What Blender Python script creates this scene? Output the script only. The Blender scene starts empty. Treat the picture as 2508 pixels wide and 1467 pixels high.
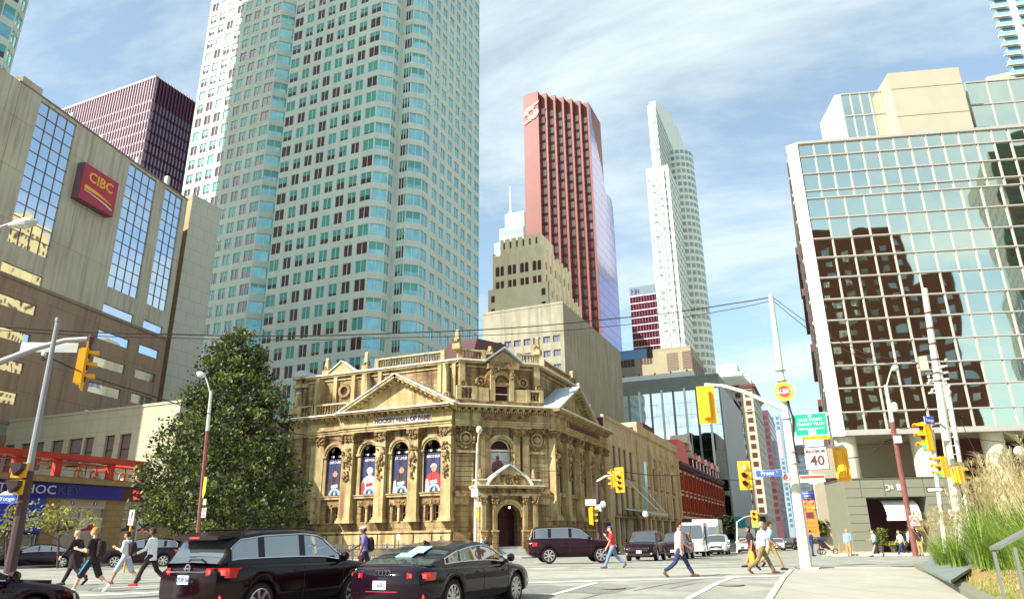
import bpy, bmesh, math, random
from mathutils import Vector, Matrix
random.seed(7)
SC = bpy.context.scene
# ---------------------------------------------------------------- camera
F_PX = 1700.0; PITCH = math.radians(18.87); ROLL = .0135; YAW = math.radians(23.3); CH = 1.4
cam_d = bpy.data.cameras.new('camera'); cam = bpy.data.objects.new('camera', cam_d)
SC.collection.objects.link(cam); SC.camera = cam
cam_d.sensor_width = 36; cam_d.lens = 36 * F_PX / 2508; cam_d.clip_start = .05; cam_d.clip_end = 6000
_r0 = Vector((math.cos(YAW), math.sin(YAW), 0)); _h = Vector((-math.sin(YAW), math.cos(YAW), 0))
_f = _h * math.cos(PITCH) + Vector((0, 0, math.sin(PITCH))); _u0 = _r0.cross(_f)
_r = _r0 * math.cos(ROLL) - _u0 * math.sin(ROLL); _u = _r0 * math.sin(ROLL) + _u0 * math.cos(ROLL)
M = Matrix((( _r.x, _u.x, -_f.x, 0), (_r.y, _u.y, -_f.y, 0), (_r.z, _u.z, -_f.z, CH), (0, 0, 0, 1)))
cam.matrix_world = M
# ---------------------------------------------------------------- light
SUN_AZ = math.radians(216); SUN_EL = math.radians(38)
w = bpy.data.worlds.new('World'); SC.world = w; w.use_nodes = True
nt = w.node_tree; nt.nodes.clear()
N = nt.nodes.new; L = nt.links.new
sky = N('ShaderNodeTexSky'); sky.sky_type = 'NISHITA'; sky.sun_disc = False
sky.sun_elevation = SUN_EL; sky.sun_rotation = SUN_AZ; sky.air_density = 1.0; sky.dust_density = 1.2; sky.ozone_density = 1.5
tc = N('ShaderNodeTexCoord'); sep = N('ShaderNodeSeparateXYZ'); L(tc.outputs['Generated'], sep.inputs[0])
mz = N('ShaderNodeMath'); mz.operation = 'MAXIMUM'; L(sep.outputs[2], mz.inputs[0]); mz.inputs[1].default_value = .04
az_ = N('ShaderNodeMath'); az_.operation = 'ADD'; L(mz.outputs[0], az_.inputs[0]); az_.inputs[1].default_value = .12
dv = N('ShaderNodeVectorMath'); dv.operation = 'DIVIDE'; L(tc.outputs['Generated'], dv.inputs[0])
cmb = N('ShaderNodeCombineXYZ')
for i in range(3): L(az_.outputs[0], cmb.inputs[i])
L(cmb.outputs[0], dv.inputs[1])
mp = N('ShaderNodeMapping'); L(dv.outputs[0], mp.inputs[0])
mp.inputs['Rotation'].default_value = (0, 0, math.radians(-38)); mp.inputs['Scale'].default_value = (.55, .95, .0); mp.inputs['Location'].default_value = (1.3, .55, 0)
n1 = N('ShaderNodeTexNoise'); L(mp.outputs[0], n1.inputs['Vector']); n1.inputs['Scale'].default_value = 1.2; n1.inputs['Detail'].default_value = 9; n1.inputs['Roughness'].default_value = .63; n1.inputs['Distortion'].default_value = .35
r1 = N('ShaderNodeValToRGB'); L(n1.outputs['Fac'], r1.inputs[0])
r1.color_ramp.elements[0].position = .455; r1.color_ramp.elements[0].color = (.22, .22, .22, 1)
r1.color_ramp.elements[1].position = .67; r1.color_ramp.elements[1].color = (1, 1, 1, 1)
mx = N('ShaderNodeMix'); mx.data_type = 'RGBA'; L(r1.outputs[0], mx.inputs[0])
tint = N('ShaderNodeMix'); tint.data_type = 'RGBA'; tint.blend_type = 'MULTIPLY'; tint.inputs[0].default_value = 1
L(sky.outputs[0], tint.inputs[6]); tint.inputs[7].default_value = (1.75, 2.02, 1.95, 1)
L(tint.outputs[2], mx.inputs[6]); mx.inputs[7].default_value = (8.0, 9.0, 8.9, 1)
bg = N('ShaderNodeBackground'); L(mx.outputs[2], bg.inputs[0]); bg.inputs[1].default_value = .066
wo = N('ShaderNodeOutputWorld'); L(bg.outputs[0], wo.inputs[0])
sd = bpy.data.lights.new('sun', 'SUN'); so = bpy.data.objects.new('sun', sd); SC.collection.objects.link(so)
sd.energy = 5; sd.angle = math.radians(.53); sd.color = (1, .95, .84)
sv = Vector((math.sin(SUN_AZ) * math.cos(SUN_EL), math.cos(SUN_AZ) * math.cos(SUN_EL), math.sin(SUN_EL)))
so.rotation_euler = sv.to_track_quat('Z', 'Y').to_euler(); so.location = (-60, -40, 80)
SC.view_settings.view_transform = 'Standard'; SC.view_settings.look = 'None'
SC.view_settings.exposure = .93; SC.view_settings.gamma = 1
SC.render.engine = 'CYCLES'; SC.cycles.max_bounces = 6; SC.cycles.use_denoising = True
# ---------------------------------------------------------------- projection of the photograph's sight lines
def ray(px, py):
    x = (px - 1254) / F_PX; y = -(py - 733) / F_PX
    return _f + _r * x + _u * y
def fwd(x, y): return x * _h.x + y * _h.y
KN = [(0,-.1),(15,-.08),(21,.1),(33,.13),(36,.13),(43,.0),(50,-.12),(87,-.55),(120,-.85),(250,-1.2),(9000,-1.2)]
def gs(s):
    for (a, za), (b, zb) in zip(KN, KN[1:]):
        if s < b: return za + (zb - za) * max(0, s - a) / (b - a)
    return -1.2
def gz(x, y): return gs(fwd(x, y))
def D(px, py, s):
    d = ray(px, py); t = s / fwd(d.x, d.y); return Vector((d.x * t, d.y * t, CH + d.z * t))
def Zp(px, py, z):
    d = ray(px, py); t = (z - CH) / d.z; return Vector((d.x * t, d.y * t, z))
def onx(px, py, x):
    d = ray(px, py); t = x / d.x; return Vector((x, d.y * t, CH + d.z * t))
def G(px, py):
    d = ray(px, py); lo, hi = 1, 4000
    for _ in range(50):
        t = (lo + hi) / 2
        if CH + d.z * t - gz(d.x * t, d.y * t) > 0: lo = t
        else: hi = t
    return Vector((d.x * t, d.y * t, CH + d.z * t))
def scr(p):
    q = Vector(p) - Vector((0, 0, CH)); zc = q.dot(_f)
    if zc < .1: return None
    return 1254 + F_PX * q.dot(_r) / zc, 733 - F_PX * q.dot(_u) / zc
class Face:
    """vertical plane: origin, unit direction t (to the right seen from outside), outward normal n"""
    def __init__(s, a, b):
        s.o = Vector((a[0], a[1], 0)); d = Vector((b[0] - a[0], b[1] - a[1], 0)); s.w = d.length; s.t = d / s.w
        s.n = Vector((s.t.y, -s.t.x, 0))
    def P(s, u, z=0, d=0): return s.o + s.t * u + s.n * d + Vector((0, 0, z))
    def uz(s, px, py, d=0):
        r = ray(px, py); o = s.o + s.n * d; k = (o.x * s.n.x + o.y * s.n.y) / (r.x * s.n.x + r.y * s.n.y)
        p = Vector((r.x * k, r.y * k, CH + r.z * k)); return ((p - o).dot(s.t), p.z)
    def u(s, px, py): return s.uz(px, py)[0]
    def z(s, px, py): return s.uz(px, py)[1]
# ---------------------------------------------------------------- materials
MATS = {}
def mat(name, col, rough=.7, metal=0, var=0, vs=.4, col2=None, bump=0, bs=6, spec=.5, emit=0, stretch=(1,1,1), coat=0, alpha=1, trans=0, ior=1.45, brick=None, wob=0, streak=None):
    if name in MATS: return MATS[name]
    m = bpy.data.materials.new(name); m.use_nodes = True; nt = m.node_tree; b = nt.nodes['Principled BSDF']
    b.inputs['Roughness'].default_value = rough; b.inputs['Metallic'].default_value = metal
    b.inputs['Specular IOR Level'].default_value = spec; b.inputs['IOR'].default_value = ior
    b.inputs['Coat Weight'].default_value = coat; b.inputs['Alpha'].default_value = alpha; b.inputs['Transmission Weight'].default_value = trans
    c = (*col, 1); N = nt.nodes.new; L = nt.links.new; out = None
    if var or col2 or bump or brick or wob or streak:
        g = N('ShaderNodeNewGeometry'); mp = N('ShaderNodeMapping'); L(g.outputs['Position'], mp.inputs[0]); mp.inputs['Scale'].default_value = stretch
    if var or col2:
        n = N('ShaderNodeTexNoise'); n.inputs['Scale'].default_value = vs; n.inputs['Detail'].default_value = 7; n.inputs['Roughness'].default_value = .65; L(mp.outputs[0], n.inputs['Vector'])
        rp = N('ShaderNodeValToRGB'); L(n.outputs['Fac'], rp.inputs[0]); rp.color_ramp.elements[0].position = .34; rp.color_ramp.elements[1].position = .66
        lo = col2 if col2 else tuple(x * (1 - var) for x in col); hi = col if col2 else tuple(min(1, x * (1 + var)) for x in col)
        rp.color_ramp.elements[0].color = (*lo, 1); rp.color_ramp.elements[1].color = (*hi, 1); out = rp.outputs[0]
    if brick:   # (width, height, mortar size, mortar colour, contrast)
        sp = N('ShaderNodeSeparateXYZ'); L(g.outputs['Position'], sp.inputs[0]); ad = N('ShaderNodeMath'); L(sp.outputs[0], ad.inputs[0]); L(sp.outputs[1], ad.inputs[1])
        cb = N('ShaderNodeCombineXYZ'); L(ad.outputs[0], cb.inputs[0]); L(sp.outputs[2], cb.inputs[1])
        bt = N('ShaderNodeTexBrick'); L(cb.outputs[0], bt.inputs['Vector']); bt.inputs['Scale'].default_value = 1
        bt.inputs['Brick Width'].default_value = brick[0]; bt.inputs['Row Height'].default_value = brick[1]; bt.inputs['Mortar Size'].default_value = brick[2]
        bt.inputs['Color1'].default_value = (1, 1, 1, 1); k = brick[4]; bt.inputs['Color2'].default_value = (k, k, k, 1); bt.inputs['Mortar'].default_value = (*brick[3], 1); bt.inputs['Mortar Smooth'].default_value = .2
        mm = N('ShaderNodeMix'); mm.data_type = 'RGBA'; mm.blend_type = 'MULTIPLY'; mm.inputs[0].default_value = 1
        if out: L(out, mm.inputs[6])
        else: mm.inputs[6].default_value = c
        L(bt.outputs[0], mm.inputs[7]); out = mm.outputs[2]
    if streak:  # vertical rain streaks (colour, amount)
        ms = N('ShaderNodeMapping'); L(g.outputs['Position'], ms.inputs[0]); ms.inputs['Scale'].default_value = (1.6, 1.6, .12)
        n4 = N('ShaderNodeTexNoise'); n4.inputs['Scale'].default_value = 1.1; n4.inputs['Detail'].default_value = 6; L(ms.outputs[0], n4.inputs['Vector'])
        r4 = N('ShaderNodeValToRGB'); L(n4.outputs['Fac'], r4.inputs[0]); r4.color_ramp.elements[0].position = .46; r4.color_ramp.elements[0].color = (0, 0, 0, 1); r4.color_ramp.elements[1].position = .7
        r4.color_ramp.elements[1].color = (streak[1],) * 3 + (1,)
        mm = N('ShaderNodeMix'); mm.data_type = 'RGBA'; L(r4.outputs[0], mm.inputs[0])
        if out: L(out, mm.inputs[6])
        else: mm.inputs[6].default_value = c
        mm.inputs[7].default_value = (*streak[0], 1); out = mm.outputs[2]
    if out: L(out, b.inputs['Base Color'])
    else: b.inputs['Base Color'].default_value = c
    if bump or wob:
        n2 = N('ShaderNodeTexNoise'); n2.inputs['Scale'].default_value = bs; n2.inputs['Detail'].default_value = 1 if wob else 4; L(g.outputs['Position'], n2.inputs['Vector'])
        bp = N('ShaderNodeBump'); bp.inputs['Strength'].default_value = wob or bump; bp.inputs['Distance'].default_value = .3 if wob else .05
        L(n2.outputs['Fac'], bp.inputs['Height']); L(bp.outputs[0], b.inputs['Normal'])
    if emit: b.inputs['Emission Color'].default_value = c; b.inputs['Emission Strength'].default_value = emit
    MATS[name] = m; return m
# ---------------------------------------------------------------- mesh builder
class MB:
    def __init__(s): s.v = []; s.f = []; s.m = []
    def add(s, vs, fs, mt):
        b = len(s.v); s.v += [Vector(x) for x in vs]
        for q in fs: s.f.append([b + i for i in q]); s.m.append(mt)
    def quad(s, a, b, c, d, mt): s.add([a, b, c, d], [(0, 1, 2, 3)], mt)
    def hexa(s, p, mt): s.add(p, [(0,3,2,1),(4,5,6,7),(0,1,5,4),(1,2,6,5),(2,3,7,6),(3,0,4,7)], mt)
    def box(s, x0, x1, y0, y1, z0, z1, mt):
        s.hexa([(x0,y0,z0),(x1,y0,z0),(x1,y1,z0),(x0,y1,z0),(x0,y0,z1),(x1,y0,z1),(x1,y1,z1),(x0,y1,z1)], mt)
    def fb(s, F, u0, u1, z0, z1, d0, d1, mt):
        s.hexa([F.P(u0,z0,d1),F.P(u1,z0,d1),F.P(u1,z0,d0),F.P(u0,z0,d0),F.P(u0,z1,d1),F.P(u1,z1,d1),F.P(u1,z1,d0),F.P(u0,z1,d0)], mt)
    def fprism(s, F, pts, d0, d1, mt, smt=None):
        n = len(pts); vs = [F.P(u, z, d1) for u, z in pts] + [F.P(u, z, d0) for u, z in pts]
        s.add(vs, [tuple(range(n))], mt); s.add(vs, [tuple(range(2*n-1, n-1, -1))], mt)
        s.add(vs, [(i, i + n, (i+1) % n + n, (i+1) % n) for i in range(n)], smt or mt)
    def beam(s, a, b, w_, h_, mt):
        a = Vector(a); b = Vector(b); d = (b - a).normalized(); r = d.cross(Vector((0,0,1)))
        if r.length < .01: r = Vector((1,0,0))
        r.normalize(); u = r.cross(d); r = r * w_ / 2; u = u * h_ / 2
        s.hexa([a-r-u, a+r-u, b+r-u, b-r-u, a-r+u, a+r+u, b+r+u, b-r+u], mt)
    def tube(s, pts, rad, mt, seg=8, cap=True):
        pts = [Vector(p) for p in pts]; n = len(pts); rad = rad if isinstance(rad, (list, tuple)) else [rad] * n
        vs = []; pr = None
        for i, p in enumerate(pts):
            d = (pts[min(i+1, n-1)] - pts[max(i-1, 0)]).normalized()
            r = d.cross(Vector((0,0,1))) if pr is None else pr - d * pr.dot(d)
            if r.length < .02: r = d.cross(Vector((0,1,0)))
            r.normalize(); pr = r; q = d.cross(r)
            for k in range(seg):
                a = 2 * math.pi * k / seg; vs.append(p + (r * math.cos(a) + q * math.sin(a)) * rad[i])
        fs = [(i*seg+k, i*seg+(k+1) % seg, (i+1)*seg+(k+1) % seg, (i+1)*seg+k) for i in range(n-1) for k in range(seg)]
        if cap: fs += [tuple(range(seg-1, -1, -1)), tuple(range((n-1)*seg, n*seg))]
        s.add(vs, fs, mt)
    def lathe(s, c, prof, mt, seg=12, ax=None, sx=1, sy=1):
        c = Vector(c); A = ax.normalized() if ax else Vector((0,0,1))
        r = A.orthogonal().normalized() if ax else Vector((1,0,0)); q = A.cross(r)
        vs = [c + A * z + r * rr * sx * math.cos(2*math.pi*k/seg) + q * rr * sy * math.sin(2*math.pi*k/seg) for rr, z in prof for k in range(seg)]
        n = len(prof); fs = [(i*seg+k, i*seg+(k+1) % seg, (i+1)*seg+(k+1) % seg, (i+1)*seg+k) for i in range(n-1) for k in range(seg)]
        fs += [tuple(range(seg-1, -1, -1)), tuple(range((n-1)*seg, n*seg))]
        s.add(vs, fs, mt)
    def farc(s, F, uc, zc, r0, r1, a0, a1, d0, d1, mt, seg=12):
        for k in range(seg):
            b0 = math.radians(a0 + (a1 - a0) * k / seg); b1 = math.radians(a0 + (a1 - a0) * (k+1) / seg)
            p = [(uc+r0*math.cos(b0), zc+r0*math.sin(b0)), (uc+r1*math.cos(b0), zc+r1*math.sin(b0)), (uc+r1*math.cos(b1), zc+r1*math.sin(b1)), (uc+r0*math.cos(b1), zc+r0*math.sin(b1))]
            s.fprism(F, p, d0, d1, mt)
    def ball(s, c, r, mt, seg=8, sz=1):
        s.lathe(c, [(r*math.sin(math.pi*i/6), -r*sz*math.cos(math.pi*i/6)) for i in range(7)], mt, seg)
    def merge(s, o):
        b = len(s.v); s.v += o.v; s.f += [[b + i for i in q] for q in o.f]; s.m += o.m
    def build(s, name, parent=None, smooth=False, org=None, recalc=False, mods=None):
        me = bpy.data.meshes.new(name); o0 = Vector(org) if org is not None else (parent_org(parent) if parent else Vector((0,0,0)))
        me.from_pydata([tuple(x - o0) for x in s.v], [], s.f)
        names = []; 
        for x in s.m:
            if x not in names: names.append(x)
        for x in names: me.materials.append(MATS[x])
        idx = {x: i for i, x in enumerate(names)}
        me.polygons.foreach_set('material_index', [idx[x] for x in s.m])
        if recalc:
            bm = bmesh.new(); bm.from_mesh(me); bmesh.ops.recalc_face_normals(bm, faces=bm.faces); bm.to_mesh(me); bm.free()
        if smooth: me.shade_smooth()
        me.update(); ob = bpy.data.objects.new(name, me); SC.collection.objects.link(ob)
        if parent: ob.parent = parent
        else: ob.location = o0
        return ob
def parent_org(p):
    o = Vector((0,0,0))
    while p is not None: o += p.location; p = p.parent
    return o
def thing(name, label, cat, loc=(0,0,0), group=None, rz=0):
    o = bpy.data.objects.new(name, None); SC.collection.objects.link(o); o.location = loc; o.rotation_euler = (0,0,rz); o.empty_display_size = .3
    o['label'] = label; o['category'] = cat
    if group: o['group'] = group
    return o
def tag(o, label, cat, group=None):
    o['label'] = label; o['category'] = cat
    if group: o['group'] = group
    return o
def struct(o, kind='structure'): o['kind'] = kind; return o
def dup(root, loc, rz=None, label=None, group=None):
    r = root.copy(); SC.collection.objects.link(r); r.location = loc
    if rz is not None: r.rotation_euler = (0,0,rz)
    if label: r['label'] = label
    if group: r['group'] = group
    def rec(a, b):
        for ch in list(a.children):
            c = ch.copy(); SC.collection.objects.link(c); c.parent = b; rec(ch, c)
    rec(root, r); return r
def text(body, size, mt, name, parent, loc, xdir, zdir=(0,0,1), ext=.01, align='CENTER', sx=1, serif=False, bold=0):
    cu = bpy.data.curves.new(name, 'FONT'); cu.body = body; cu.size = size; cu.extrude = ext; cu.align_x = align; cu.align_y = 'CENTER'; cu.offset = bold; cu.resolution_u = 2
    cu.materials.append(MATS[mt]); o = bpy.data.objects.new(name, cu)
    SC.collection.objects.link(o); X = Vector(xdir).normalized(); Zv = Vector(zdir).normalized(); Yv = X.cross(Zv)  # facing = -Yv
    R = Matrix((X, Zv, X.cross(Zv))).transposed().to_4x4()
    dg = bpy.context.evaluated_depsgraph_get(); dg.update()
    me = bpy.data.meshes.new_from_object(o.evaluated_get(dg)); bpy.data.objects.remove(o)
    me.transform(Matrix.Scale(sx, 4, (1,0,0)))
    o0 = parent_org(parent) if parent else Vector((0,0,0))
    me.transform(Matrix.Translation(Vector(loc) - o0) @ R); me.name = name
    ob = bpy.data.objects.new(name, me); SC.collection.objects.link(ob)
    if parent: ob.parent = parent
    return ob
# ---------------------------------------------------------------- facades
class Wins:
    """windows of one building: the hundred that show largest are parts, the rest one part"""
    def __init__(s, name='window'): s.l = []; s.name = name
    def add(s, mb): s.l.append(mb)
    def build(s, parent):
        def area(mb):
            q = [scr(p) for p in (mb.v[0], mb.v[len(mb.v)//2], mb.v[-1], mb.v[6 % len(mb.v)])]
            if None in q: return 0
            xs = [a[0] for a in q]; ys = [a[1] for a in q]
            if max(xs) < 0 or min(xs) > 2508 or max(ys) < 0 or min(ys) > 1467: return 0
            return (max(xs) - min(xs) + 1) * (max(ys) - min(ys) + 1)
        l = sorted(s.l, key=area, reverse=True); n = 100 if len(l) > 100 else len(l)
        for mb in l[:n]:
            c = sum(mb.v, Vector()) / len(mb.v); o = mb.build(s.name, parent)
        if len(l) > n:
            r = MB()
            for mb in l[n:]: r.merge(mb)
            struct(r.build(s.name, parent), 'stuff')
def grid(mb, F, us, zs, cell, mt, dep=.25, rv=None):
    """wall with openings; cell(i,j)->True for a hole"""
    rv = rv or mt
    for j in range(len(zs) - 1):
        run = None
        for i in range(len(us)):
            hole = i < len(us) - 1 and cell(i, j)
            if (hole or i == len(us) - 1):
                if run is not None and us[i] > us[run]: mb.quad(F.P(us[run], zs[j]), F.P(us[i], zs[j]), F.P(us[i], zs[j+1]), F.P(us[run], zs[j+1]), mt)
                run = None
            elif run is None: run = i
            if hole:
                a, b, c, d = us[i], us[i+1], zs[j], zs[j+1]
                mb.quad(F.P(a,c), F.P(a,c,-dep), F.P(b,c,-dep), F.P(b,c), rv); mb.quad(F.P(a,d), F.P(b,d), F.P(b,d,-dep), F.P(a,d,-dep), rv)
                mb.quad(F.P(a,c), F.P(a,d), F.P(a,d,-dep), F.P(a,c,-dep), rv); mb.quad(F.P(b,c), F.P(b,c,-dep), F.P(b,d,-dep), F.P(b,d), rv)
def window(F, u0, u1, z0, z1, d, glass, frame, nx=1, nz=1, fw=.07, blind=None, bfrac=0, proud=.04):
    mb = MB(); 
    mb.quad(F.P(u0,z0,d), F.P(u1,z0,d), F.P(u1,z1,d), F.P(u0,z1,d), glass)
    if blind and bfrac > 0: mb.quad(F.P(u0,z1-(z1-z0)*bfrac,d+.006), F.P(u1,z1-(z1-z0)*bfrac,d+.006), F.P(u1,z1,d+.006), F.P(u0,z1,d+.006), blind)
    if frame:
        for i in range(nx + 1):
            c = u0 + (u1 - u0) * i / nx; a = max(u0, c - fw/2) if i else u0; b = min(u1, c + fw/2) if i < nx else u1
            if i == 0: b = u0 + fw/1.4
            if i == nx: a = u1 - fw/1.4
            mb.fb(F, a, b, z0, z1, d + .008, d + proud, frame)
        for j in range(nz + 1):
            c = z0 + (z1 - z0) * j / nz; a = c - fw/2; b = c + fw/2
            if j == 0: a, b = z0, z0 + fw/1.4
            if j == nz: a, b = z1 - fw/1.4, z1
            mb.fb(F, u0 + fw/1.4, u1 - fw/1.4, a, b, d + .008, d + proud - .002, frame)
    return mb
def linspan(a, b, n): return [a + (b - a) * i / n for i in range(n + 1)]
# ================================================================ palette
mat('asphalt', (.27,.27,.225), .85, var=.3, vs=.6, bump=.25, bs=30, streak=None)
mat('concrete_walk', (.37,.345,.285), .85, var=.09, vs=.6, bump=.15, bs=25, brick=(1.9, 1.9, .018, (.38,.36,.33), .93))
mat('walk', (.42,.39,.32), .85, var=.1, vs=.7, bump=.15, bs=25)
mat('kerb', (.45,.43,.38), .85, var=.12, vs=1.2)
mat('paint', (.78,.77,.70), .7, var=.12, vs=2.2)
mat('tw_conc', (.60,.64,.55), .75, var=.07, vs=.15, brick=(3.14, 3.92, .035, (.72,.70,.68), .97))
mat('tw_glass', (.06,.006,.014), .06, spec=1, ior=1.55, wob=.12, bs=.35)
mat('tw_blind', (.06,.33,.28), .25, spec=1, ior=1.5, var=.18, vs=.12)
mat('tw_sky_glass', (.25,.52,.55), .05, metal=.55, var=.2, vs=.3, wob=.14, bs=.4)  # same glass on turned faces; its sky reflection is put into the colour
mat('tw_frame', (.66,.80,.76), .5)
mat('dark_glass', (.045,.006,.012), .05, spec=1, ior=2.2, wob=.1, bs=.5)
mat('mirror_blue', (.62,.68,.74), .02, metal=1, wob=.10, bs=.22)
mat('mirror_green', (.80,.84,.66), .02, metal=1, wob=.045, bs=.3)
mat('roof_grey', (.22,.2,.17), .9, var=.2, vs=.5)
mat('black_metal', (.035,.012,.014), .45)
mat('steel', (.50,.51,.48), .4, metal=.5)
mat('white_paint', (.78,.78,.74), .5)

def prism(mb, pts, z0, z1, mt, top=None):
    n = len(pts); vs = [(x, y, z0) for x, y in pts] + [(x, y, z1) for x, y in pts]
    mb.add(vs, [(i, (i+1) % n, (i+1) % n + n, i + n) for i in range(n)], mt); mb.add(vs, [tuple(range(n, 2*n))], top or mt)

# ================================================================ ground
sx_ = [-900, -400, -200, -100, -60, -30, 0, 30, 60, 100, 200, 400, 900]
ss_ = [-120, -40, 0, 4, 8, 12, 15, 18, 21, 25, 29, 33, 36, 40, 43, 46, 50, 60, 70, 80, 87, 100, 120, 160, 200, 250, 500, 1500, 4000]
g = MB()
V_ = [(_r0 * a * (1 if b < 600 else 3) + _h * b) + Vector((0,0,gs(b))) for b in ss_ for a in sx_]
nn = len(sx_)
g.add(V_, [(j*nn+i, j*nn+i+1, (j+1)*nn+i+1, (j+1)*nn+i) for j in range(len(ss_)-1) for i in range(nn-1)], 'asphalt')
struct(g.build('road', smooth=True))
def sheet(mb, x0, x1, y0, y1, dz, mt, step=1.0):
    nx = max(1, int(abs(x1-x0)/step)); ny = max(1, int(abs(y1-y0)/step))
    vs = [(x0+(x1-x0)*i/nx, y0+(y1-y0)*j/ny) for j in range(ny+1) for i in range(nx+1)]
    mb.add([(x, y, gz(x, y)+dz) for x, y in vs], [(j*(nx+1)+i, j*(nx+1)+i+1, (j+1)*(nx+1)+i+1, (j+1)*(nx+1)+i) for j in range(ny) for i in range(nx)], mt)
def strip(mb, a, b, wd, dz, mt, step=1.0):
    a = Vector(a[:2]); b = Vector(b[:2]); d = b - a; n = max(1, int(d.length/step)); q = Vector((-d.y, d.x)).normalized() * wd / 2
    vs = []
    for i in range(n+1):
        p = a + d*i/n
        for k in (-1, 1): r = p + q*k; vs.append((r.x, r.y, gz(r.x, r.y)+dz))
    mb.add(vs, [(2*i, 2*i+1, 2*i+3, 2*i+2) for i in range(n)], mt)
def kerb(mb, a, b, h=.13, wd=.16):
    a = Vector(a[:2]); b = Vector(b[:2]); d = b - a; n = max(1, int(d.length)); q = Vector((-d.y, d.x)).normalized() * wd / 2
    for i in range(n):
        p0 = a + d*i/n; p1 = a + d*(i+1)/n; z0 = gz(*p0); z1 = gz(*p1)
        mb.hexa([(p0.x-q.x,p0.y-q.y,z0-.1),(p0.x+q.x,p0.y+q.y,z0-.1),(p1.x+q.x,p1.y+q.y,z1-.1),(p1.x-q.x,p1.y-q.y,z1-.1),
                 (p0.x-q.x,p0.y-q.y,z0+h),(p0.x+q.x,p0.y+q.y,z0+h),(p1.x+q.x,p1.y+q.y,z1+h),(p1.x-q.x,p1.y-q.y,z1+h)], 'kerb')
# near pavement (camera stands on it), far pavements
p = MB(); sheet(p, -1.34, 14, -12, 28.8, .11, 'concrete_walk'); kerb(p, (-1.42, -12), (-1.42, 28.8)); kerb(p, (-1.4, 28.88), (14, 28.88)); struct(p.build('sidewalk'))
p = MB(); sheet(p, -.6, 60, 56.2, 60, .11, 'walk', 1.5); sheet(p, -.6, 3.5, 60, 300, .11, 'walk', 3); kerb(p, (-.7, 56), (-.7, 300)); kerb(p, (-.7, 56.1), (60, 56.1)); struct(p.build('sidewalk'))
p = MB(); sheet(p, -27.6, -19.9, 60.2, 260, .11, 'walk', 3); sheet(p, -50, -28, 51.6, 60.2, .11, 'walk', 2); sheet(p, -28, -23, 54.6, 60.2, .11, 'walk', 1)
kerb(p, (-19.9, 60.2), (-19.9, 260)); kerb(p, (-50, 51.5), (-28, 51.5)); kerb(p, (-28, 51.5), (-23, 54.6)); kerb(p, (-23, 54.6), (-19.9, 60.2)); struct(p.build('sidewalk'))
p = MB(); sheet(p, -52, -46.2, 4, 50, .11, 'walk', 2); kerb(p, (-46.1, 4), (-46.1, 50)); struct(p.build('sidewalk'))
for k, (x, y) in enumerate(((1500,1440),(1230,1400),(1790,1432))):
    q = G(x, y); mh = MB(); mh.lathe((q.x,q.y,q.z+.013), [(.36,0),(.36,.012),(.30,.012),(.29,.006)], 'tar2' if 0 else 'roof_grey', 20); o = mh.build('manhole_cover', None, org=q); tag(o, ['round iron manhole cover between the lane line and the crossing', 'round iron manhole cover near the nose of the dark saloon', 'round iron manhole cover close to the near kerb'][k], 'manhole cover', 'manhole covers')
# painted markings
m_ = MB()
def pst(a, b, wd): strip(m_, G(*a), G(*b), wd, .012, 'paint', .6)
pst((1272,1427), (1925,1409), .42); pst((1000,1396), (1950,1383), .16); pst((1350,1457), (1462,1427), .14); pst((1684,1466), (1792,1414), .15)
pst((1588,1382), (1664,1382), .2); pst((1740,1380), (1806,1380), .2); pst((1310,1377), (1332,1375), .2); pst((640,1440), (20,1466), .3)
pst((100,1424), (700,1410), .16); pst((60,1402), (400,1396), .14); pst((420,1432), (240,1440), .2); pst((1960,1367), (1985,1382), .12); pst((1300,1391), (1500,1390), .12); pst((1560,1396), (1880,1390), .12)
pst((2120,1371),(2200,1376), .1)
struct(m_.build('road_markings'))
m_ = MB(); mat('tar', (.16,.17,.15), .8, var=.1, vs=2)
m_.add([tuple(G(*q)+Vector((0,0,.012))) for q in ((1889,1467),(1946,1467),(1966,1414),(1931,1414))], [(0,1,2,3)], 'tar')
for a, b in (((1420,1467),(1520,1440)), ((1330,1404),(1900,1396)), ((1550,1446),(1780,1408)), ((700,1404),(1150,1400))): strip(m_, G(*a), G(*b), .05, .008, 'tar', .5)
mat('patch_dark', (.19,.19,.165), .85, var=.15, vs=1.5); mat('patch_pale', (.34,.335,.28), .85, var=.12, vs=1.2)
for mt_, pts in (('patch_dark', ((1010,1446),(1500,1452),(1560,1437),(1090,1430))), ('patch_pale', ((1290,1418),(1930,1402),(1925,1389),(1280,1399))), ('patch_dark', ((60,1440),(300,1448),(340,1436),(120,1426))), ('patch_pale', ((560,1398),(1280,1393),(1260,1386),(620,1390))), ('patch_dark', ((1600,1372),(1820,1371),(1810,1366),(1640,1367)))):
    q_ = [G(*a) for a in pts]; n_ = 14; vs = []
    for j in range(3):
        for i in range(n_+1):
            a = q_[0].lerp(q_[1], i/n_); b = q_[3].lerp(q_[2], i/n_); p_ = a.lerp(b, j/2); k_ = .10*math.sin(i*2.3+j*1.7) if 0 < i < n_ else 0; vs.append((p_.x+k_, p_.y+k_, gz(p_.x+k_, p_.y+k_)+.006))
    m_.add(vs, [(j*(n_+1)+i, j*(n_+1)+i+1, (j+1)*(n_+1)+i+1, (j+1)*(n_+1)+i) for j in range(2) for i in range(n_)], mt_)
for (a, b) in (((1310,1450),(1250,1420)), ((1250,1420),(1330,1408)), ((1640,1440),(1720,1425)), ((1720,1425),(1860,1421)), ((120,1415),(420,1421)), ((1400,1388),(1700,1376)), ((950,1402),(1180,1412))): strip(m_, G(*a), G(*b), .035, .009, 'tar', .4)
struct(m_.build('asphalt_patch'))

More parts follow.
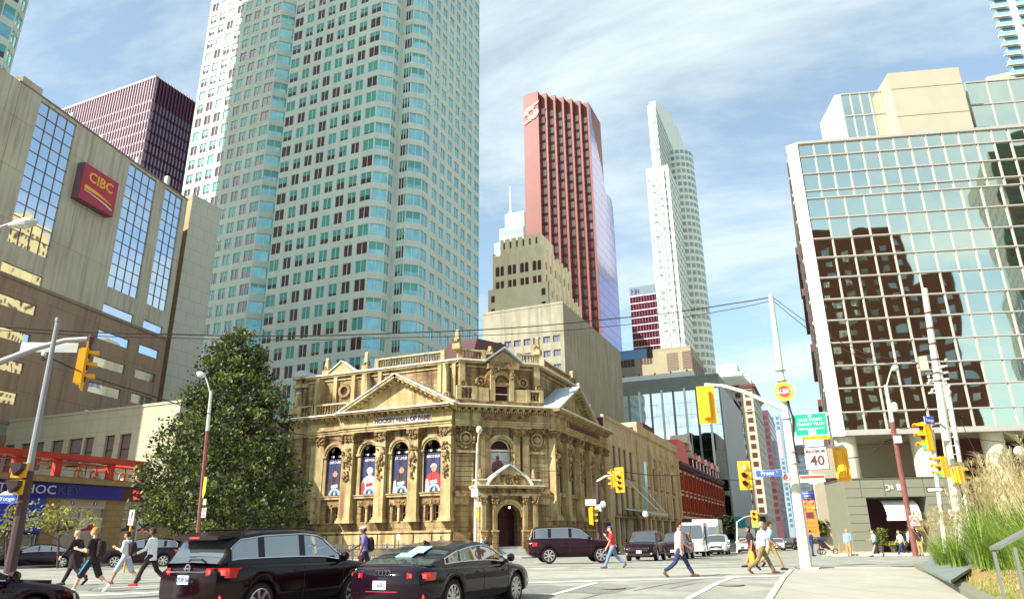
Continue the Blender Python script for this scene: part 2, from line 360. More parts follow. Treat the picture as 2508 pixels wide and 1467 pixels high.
# ================================================================ green glass and concrete tower
T = thing('office_tower', 'tall pale concrete tower with rows of teal paired windows and notched corners', 'tower', (-100, 120, -1))
FH = 3.92; Z0 = 54.8 - 11*FH; NF = 33; wins = Wins(); wb = MB(); rnd = random.Random(3)
def tower_face(a, b, cells, kind):
    """cells: list of (u0,u1,panes) openings per floor"""
    F = Face(a, b); us = [0]; op = set()
    for u0, u1, nx in cells:
        if u0 > us[-1] + .01: us.append(u0)
        op.add(len(us) - 1); us.append(u1)
    if us[-1] < F.w - .01: us.append(F.w)
    pn = {round(c[0], 3): c[2] for c in cells}
    zs = [-2, Z0]
    for k in range(NF): zs += [Z0 + k*FH + 2.55, Z0 + (k+1)*FH]
    zs.append(zs[-1] + 1)
    grid(wb, F, us, zs, lambda i, j: i in op and j % 2 == 1 and j < len(zs) - 2, 'tw_conc', .22)
    for k in range(NF):
        z = Z0 + k*FH
        if z + 3 < 22: pass
        for u0, u1, nx in cells:
            r = rnd.random()
            if kind == 'S': bf = 0 if r < .3 else (1 if r < .48 else rnd.choice([.35,.45,.5,.55,.6,.75,.85])); gl = 'tw_glass'
            elif kind == 'C': bf = 0 if r < .55 else rnd.choice([.3,.6]); gl = 'tw_sky_glass'
            else: bf = 0 if r < .8 else .3; gl = 'tw_sky_glass'
            w_ = window(F, u0, u1, z, z+2.55, -.2, gl, 'tw_frame', nx, 1, .09, 'tw_blind', bf, .1); wins.add(w_)
            if kind == 'S' and bf and nx > 1 and rnd.random() < .3:
                w_.quad(F.P((u0+u1)/2, z, -.188), F.P(u1, z, -.188), F.P(u1, z+2.55*(1-rnd.choice([.3,.5,.7])), -.188), F.P((u0+u1)/2, z+1.0, -.188), 'tw_blind') if rnd.random() < .2 else None
def bays(w0, w1, n, ow, firstw=0, lastw=0, off=0):
    pitch = (w1 - w0) / n; r = []
    for i in range(n):
        c = w0 + pitch*(i+.5); h = ow/2; a, b = c-h, c+h
        if i == 0 and firstw: a, b = w0, w0+firstw
        if i == n-1 and lastw: a, b = w1-lastw, w1
        r.append((a, b, 2))
    return r
tower_face((-131.2,105.5), (-106.3,105.5), bays(.25, 24.65, 8, 2.05, 0, 2.6), 'S')
tower_face((-106.3,105.5), (-103.9,108.0), [(.12, 3.35, 2)], 'C')
tower_face((-101.2,105.0), (-76.1,105.0), bays(.15, 24.85, 8, 2.05, 2.5, 2.6), 'S')
tower_face((-76.1,105.0), (-73.7,107.2), [(.12, 3.13, 2)], 'C')
tower_face((-73.7,107.2), (-73.7,110.0), [(.12, 1.9, 2)], 'E')
tower_face((-73.7,110.0), (-71.0,110.0), [(.7, 2.0, 2), (2.05, 2.6, 1)], 'S')
tower_face((-71.0,110.0), (-68.6,112.2), [(.12, 3.13, 2)], 'C')
tower_face((-68.6,112.2), (-68.6,139.4), bays(.1, 27.1, 8, 2.05, 2.6, 2.6), 'E')
wb.quad((-131.2,105.5,-2), (-131.2,140,-2), (-131.2,140,142), (-131.2,105.5,142), 'tw_conc'); wb.quad((-68.6,139.4,-2), (-131.2,139.4,-2), (-131.2,139.4,142), (-68.6,139.4,142), 'tw_conc')
wb.quad((-103.9,108,-2), (-101.2,108,-2), (-101.2,108,142), (-103.9,108,142), 'tw_conc'); wb.quad((-101.2,108,-2), (-101.2,105,-2), (-101.2,105,142), (-101.2,108,142), 'tw_conc')
wb.quad((-131.2,105.5,142), (-68.6,105.5,142), (-68.6,139.4,142), (-131.2,139.4,142), 'roof_grey')
wb.build('wall', T); wins.build(T)

# ---- fragment of a second tower at the top left corner
pe = D(45, 100, 94); T = thing('office_tower', 'corner of a concrete and pale teal glass tower cut off by the left edge', 'tower', (pe.x, pe.y, -1))
d1 = Vector((math.sin(math.radians(-41)), math.cos(math.radians(-41)), 0)); pe.z = 0
A0 = pe; A1 = A0 - d1*2.7; A2 = A1 - Vector((0, 2.1, 0)); A3 = A2 - Vector((1.0, 0, 0)) ; A4 = A3 - d1*2.7; A5 = A4 - Vector((0, 2.1, 0)); A6 = A5 - Vector((1.0,0,0)); A7 = A6 - d1*2.7; A8 = A7 - Vector((0,4,0))
wb = MB(); wins = Wins()
for a, b, g_ in ((A1, A0, 'tw_frame2'), (A2, A1, 'tw_sky_glass'), (A3, A2, 'tw_sky_glass'), (A4, A3, 'tw_frame2'), (A5, A4, 'tw_sky_glass'), (A6, A5, 'tw_sky_glass'), (A7, A6, 'tw_frame2'), (A8, A7, 'tw_sky_glass')):
    F = Face(a, b); zs = [-2] + [x for k in range(12, 32) for x in (3.58*k - 1.25, 3.58*k + 1.15)] + [182]; us = [0, .1, F.w-.1, F.w] if F.w > 2 else [0, F.w]
    grid(wb, F, us, zs, lambda i, j: i == 1 and j % 2 == 1, 'tw_conc', .2)
    if F.w > 2:
        for k in range(12, 32): wins.add(window(F, .1, F.w-.1, 3.58*k-1.25, 3.58*k+1.15, -.18, 'tw_sky_glass' if g_ != 'tw_sky_glass' or k % 3 else 'tw_glass', 'tw_frame', 2 if g_ != 'tw_sky_glass' else 1, 1, .1, 'tw_blind', (.5 if k % 2 else 0) if g_ == 'tw_sky_glass' else 0, .1))
wb.quad((A0.x,A0.y,-2),(A0.x-46,A0.y,-2),(A0.x-46,A0.y,182),(A0.x,A0.y,182),'tw_conc'); wb.build('wall', T); wins.build(T)  # unseen back wall, sized so its shadow falls on the big tower

# ================================================================ dark bronze office slab, upper left
mat('td_fin', (.44,.31,.37), .55, var=.1, vs=.1); mat('td_dark', (.06,.006,.022), .35, spec=.8); mat('td_glass', (.05,.008,.05), .08, spec=1, ior=2.0, wob=.1, bs=.3)
c = D(386,188,190); zt = c.z; T = thing('office_tower', 'dark maroon slab tower with fine vertical fins rising behind the bank building', 'tower', (c.x, c.y, -1))
S_ = Face((c.x-50, c.y), (c.x, c.y)); E_ = Face((c.x, c.y), (c.x, c.y+30))
wb = MB(); prism(wb, [(c.x-50,c.y),(c.x,c.y),(c.x,c.y+30),(c.x-50,c.y+30)], -2, zt, 'td_dark', 'td_dark'); wb.build('wall', T)
gb = MB()
for F, n in ((S_, 40), (E_, 24)):
    for k in range(24):
        zz = zt - 9 - 3.7*(k+1); gb.fb(F, .3, F.w-.3, zz+.5, zz+3.2, .004, .06, 'td_glass')
struct(gb.build('window', T), 'stuff') if False else gb.build('window', T)
fb_ = MB()
for i in range(41):
    u = 50*i/40; fb_.fb(S_, max(0,u-.17), min(50,u+.17), 30, zt-.05, .004, .55, 'td_fin')
for k in range(25): zz = zt - 9 - 3.7*k; fb_.fb(S_, 0, 50, zz-.45, zz+.3, .08, .3, 'td_fin')
fb_.fb(S_, -.1, 50.1, zt-.6, zt+.2, 0, .7, 'td_fin')
for i in range(25): u = 30*i/24; fb_.fb(E_, max(0,u-.12), min(30,u+.12), 30, zt-.05, .07, .5, 'td_dark')  # east fins use a shaded dark copy of the sunlit south fin colour
fb_.build('fins', T)

# ================================================================ red granite sawtooth tower
mat('granite', (.20,.042,.032), .5, var=.12, vs=.12); mat('granite_glass', (.14,.015,.02), .08, spec=1, ior=2.2, wob=.12, bs=.25); mat('granite_pane_reflect', (.55,.42,.34), .25, spec=.8); mat('sc_side_sky', (.34,.32,.62), .12, metal=.85, spec=1, brick=(1.6,3.6,.28,(.35,.22,.5),.8), wob=.1, bs=.3)  # side wall base colour carries the purple reflection of the sky
zt = 160.4; c = D(1441,250,230); a = Zp(1317,223,zt); l = Zp(1283,231,zt); l2 = Zp(1275,245,zt-3)
T = thing('office_tower', 'red granite tower with a sawtooth front of vertical window bands and purple sky-tinted side', 'tower', (c.x, c.y, -1))
wb = MB(); gl = Wins(); NT = 6; stx = (c.x - a.x)/NT; sty = (c.y - a.y)/NT
prism(wb, [(l2.x,a.y+1.2),(l.x,a.y+1.2),(l.x,a.y),(a.x,a.y)] + [q for k in range(NT) for q in ((a.x+stx*k, a.y+sty*(k+1)), (a.x+stx*(k+1), a.y+sty*(k+1)))] + [(c.x, c.y+16), (l2.x, c.y+16)], -2, zt, 'granite')
wb.build('wall', T)
for k in range(NT):
    F = Face((a.x+stx*k, a.y+sty*(k+1)), (a.x+stx*(k+1), a.y+sty*(k+1)))
    for q in range(34):
        m_ = MB(); z_ = zt - 6 - 3.72*(q+1); gl.add(m_); m_.fb(F, F.w*.12, F.w*.62, z_+.8, z_+3.2, .003, .03, 'granite_pane_reflect' if q < 17-k else 'granite_glass')  # upper south panes pale: bright reflection put into the glass colour
    F2 = Face((a.x+stx*k, a.y+sty*k), (a.x+stx*k, a.y+sty*(k+1)))
    for q in range(34): m_ = MB(); gl.add(m_); z_ = zt - 5 - 3.72*(q+1); m_.fb(F2, F2.w*.25, F2.w*.75, z_+.8, z_+3.2, .003, .03, 'granite_glass')
F = Face((l.x, a.y), (a.x, a.y))
for q in range(22, 34):
    for i in range(3):
        m_ = MB(); z_ = zt - 3 - 3.72*(q); u = F.w*(.22 + .28*i); m_.fb(F, u-.75, u+.75, z_, z_+2.2, .003, .03, 'granite_glass'); gl.add(m_)
gl.name = 'window'; gl.build(T)
sf = MB(); E_ = Face((c.x, c.y), (c.x, c.y+30)); top = [(0,-2),(30,-2)]
y1 = Zp(1441,262,zt-1.5)
pr = [(.05,-2),(27.5,-2),(27.5,zt-33),(25.6,zt-30),(17.5,zt-31),(14,zt-22),(3.5,zt-8),(2.6,zt-1),(.05,zt-.05)]
sf.fprism(E_, pr, -3, .02, 'sc_side_sky', 'granite'); sf.build('side_wall', T)
sg = MB(); F = Face((l.x, a.y), (a.x, a.y)); mat('logo_pink', (.85,.30,.24), .5); cx, cz = F.w*.5, zt-9
sg.farc(F, cx, cz, 1.15, 1.75, 0, 360, .02, .3, 'logo_pink', 20); sg.farc(F, cx, cz, 1.95, 2.9, 60, 200, .02, .3, 'logo_pink', 12); sg.farc(F, cx, cz, 1.95, 2.9, 240, 380, .02, .3, 'logo_pink', 12)
sg.fprism(F, [(cx+.6,cz+2.7),(cx+2.6,cz+3.4),(cx+3.2,cz+4.6),(cx+.2,cz+3.3)], .02, .3, 'logo_pink'); sg.fprism(F, [(cx-.6,cz-2.7),(cx-2.6,cz-3.4),(cx-3.2,cz-4.6),(cx-.2,cz-3.3)], .02, .3, 'logo_pink')
sg.build('logo', T)

# ================================================================ pale banded tower with mast behind the art deco block
mat('pale_teal', (.55,.72,.64), .4, var=.06, vs=.2); mat('pale_glass', (.35,.62,.60), .08, metal=.4, wob=.1, bs=.3)
T = thing('office_tower', 'pale mint banded tower with a rooftop mast left of the red tower', 'tower', (-100, 245, -1))
wb = MB(); gb = MB()
for (pxl, pyt, pxr, s) in ((1211,597,1292,262), (1223,562,1292,264), (1237,526,1292,266)):
    a = D(pxl,pyt,s); b = Zp(pxr,pyt,a.z); b = Vector((b.x, a.y, a.z)); prism(wb, [(a.x,a.y),(b.x,a.y),(b.x,a.y+20),(a.x,a.y+20)], -2, a.z, 'pale_teal')
    if s < 266:
        F = Face((a.x,a.y),(b.x,a.y))
        for k in range(10): gb.fb(F, .3, F.w-.3, a.z-3.2-3.6*k, a.z-1.2-3.6*k, .003, .06, 'pale_glass')
wb.build('wall', T); gb.build('window', T)
mb = MB(); a = D(1251,524,268); b = D(1250.5,457,268); mb.tube([a, (a.x,a.y,a.z+1.5), (a.x,a.y,b.z)], [1.1,.45,.3], 'tw_frame'); mb.build('mast', T)

# ================================================================ art deco limestone tower
mat('deco', (.88,.74,.50), .85, var=.08, vs=.3); mat('deco_dark', (.09,.03,.03), .4)
T = thing('office_tower', 'stepped limestone art deco tower with arched window bays in front of the red tower', 'tower', (-80, 180, -1))
wb = MB(); wins = Wins(); rnd = random.Random(5)
def deco(cpx, cpy, lpx, epx, epy, s, dz=0):
    c = D(cpx, cpy, s); l = Zp(lpx, cpy+23, c.z); e = Zp(epx, epy, c.z); return c, c.x - (l.x), max(6, e.y - c.y)
blocks = []
c, wS, wE = deco(1322,576,1233.5,1357,606,190); blocks.append((c.x, c.y, c.z, wS, wE))
cm = D(1322,618,189.2); lm = D(1220.5,634,189.2); em = D(1370,642,200); blocks.append((c.x+1.3, c.y-1.2, cm.z+1, wS+3.2, 24))
cl = D(1335,660,188); blocks.append((c.x+3.2, c.y-2.2, D(1211.5,693,188).z, wS+6.6, 28))
for k, (x, y, z, ws, we) in enumerate(blocks): prism(wb, [(x-ws,y),(x,y),(x,y+we),(x-ws,y+we)], -2, z, 'deco')
x, y, z, ws, we = blocks[0]
for (F, n) in ((Face((x-ws,y),(x,y)), 6), (Face((x,y),(x,y+we)), 8)):   # parapet merlons and buttress piers
    for i in range(n+1):
        u = F.w*i/n; wb.fb(F, max(-.2,u-.7), min(F.w+.2,u+.7), z-6, z+.7, -.3, .35, 'deco')
    for i in range(n*3): u = F.w*(i+.5)/(n*3); wb.fb(F, u-.22, u+.22, z-2.4, z-.4, .003, .08, 'deco_dark')
x2, y2, z2, ws2, we2 = blocks[1]
for F in (Face((x2-ws2,y2),(x2,y2)), Face((x2,y2),(x2,y2+we2))):
    n = 4 if F.w < 20 else 6
    for i in range(n+1): u = F.w*i/n; wb.fb(F, max(-.2,u-.5), min(F.w+.2,u+.5), 30, z2+.8, -.3, .5, 'deco')
x3, y3, z3, ws3, we3 = blocks[2]
F = Face((x3,y3),(x3,y3+we3))
for i in range(8): u = F.w*i/7; wb.fb(F, max(0,u-.5), min(F.w,u+.5), 30, z3+.6, -.2, .6, 'deco')
wb.build('wall', T)
def archw(F, u, z0, w_, h, mt, seg=6): return [(u-w_/2,z0),(u+w_/2,z0)] + [(u+w_/2*math.cos(math.pi*k/seg), z0+h-w_/2+w_/2*math.sin(math.pi*k/seg)) for k in range(seg+1)]
F = Face((x-ws,y),(x,y))
for i in range(3):
    u = F.w*(i+.5)/3; m_ = MB(); m_.fprism(F, archw(F,u,z-13.5,2.4,7,0), .01, .12, 'deco_dark'); m_.fb(F, u-.12, u+.12, z-13.5, z-7.2, .12, .2, 'deco'); wins.add(m_)
F = Face((x2-ws2,y2),(x2,y2))
for i in range(4):
    u = F.w*(i+.5)/4
    for q in range(14):
        z_ = z2 - 6.5 - 4.0*q
        for du in (-.75, .75):
            m_ = MB(); 
            if q in (0, 4): m_.fprism(F, archw(F,u+du,z_,1.1,3,0), .01, .1, 'deco_dark')
            else: m_.fb(F, u+du-.5, u+du+.5, z_, z_+2.2, .01, .1, 'deco_dark')
            wins.add(m_)
F = Face((x3-ws3,y3),(x3,y3))
for q in range(9):
    for u in (1.6, F.w-1.7): m_ = MB(); m_.fb(F, u-.55, u+.55, z3-4-4*q, z3-2-4*q, .01, .1, 'deco_dark'); wins.add(m_)
F = Face((x3,y3),(x3,y3+we3))
for i in range(7):
    for q in range(10): m_ = MB(); u = F.w*(i+.5)/7; m_.fb(F, u-.5, u+.5, z3-4.5-4*q, z3-2.3-4*q, .01, .1, 'deco_dark'); wins.add(m_)
F = Face((x2,y2),(x2,y2+we2))
for i in range(6):
    for q in range(5): m_ = MB(); u = F.w*(i+.5)/6; m_.fb(F, u-.5, u+.5, z2-6-4*q, z2-3.6-4*q, .01, .1, 'deco_dark'); wins.add(m_)
wins.build(T)

# ================================================================ windowless beige block
mat('beige_block', (.33,.31,.23), .85, var=.14, vs=.25, streak=((.17,.13,.08), .55)); mat('grey_glass', (.13,.10,.13), .1, spec=1, ior=1.9, wob=.1)
c = D(1378,739,110); T = thing('office_block', 'plain beige concrete block with square windows above the stone bank roof', 'building', (c.x, c.y, -1))
F = Face((c.x-14.8,c.y),(c.x,c.y)); wb = MB(); wins = Wins()
bu = [F.u(1180+x/4.076, 500+y/4.076) for x, y in ((72,1410),(165,1400),(260,1395),(355,1382),(452,1368),(548,1350),(648,1330),(747,1320))]
zr = [F.uz(1100+1575/5.964, 820+y/5.964)[1] for y in (95,0)], [F.uz(1100+1580/5.964, 820+y/5.964)[1] for y in (305,175)], [F.uz(1100+1582/5.964, 820+y/5.964)[1] for y in (505,390)]
hz = zr[0][1]-zr[0][0]; pz = zr[0][0]-zr[1][0]; zs = []
for k in range(7, -1, -1): zs += [zr[0][0]-pz*k, zr[0][0]-pz*k+hz]
zs = [-2] + zs + [c.z]; hw = (bu[1]-bu[0])*.36; us = [0] + [q for b in bu for q in (b-hw, b+hw)] + [F.w]
us = [max(0, min(F.w, q)) for q in us]
grid(wb, F, us, zs, lambda i, j: i % 2 == 1 and j % 2 == 1, 'beige_block', .3)
for b in bu:
    for k in range(8): wins.add(window(F, max(.02,b-hw), min(F.w-.02,b+hw), zr[0][0]-pz*k, zr[0][0]-pz*k+hz, -.28, 'grey_glass', 'black_metal', 2, 1, .05, None, 0, .05))
E_ = Face((c.x,c.y),(c.x,c.y+36.5)); wb.fprism(E_, [(0,-2),(36.5,-2),(36.5,c.z),(0,c.z)], -14.8, 0, 'beige_block') if False else None
wb.quad(E_.P(0,-2), E_.P(36.5,-2), E_.P(36.5,c.z), E_.P(0,c.z), 'beige_block'); wb.quad(F.P(0,c.z), F.P(F.w,c.z), F.P(F.w,c.z,-36.5), F.P(0,c.z,-36.5), 'roof_grey'); wb.quad(F.P(0,-2), F.P(0,c.z), F.P(0,c.z,-36.5), F.P(0,-2,-36.5), 'beige_block')
wb.fb(F, -.05, F.w+.05, c.z-.3, c.z+.15, -.2, .06, 'beige_block')
wb.build('wall', T); wins.build(T)

# ================================================================ small dark tower with a glass sign band
mat('wine_glass', (.08,.012,.03), .07, spec=1, ior=2.1, wob=.1, bs=.3); mat('band_glass', (.38,.5,.6), .1, metal=.5)
a = D(1541,705,300); T = thing('office_tower', 'dark wine glass tower with white floor lines and pale sign band', 'tower', (a.x, a.y, -1))
b = Zp(1597,694,a.z); F = Face((a.x,a.y),(a.x+14,a.y)); wb = MB(); prism(wb, [(a.x,a.y),(a.x+14,a.y),(a.x+14,a.y+15),(a.x,a.y+15)], -2, a.z, 'wine_glass'); wb.build('wall', T)
fb_ = MB(); fb_.fb(F, 0, F.w, a.z-4.3, a.z, .004, .15, 'band_glass')
for k in range(12): fb_.fb(F, 0, F.w, a.z-4.7-3.4*k, a.z-4.35-3.4*k, .16, .3, 'white_paint')
for i in range(12): fb_.fb(F, F.w*i/11-.04 if i else 0, F.w*i/11+.04, 20, a.z-4.8, .01, .12, 'td_fin')
fb_.build('floor_lines', T)
sg = MB(); mat('sign_navy', (.05,.06,.16), .5)
for k, (u0, z0, u1, z1) in enumerate(((1,.8,1,3.4),(1,3.4,2.6,.8),(2.6,.8,2.6,3.4),(3.2,1,3.2,3),(3.2,2,4.2,2),(4.2,1,4.2,3))): sg.beam(F.P(u0,a.z-4.2+z0,.2), F.P(u1,a.z-4.2+z1,.2), .35, .3, 'sign_navy')
sg.build('sign', T)

# ================================================================ white residential tower with curved crown
mat('ok_white', (.80,.83,.72), .6, var=.05, vs=.2); mat('ok_glass', (.30,.38,.36), .12, spec=1, var=.35, vs=.5); mat('ok_dark', (.05,.10,.15), .15, spec=1)
zb = D(1627/4.076*1+0 if False else 1579, 417, 240).z
T = thing('apartment_tower', 'slender white residential tower with a curved sail shaped crown', 'tower', (-45, 245, -1))
a = D(1583,430,240); c0 = D(1640,414,240)
F = Face((a.x, a.y), (c0.x, a.y)); zb = c0.z; E_ = Face((c0.x, a.y), (c0.x, a.y+26))
wb = MB(); prism(wb, [(a.x,a.y),(c0.x,a.y),(c0.x,a.y+26),(a.x,a.y+26)], -2, zb, 'ok_white')
# bays
cxr = F.w*.60
for uu in (.30, .62): wb.fb(F, F.w*uu-1.5, F.w*uu+1.5, -2, zb-2 if uu > .5 else zb-5, 0, .8, 'ok_white')
yb = a.y + 31; cb = Vector((c0.x+2.2, yb, 0)); R_ = 7.0; zcy = D(1690,385,fwd(cb.x,cb.y)).z
wb.lathe((cb.x-3.2, cb.y, -2), [(R_, 0), (R_, zcy+2)], 'ok_white', 28)
wb.build('wall', T)
cr = MB(); xe = D(1612,330,241.5).x; yc = D(1612,330,241.5).y; xw = D(1588,330,241.5).x; cw = xe-xw; zcr = D(1605,247,241.5).z
cp = [(lambda p: (p.y-yc, p.z))(onx(x_, y_, xe)) for x_, y_ in ((1611,251),(1622,258),(1632,268),(1645,287),(1656,306),(1665,326),(1672,345),(1678,372))]; yl = cp[-1][0]
FE = Face((xe, yc), (xe, yc+yl)); prof = [(0, zb-14), (yl, zb-14)] + cp[::-1] + [(0, zcr)]
cr.fprism(FE, prof, -cw+1.2, 0, 'ok_white'); cr.lathe((xw+1.6, yc+1.6, zb-14), [(1.6,0),(1.6,zcr-zb+13)], 'ok_white', 16)
cr.build('crown', T)
wins = Wins(); rnd = random.Random(9)
FS = Face((xw, yc), (xe, yc)); n_ = int((zcr-zb+12)/3.1)
def edge_y(z):
    for (u0, z0), (u1, z1) in zip(cp, cp[1:]):
        if z1 <= z <= z0: return u0+(u1-u0)*(z0-z)/(z0-z1)
    return yl if z < cp[-1][1] else 0
zb0 = zb; zb = zb - 11
for k in range(n_):
    z_ = zb + 1 + 3.1*k
    if z_ + 2 > zcr - 2: break
    m_ = MB(); m_.fb(FS, 1.8, cw-.05, z_, z_+1.9, .004, .06, 'ok_glass'); wins.add(m_)
    um = edge_y(z_+2.2) - .8
    if um > 1.5:
        m_ = MB(); m_.fb(FE, .05, um, z_, z_+1.9, .004, .06, 'ok_dark')
        q = .9
        while q < um: m_.fb(FE, q, q+.18, z_, z_+1.9, .061, .14, 'ok_white'); q += 1.1
        wins.add(m_)
zb = zb0; nf = int((zb-30)/3.05)
for k in range(nf):
    z_ = zb - 3.4 - 3.05*k
    for u0, u1, d in ((.04,.10,0),(.14,.19,0),(F.w and .21,.39,.8),(.44,.48,0),(.54,.70,.8),(.76,.88,0)):
        if d and z_ > zb-7: continue
        m_ = MB(); m_.fb(F, F.w*u0, F.w*u1, z_, z_+1.6, d+.004, d+.06, 'ok_glass')
        if rnd.random() < .35: m_.fb(F, F.w*u0, F.w*u1, z_+1.2, z_+1.6, d+.07, d+.09, 'ok_dark')
        wins.add(m_)
    for u0, u1 in ((1.2,3.6),(5.5,8),(9.6,12.2),(14,16.5),(18.5,21),(22.5,25)):
        m_ = MB(); m_.fb(E_, u0, u1-.5, z_, z_+1.6, .004, .06, 'ok_glass'); m_.fb(E_, u1-.4, u1, z_, z_+1.6, .004, .05, 'ok_dark'); wins.add(m_)
    for z_ in ([z_] + ([z_+3.05*7] if k < 7 else [])):
        if z_ > zcy - .5 or z_ > zb + 20: continue
        m_ = MB()
        for t in range(-100, 70, 17):
            t0 = math.radians(t); t1 = math.radians(t+12); p_ = Vector((cb.x-3.2, cb.y, 0))
            A = [p_ + Vector((math.cos(x), math.sin(x), 0))*(R_+.08) for x in (t0, t1)]
            m_.quad(A[0]+Vector((0,0,z_)), A[1]+Vector((0,0,z_)), A[1]+Vector((0,0,z_+1.7)), A[0]+Vector((0,0,z_+1.7)), 'ok_glass')
        wins.add(m_)
wins.build(T)

# ================================================================ tan mechanical block, glass block, towers down the street
mat('tan', (.36,.31,.20), .85, var=.08, vs=.2); mat('perf', (.10,.04,.04), .6)
c = D(1690,846,232); T = thing('office_block', 'tan windowless block with two dark louvres and two perforated screens', 'building', (c.x, c.y, -1)); l = Zp(1485,872,c.z)
F = Face((l.x-3,c.y),(c.x,c.y)); wb = MB(); prism(wb, [(l.x-3,c.y),(c.x,c.y),(c.x,c.y+41),(l.x-3,c.y+41)], -2, c.z, 'tan'); wb.fb(F, 0, F.w, c.z-.4, c.z+.1, 0, .08, 'tan'); wb.build('wall', T)
for (x0, y0, x1, y1) in ((1519,901,1553,868), (1570,893,1596,862)):
    u0, z0 = F.uz(x0, y0); u1, z1 = F.uz(x1, y1); m_ = MB(); m_.fb(F, u0, u1, z0, z1, .004, .05, 'perf')
    for q in range(1, 4): m_.fb(F, u0+(u1-u0)*q/4-.06, u0+(u1-u0)*q/4+.06, z0, z1, .055, .12, 'tan')
    m_.build('louvre', T)
for (x0, y0, x1, y1) in ((1635,909,1661,862), (1673,904,1696,857)):
    u0, z0 = F.uz(x0, y0); u1, z1 = F.uz(x1, y1); m_ = MB()
    for i in range(8):
        for j in range(12): uu = u0+(u1-u0)*(i+.5+.5*(j % 2))/8.5; zz = z0+(z1-z0)*(j+.5)/12; m_.fb(F, uu-.17, uu+.17, zz-.2, zz+.2, .004, .03, 'perf')
    m_.build('screen', T)
E_ = Face((c.x,c.y),(c.x,c.y+41)); m_ = MB()
for i in range(9): m_.fb(E_, 3+4*i, 5.5+4*i, c.z-9, c.z-3, .004, .03, 'perf')
m_.build('louvre', T)
# rooftop billboard seen behind
mat('blue_sign', (.12,.25,.45), .5)
b_ = D(1560,856,215); T = thing('rooftop_sign', 'small blue and green billboard on the roof edge beside the tan block', 'sign', (b_.x, b_.y, b_.z)); m_ = MB(); F = Face((b_.x-6,b_.y),(b_.x+6,b_.y))
m_.fb(F, 0, 9, b_.z-3, b_.z, 0, .3, 'blue_sign'); m_.build('panel', T); m_ = MB(); mat('lime', (.3,.5,.12), .6); m_.fb(F, -.8, -.02, b_.z-3, b_.z-.6, 0, .3, 'lime'); m_.fb(F, 9.1, 10.8, b_.z-3, b_.z-.3, -1, .3, 'black_metal'); m_.build('frame', T)

mat('gb_band', (.20,.22,.19), .7, var=.1, vs=.4); mat('gb_white', (.72,.74,.72), .5)
cx = -24.2; c = onx(1758, 913, cx); yS = c.y; zt = c.z
F = Face((cx-41, yS), (cx, yS)); E_ = Face((cx, yS), (cx, yS+56)); T = thing('office_block', 'mirror glass office block with grey roof band and vertical fins on the street', 'building', (cx, yS, -1))
wb = MB(); prism(wb, [(cx-41,yS),(cx,yS),(cx,yS+56),(cx-41,yS+56)], -2, zt, 'gb_band', 'roof_grey'); wb.build('wall', T)
wins = Wins('window'); nb = 12; zs_ = [zt - 4.4 - 3.55*k for k in range(13)]
fn = MB()
for i in range(nb):
    u0, u1 = 41*i/nb + .35, 41*(i+1)/nb - .35
    for k in range(12):
        m_ = MB(); z1, z0 = zs_[k]-.04, zs_[k+1]+.04; um = u0 + (u1-u0)*(.42 if (i*7+k*3) % 4 else .7)
        m_.fb(F, u0, um-.03, z0, z1, .02, .12, 'mirror_blue'); m_.fb(F, um+.03, u1, z0, z1, .02, .12, 'mirror_blue'); wins.add(m_)
    fn.fb(F, 41*i/nb-.3, 41*i/nb+.3, -2, zt-3.6 if i % 2 else zt-4.5, .003, .5 if i % 2 else .2, 'gb_white' if i % 2 else 'gb_band')
for i in range(26):
    u = 56*(i+.5)/26; fn.fb(E_, u-.1, u+.1, 3, zt-3, .003, .3, 'gb_white'); 
    for k in range(12): fn.fb(E_, u+.15, u+1.95, zs_[k+1]+.15, zs_[k]-.1, .002, .04, 'dark_glass')
fn.build('fins', T); wins.build(T)
rb = MB(); F2 = Face((cx-33, yS+5), (cx-8, yS+5)); rb.fb(F2, 0, F2.w, zt, zt+2.6, -3, 0, 'gb_white')
for i in range(5): rb.fb(F2, 3+5*i, 3.5+5*i, zt+2.6, zt+3.1, -.5, 0, 'black_metal')
rb.build('roof_screen', T)

# white stepped mechanical storeys above the street
mat('offwhite', (.62,.60,.50), .7, var=.06, vs=.3)
b2 = onx(1838, 925, -24.6); sM = fwd(b2.x, b2.y); T = thing('office_block', 'white stepped upper storeys beside the tan block', 'building', (b2.x, b2.y, -1)); wb = MB()
aM = D(1737,925,sM); prism(wb, [(aM.x,b2.y),(b2.x,b2.y),(b2.x,b2.y+50),(aM.x,b2.y+50)], 30, b2.z, 'offwhite', 'roof_grey')
q = D(1815,905,sM+6); prism(wb, [(aM.x,b2.y+8),(q.x,b2.y+8),(q.x,b2.y+45),(aM.x,b2.y+45)], 30, q.z, 'offwhite')
q2 = D(1800,883,sM+12); prism(wb, [(aM.x,b2.y+16),(q2.x,b2.y+16),(q2.x,b2.y+40),(aM.x,b2.y+40)], 30, q2.z, 'offwhite'); wb.build('wall', T)
m_ = MB(); F = Face((aM.x,b2.y),(b2.x,b2.y))
for i in range(14): m_.fb(F, F.w*i/14+.1, F.w*i/14+.3, b2.z, b2.z+1.6, -.2, 0, 'offwhite')
m_.fb(F, 0, F.w, b2.z+1.6, b2.z+1.8, -.2, 0, 'offwhite'); m_.build('railing', T); m_ = MB(); F = Face((q2.x,b2.y+16),(q2.x,b2.y+40)); m_.fb(F, 2, 20, q2.z-5, q2.z-2, .01, .1, 'dark_glass'); m_.build('window', T)

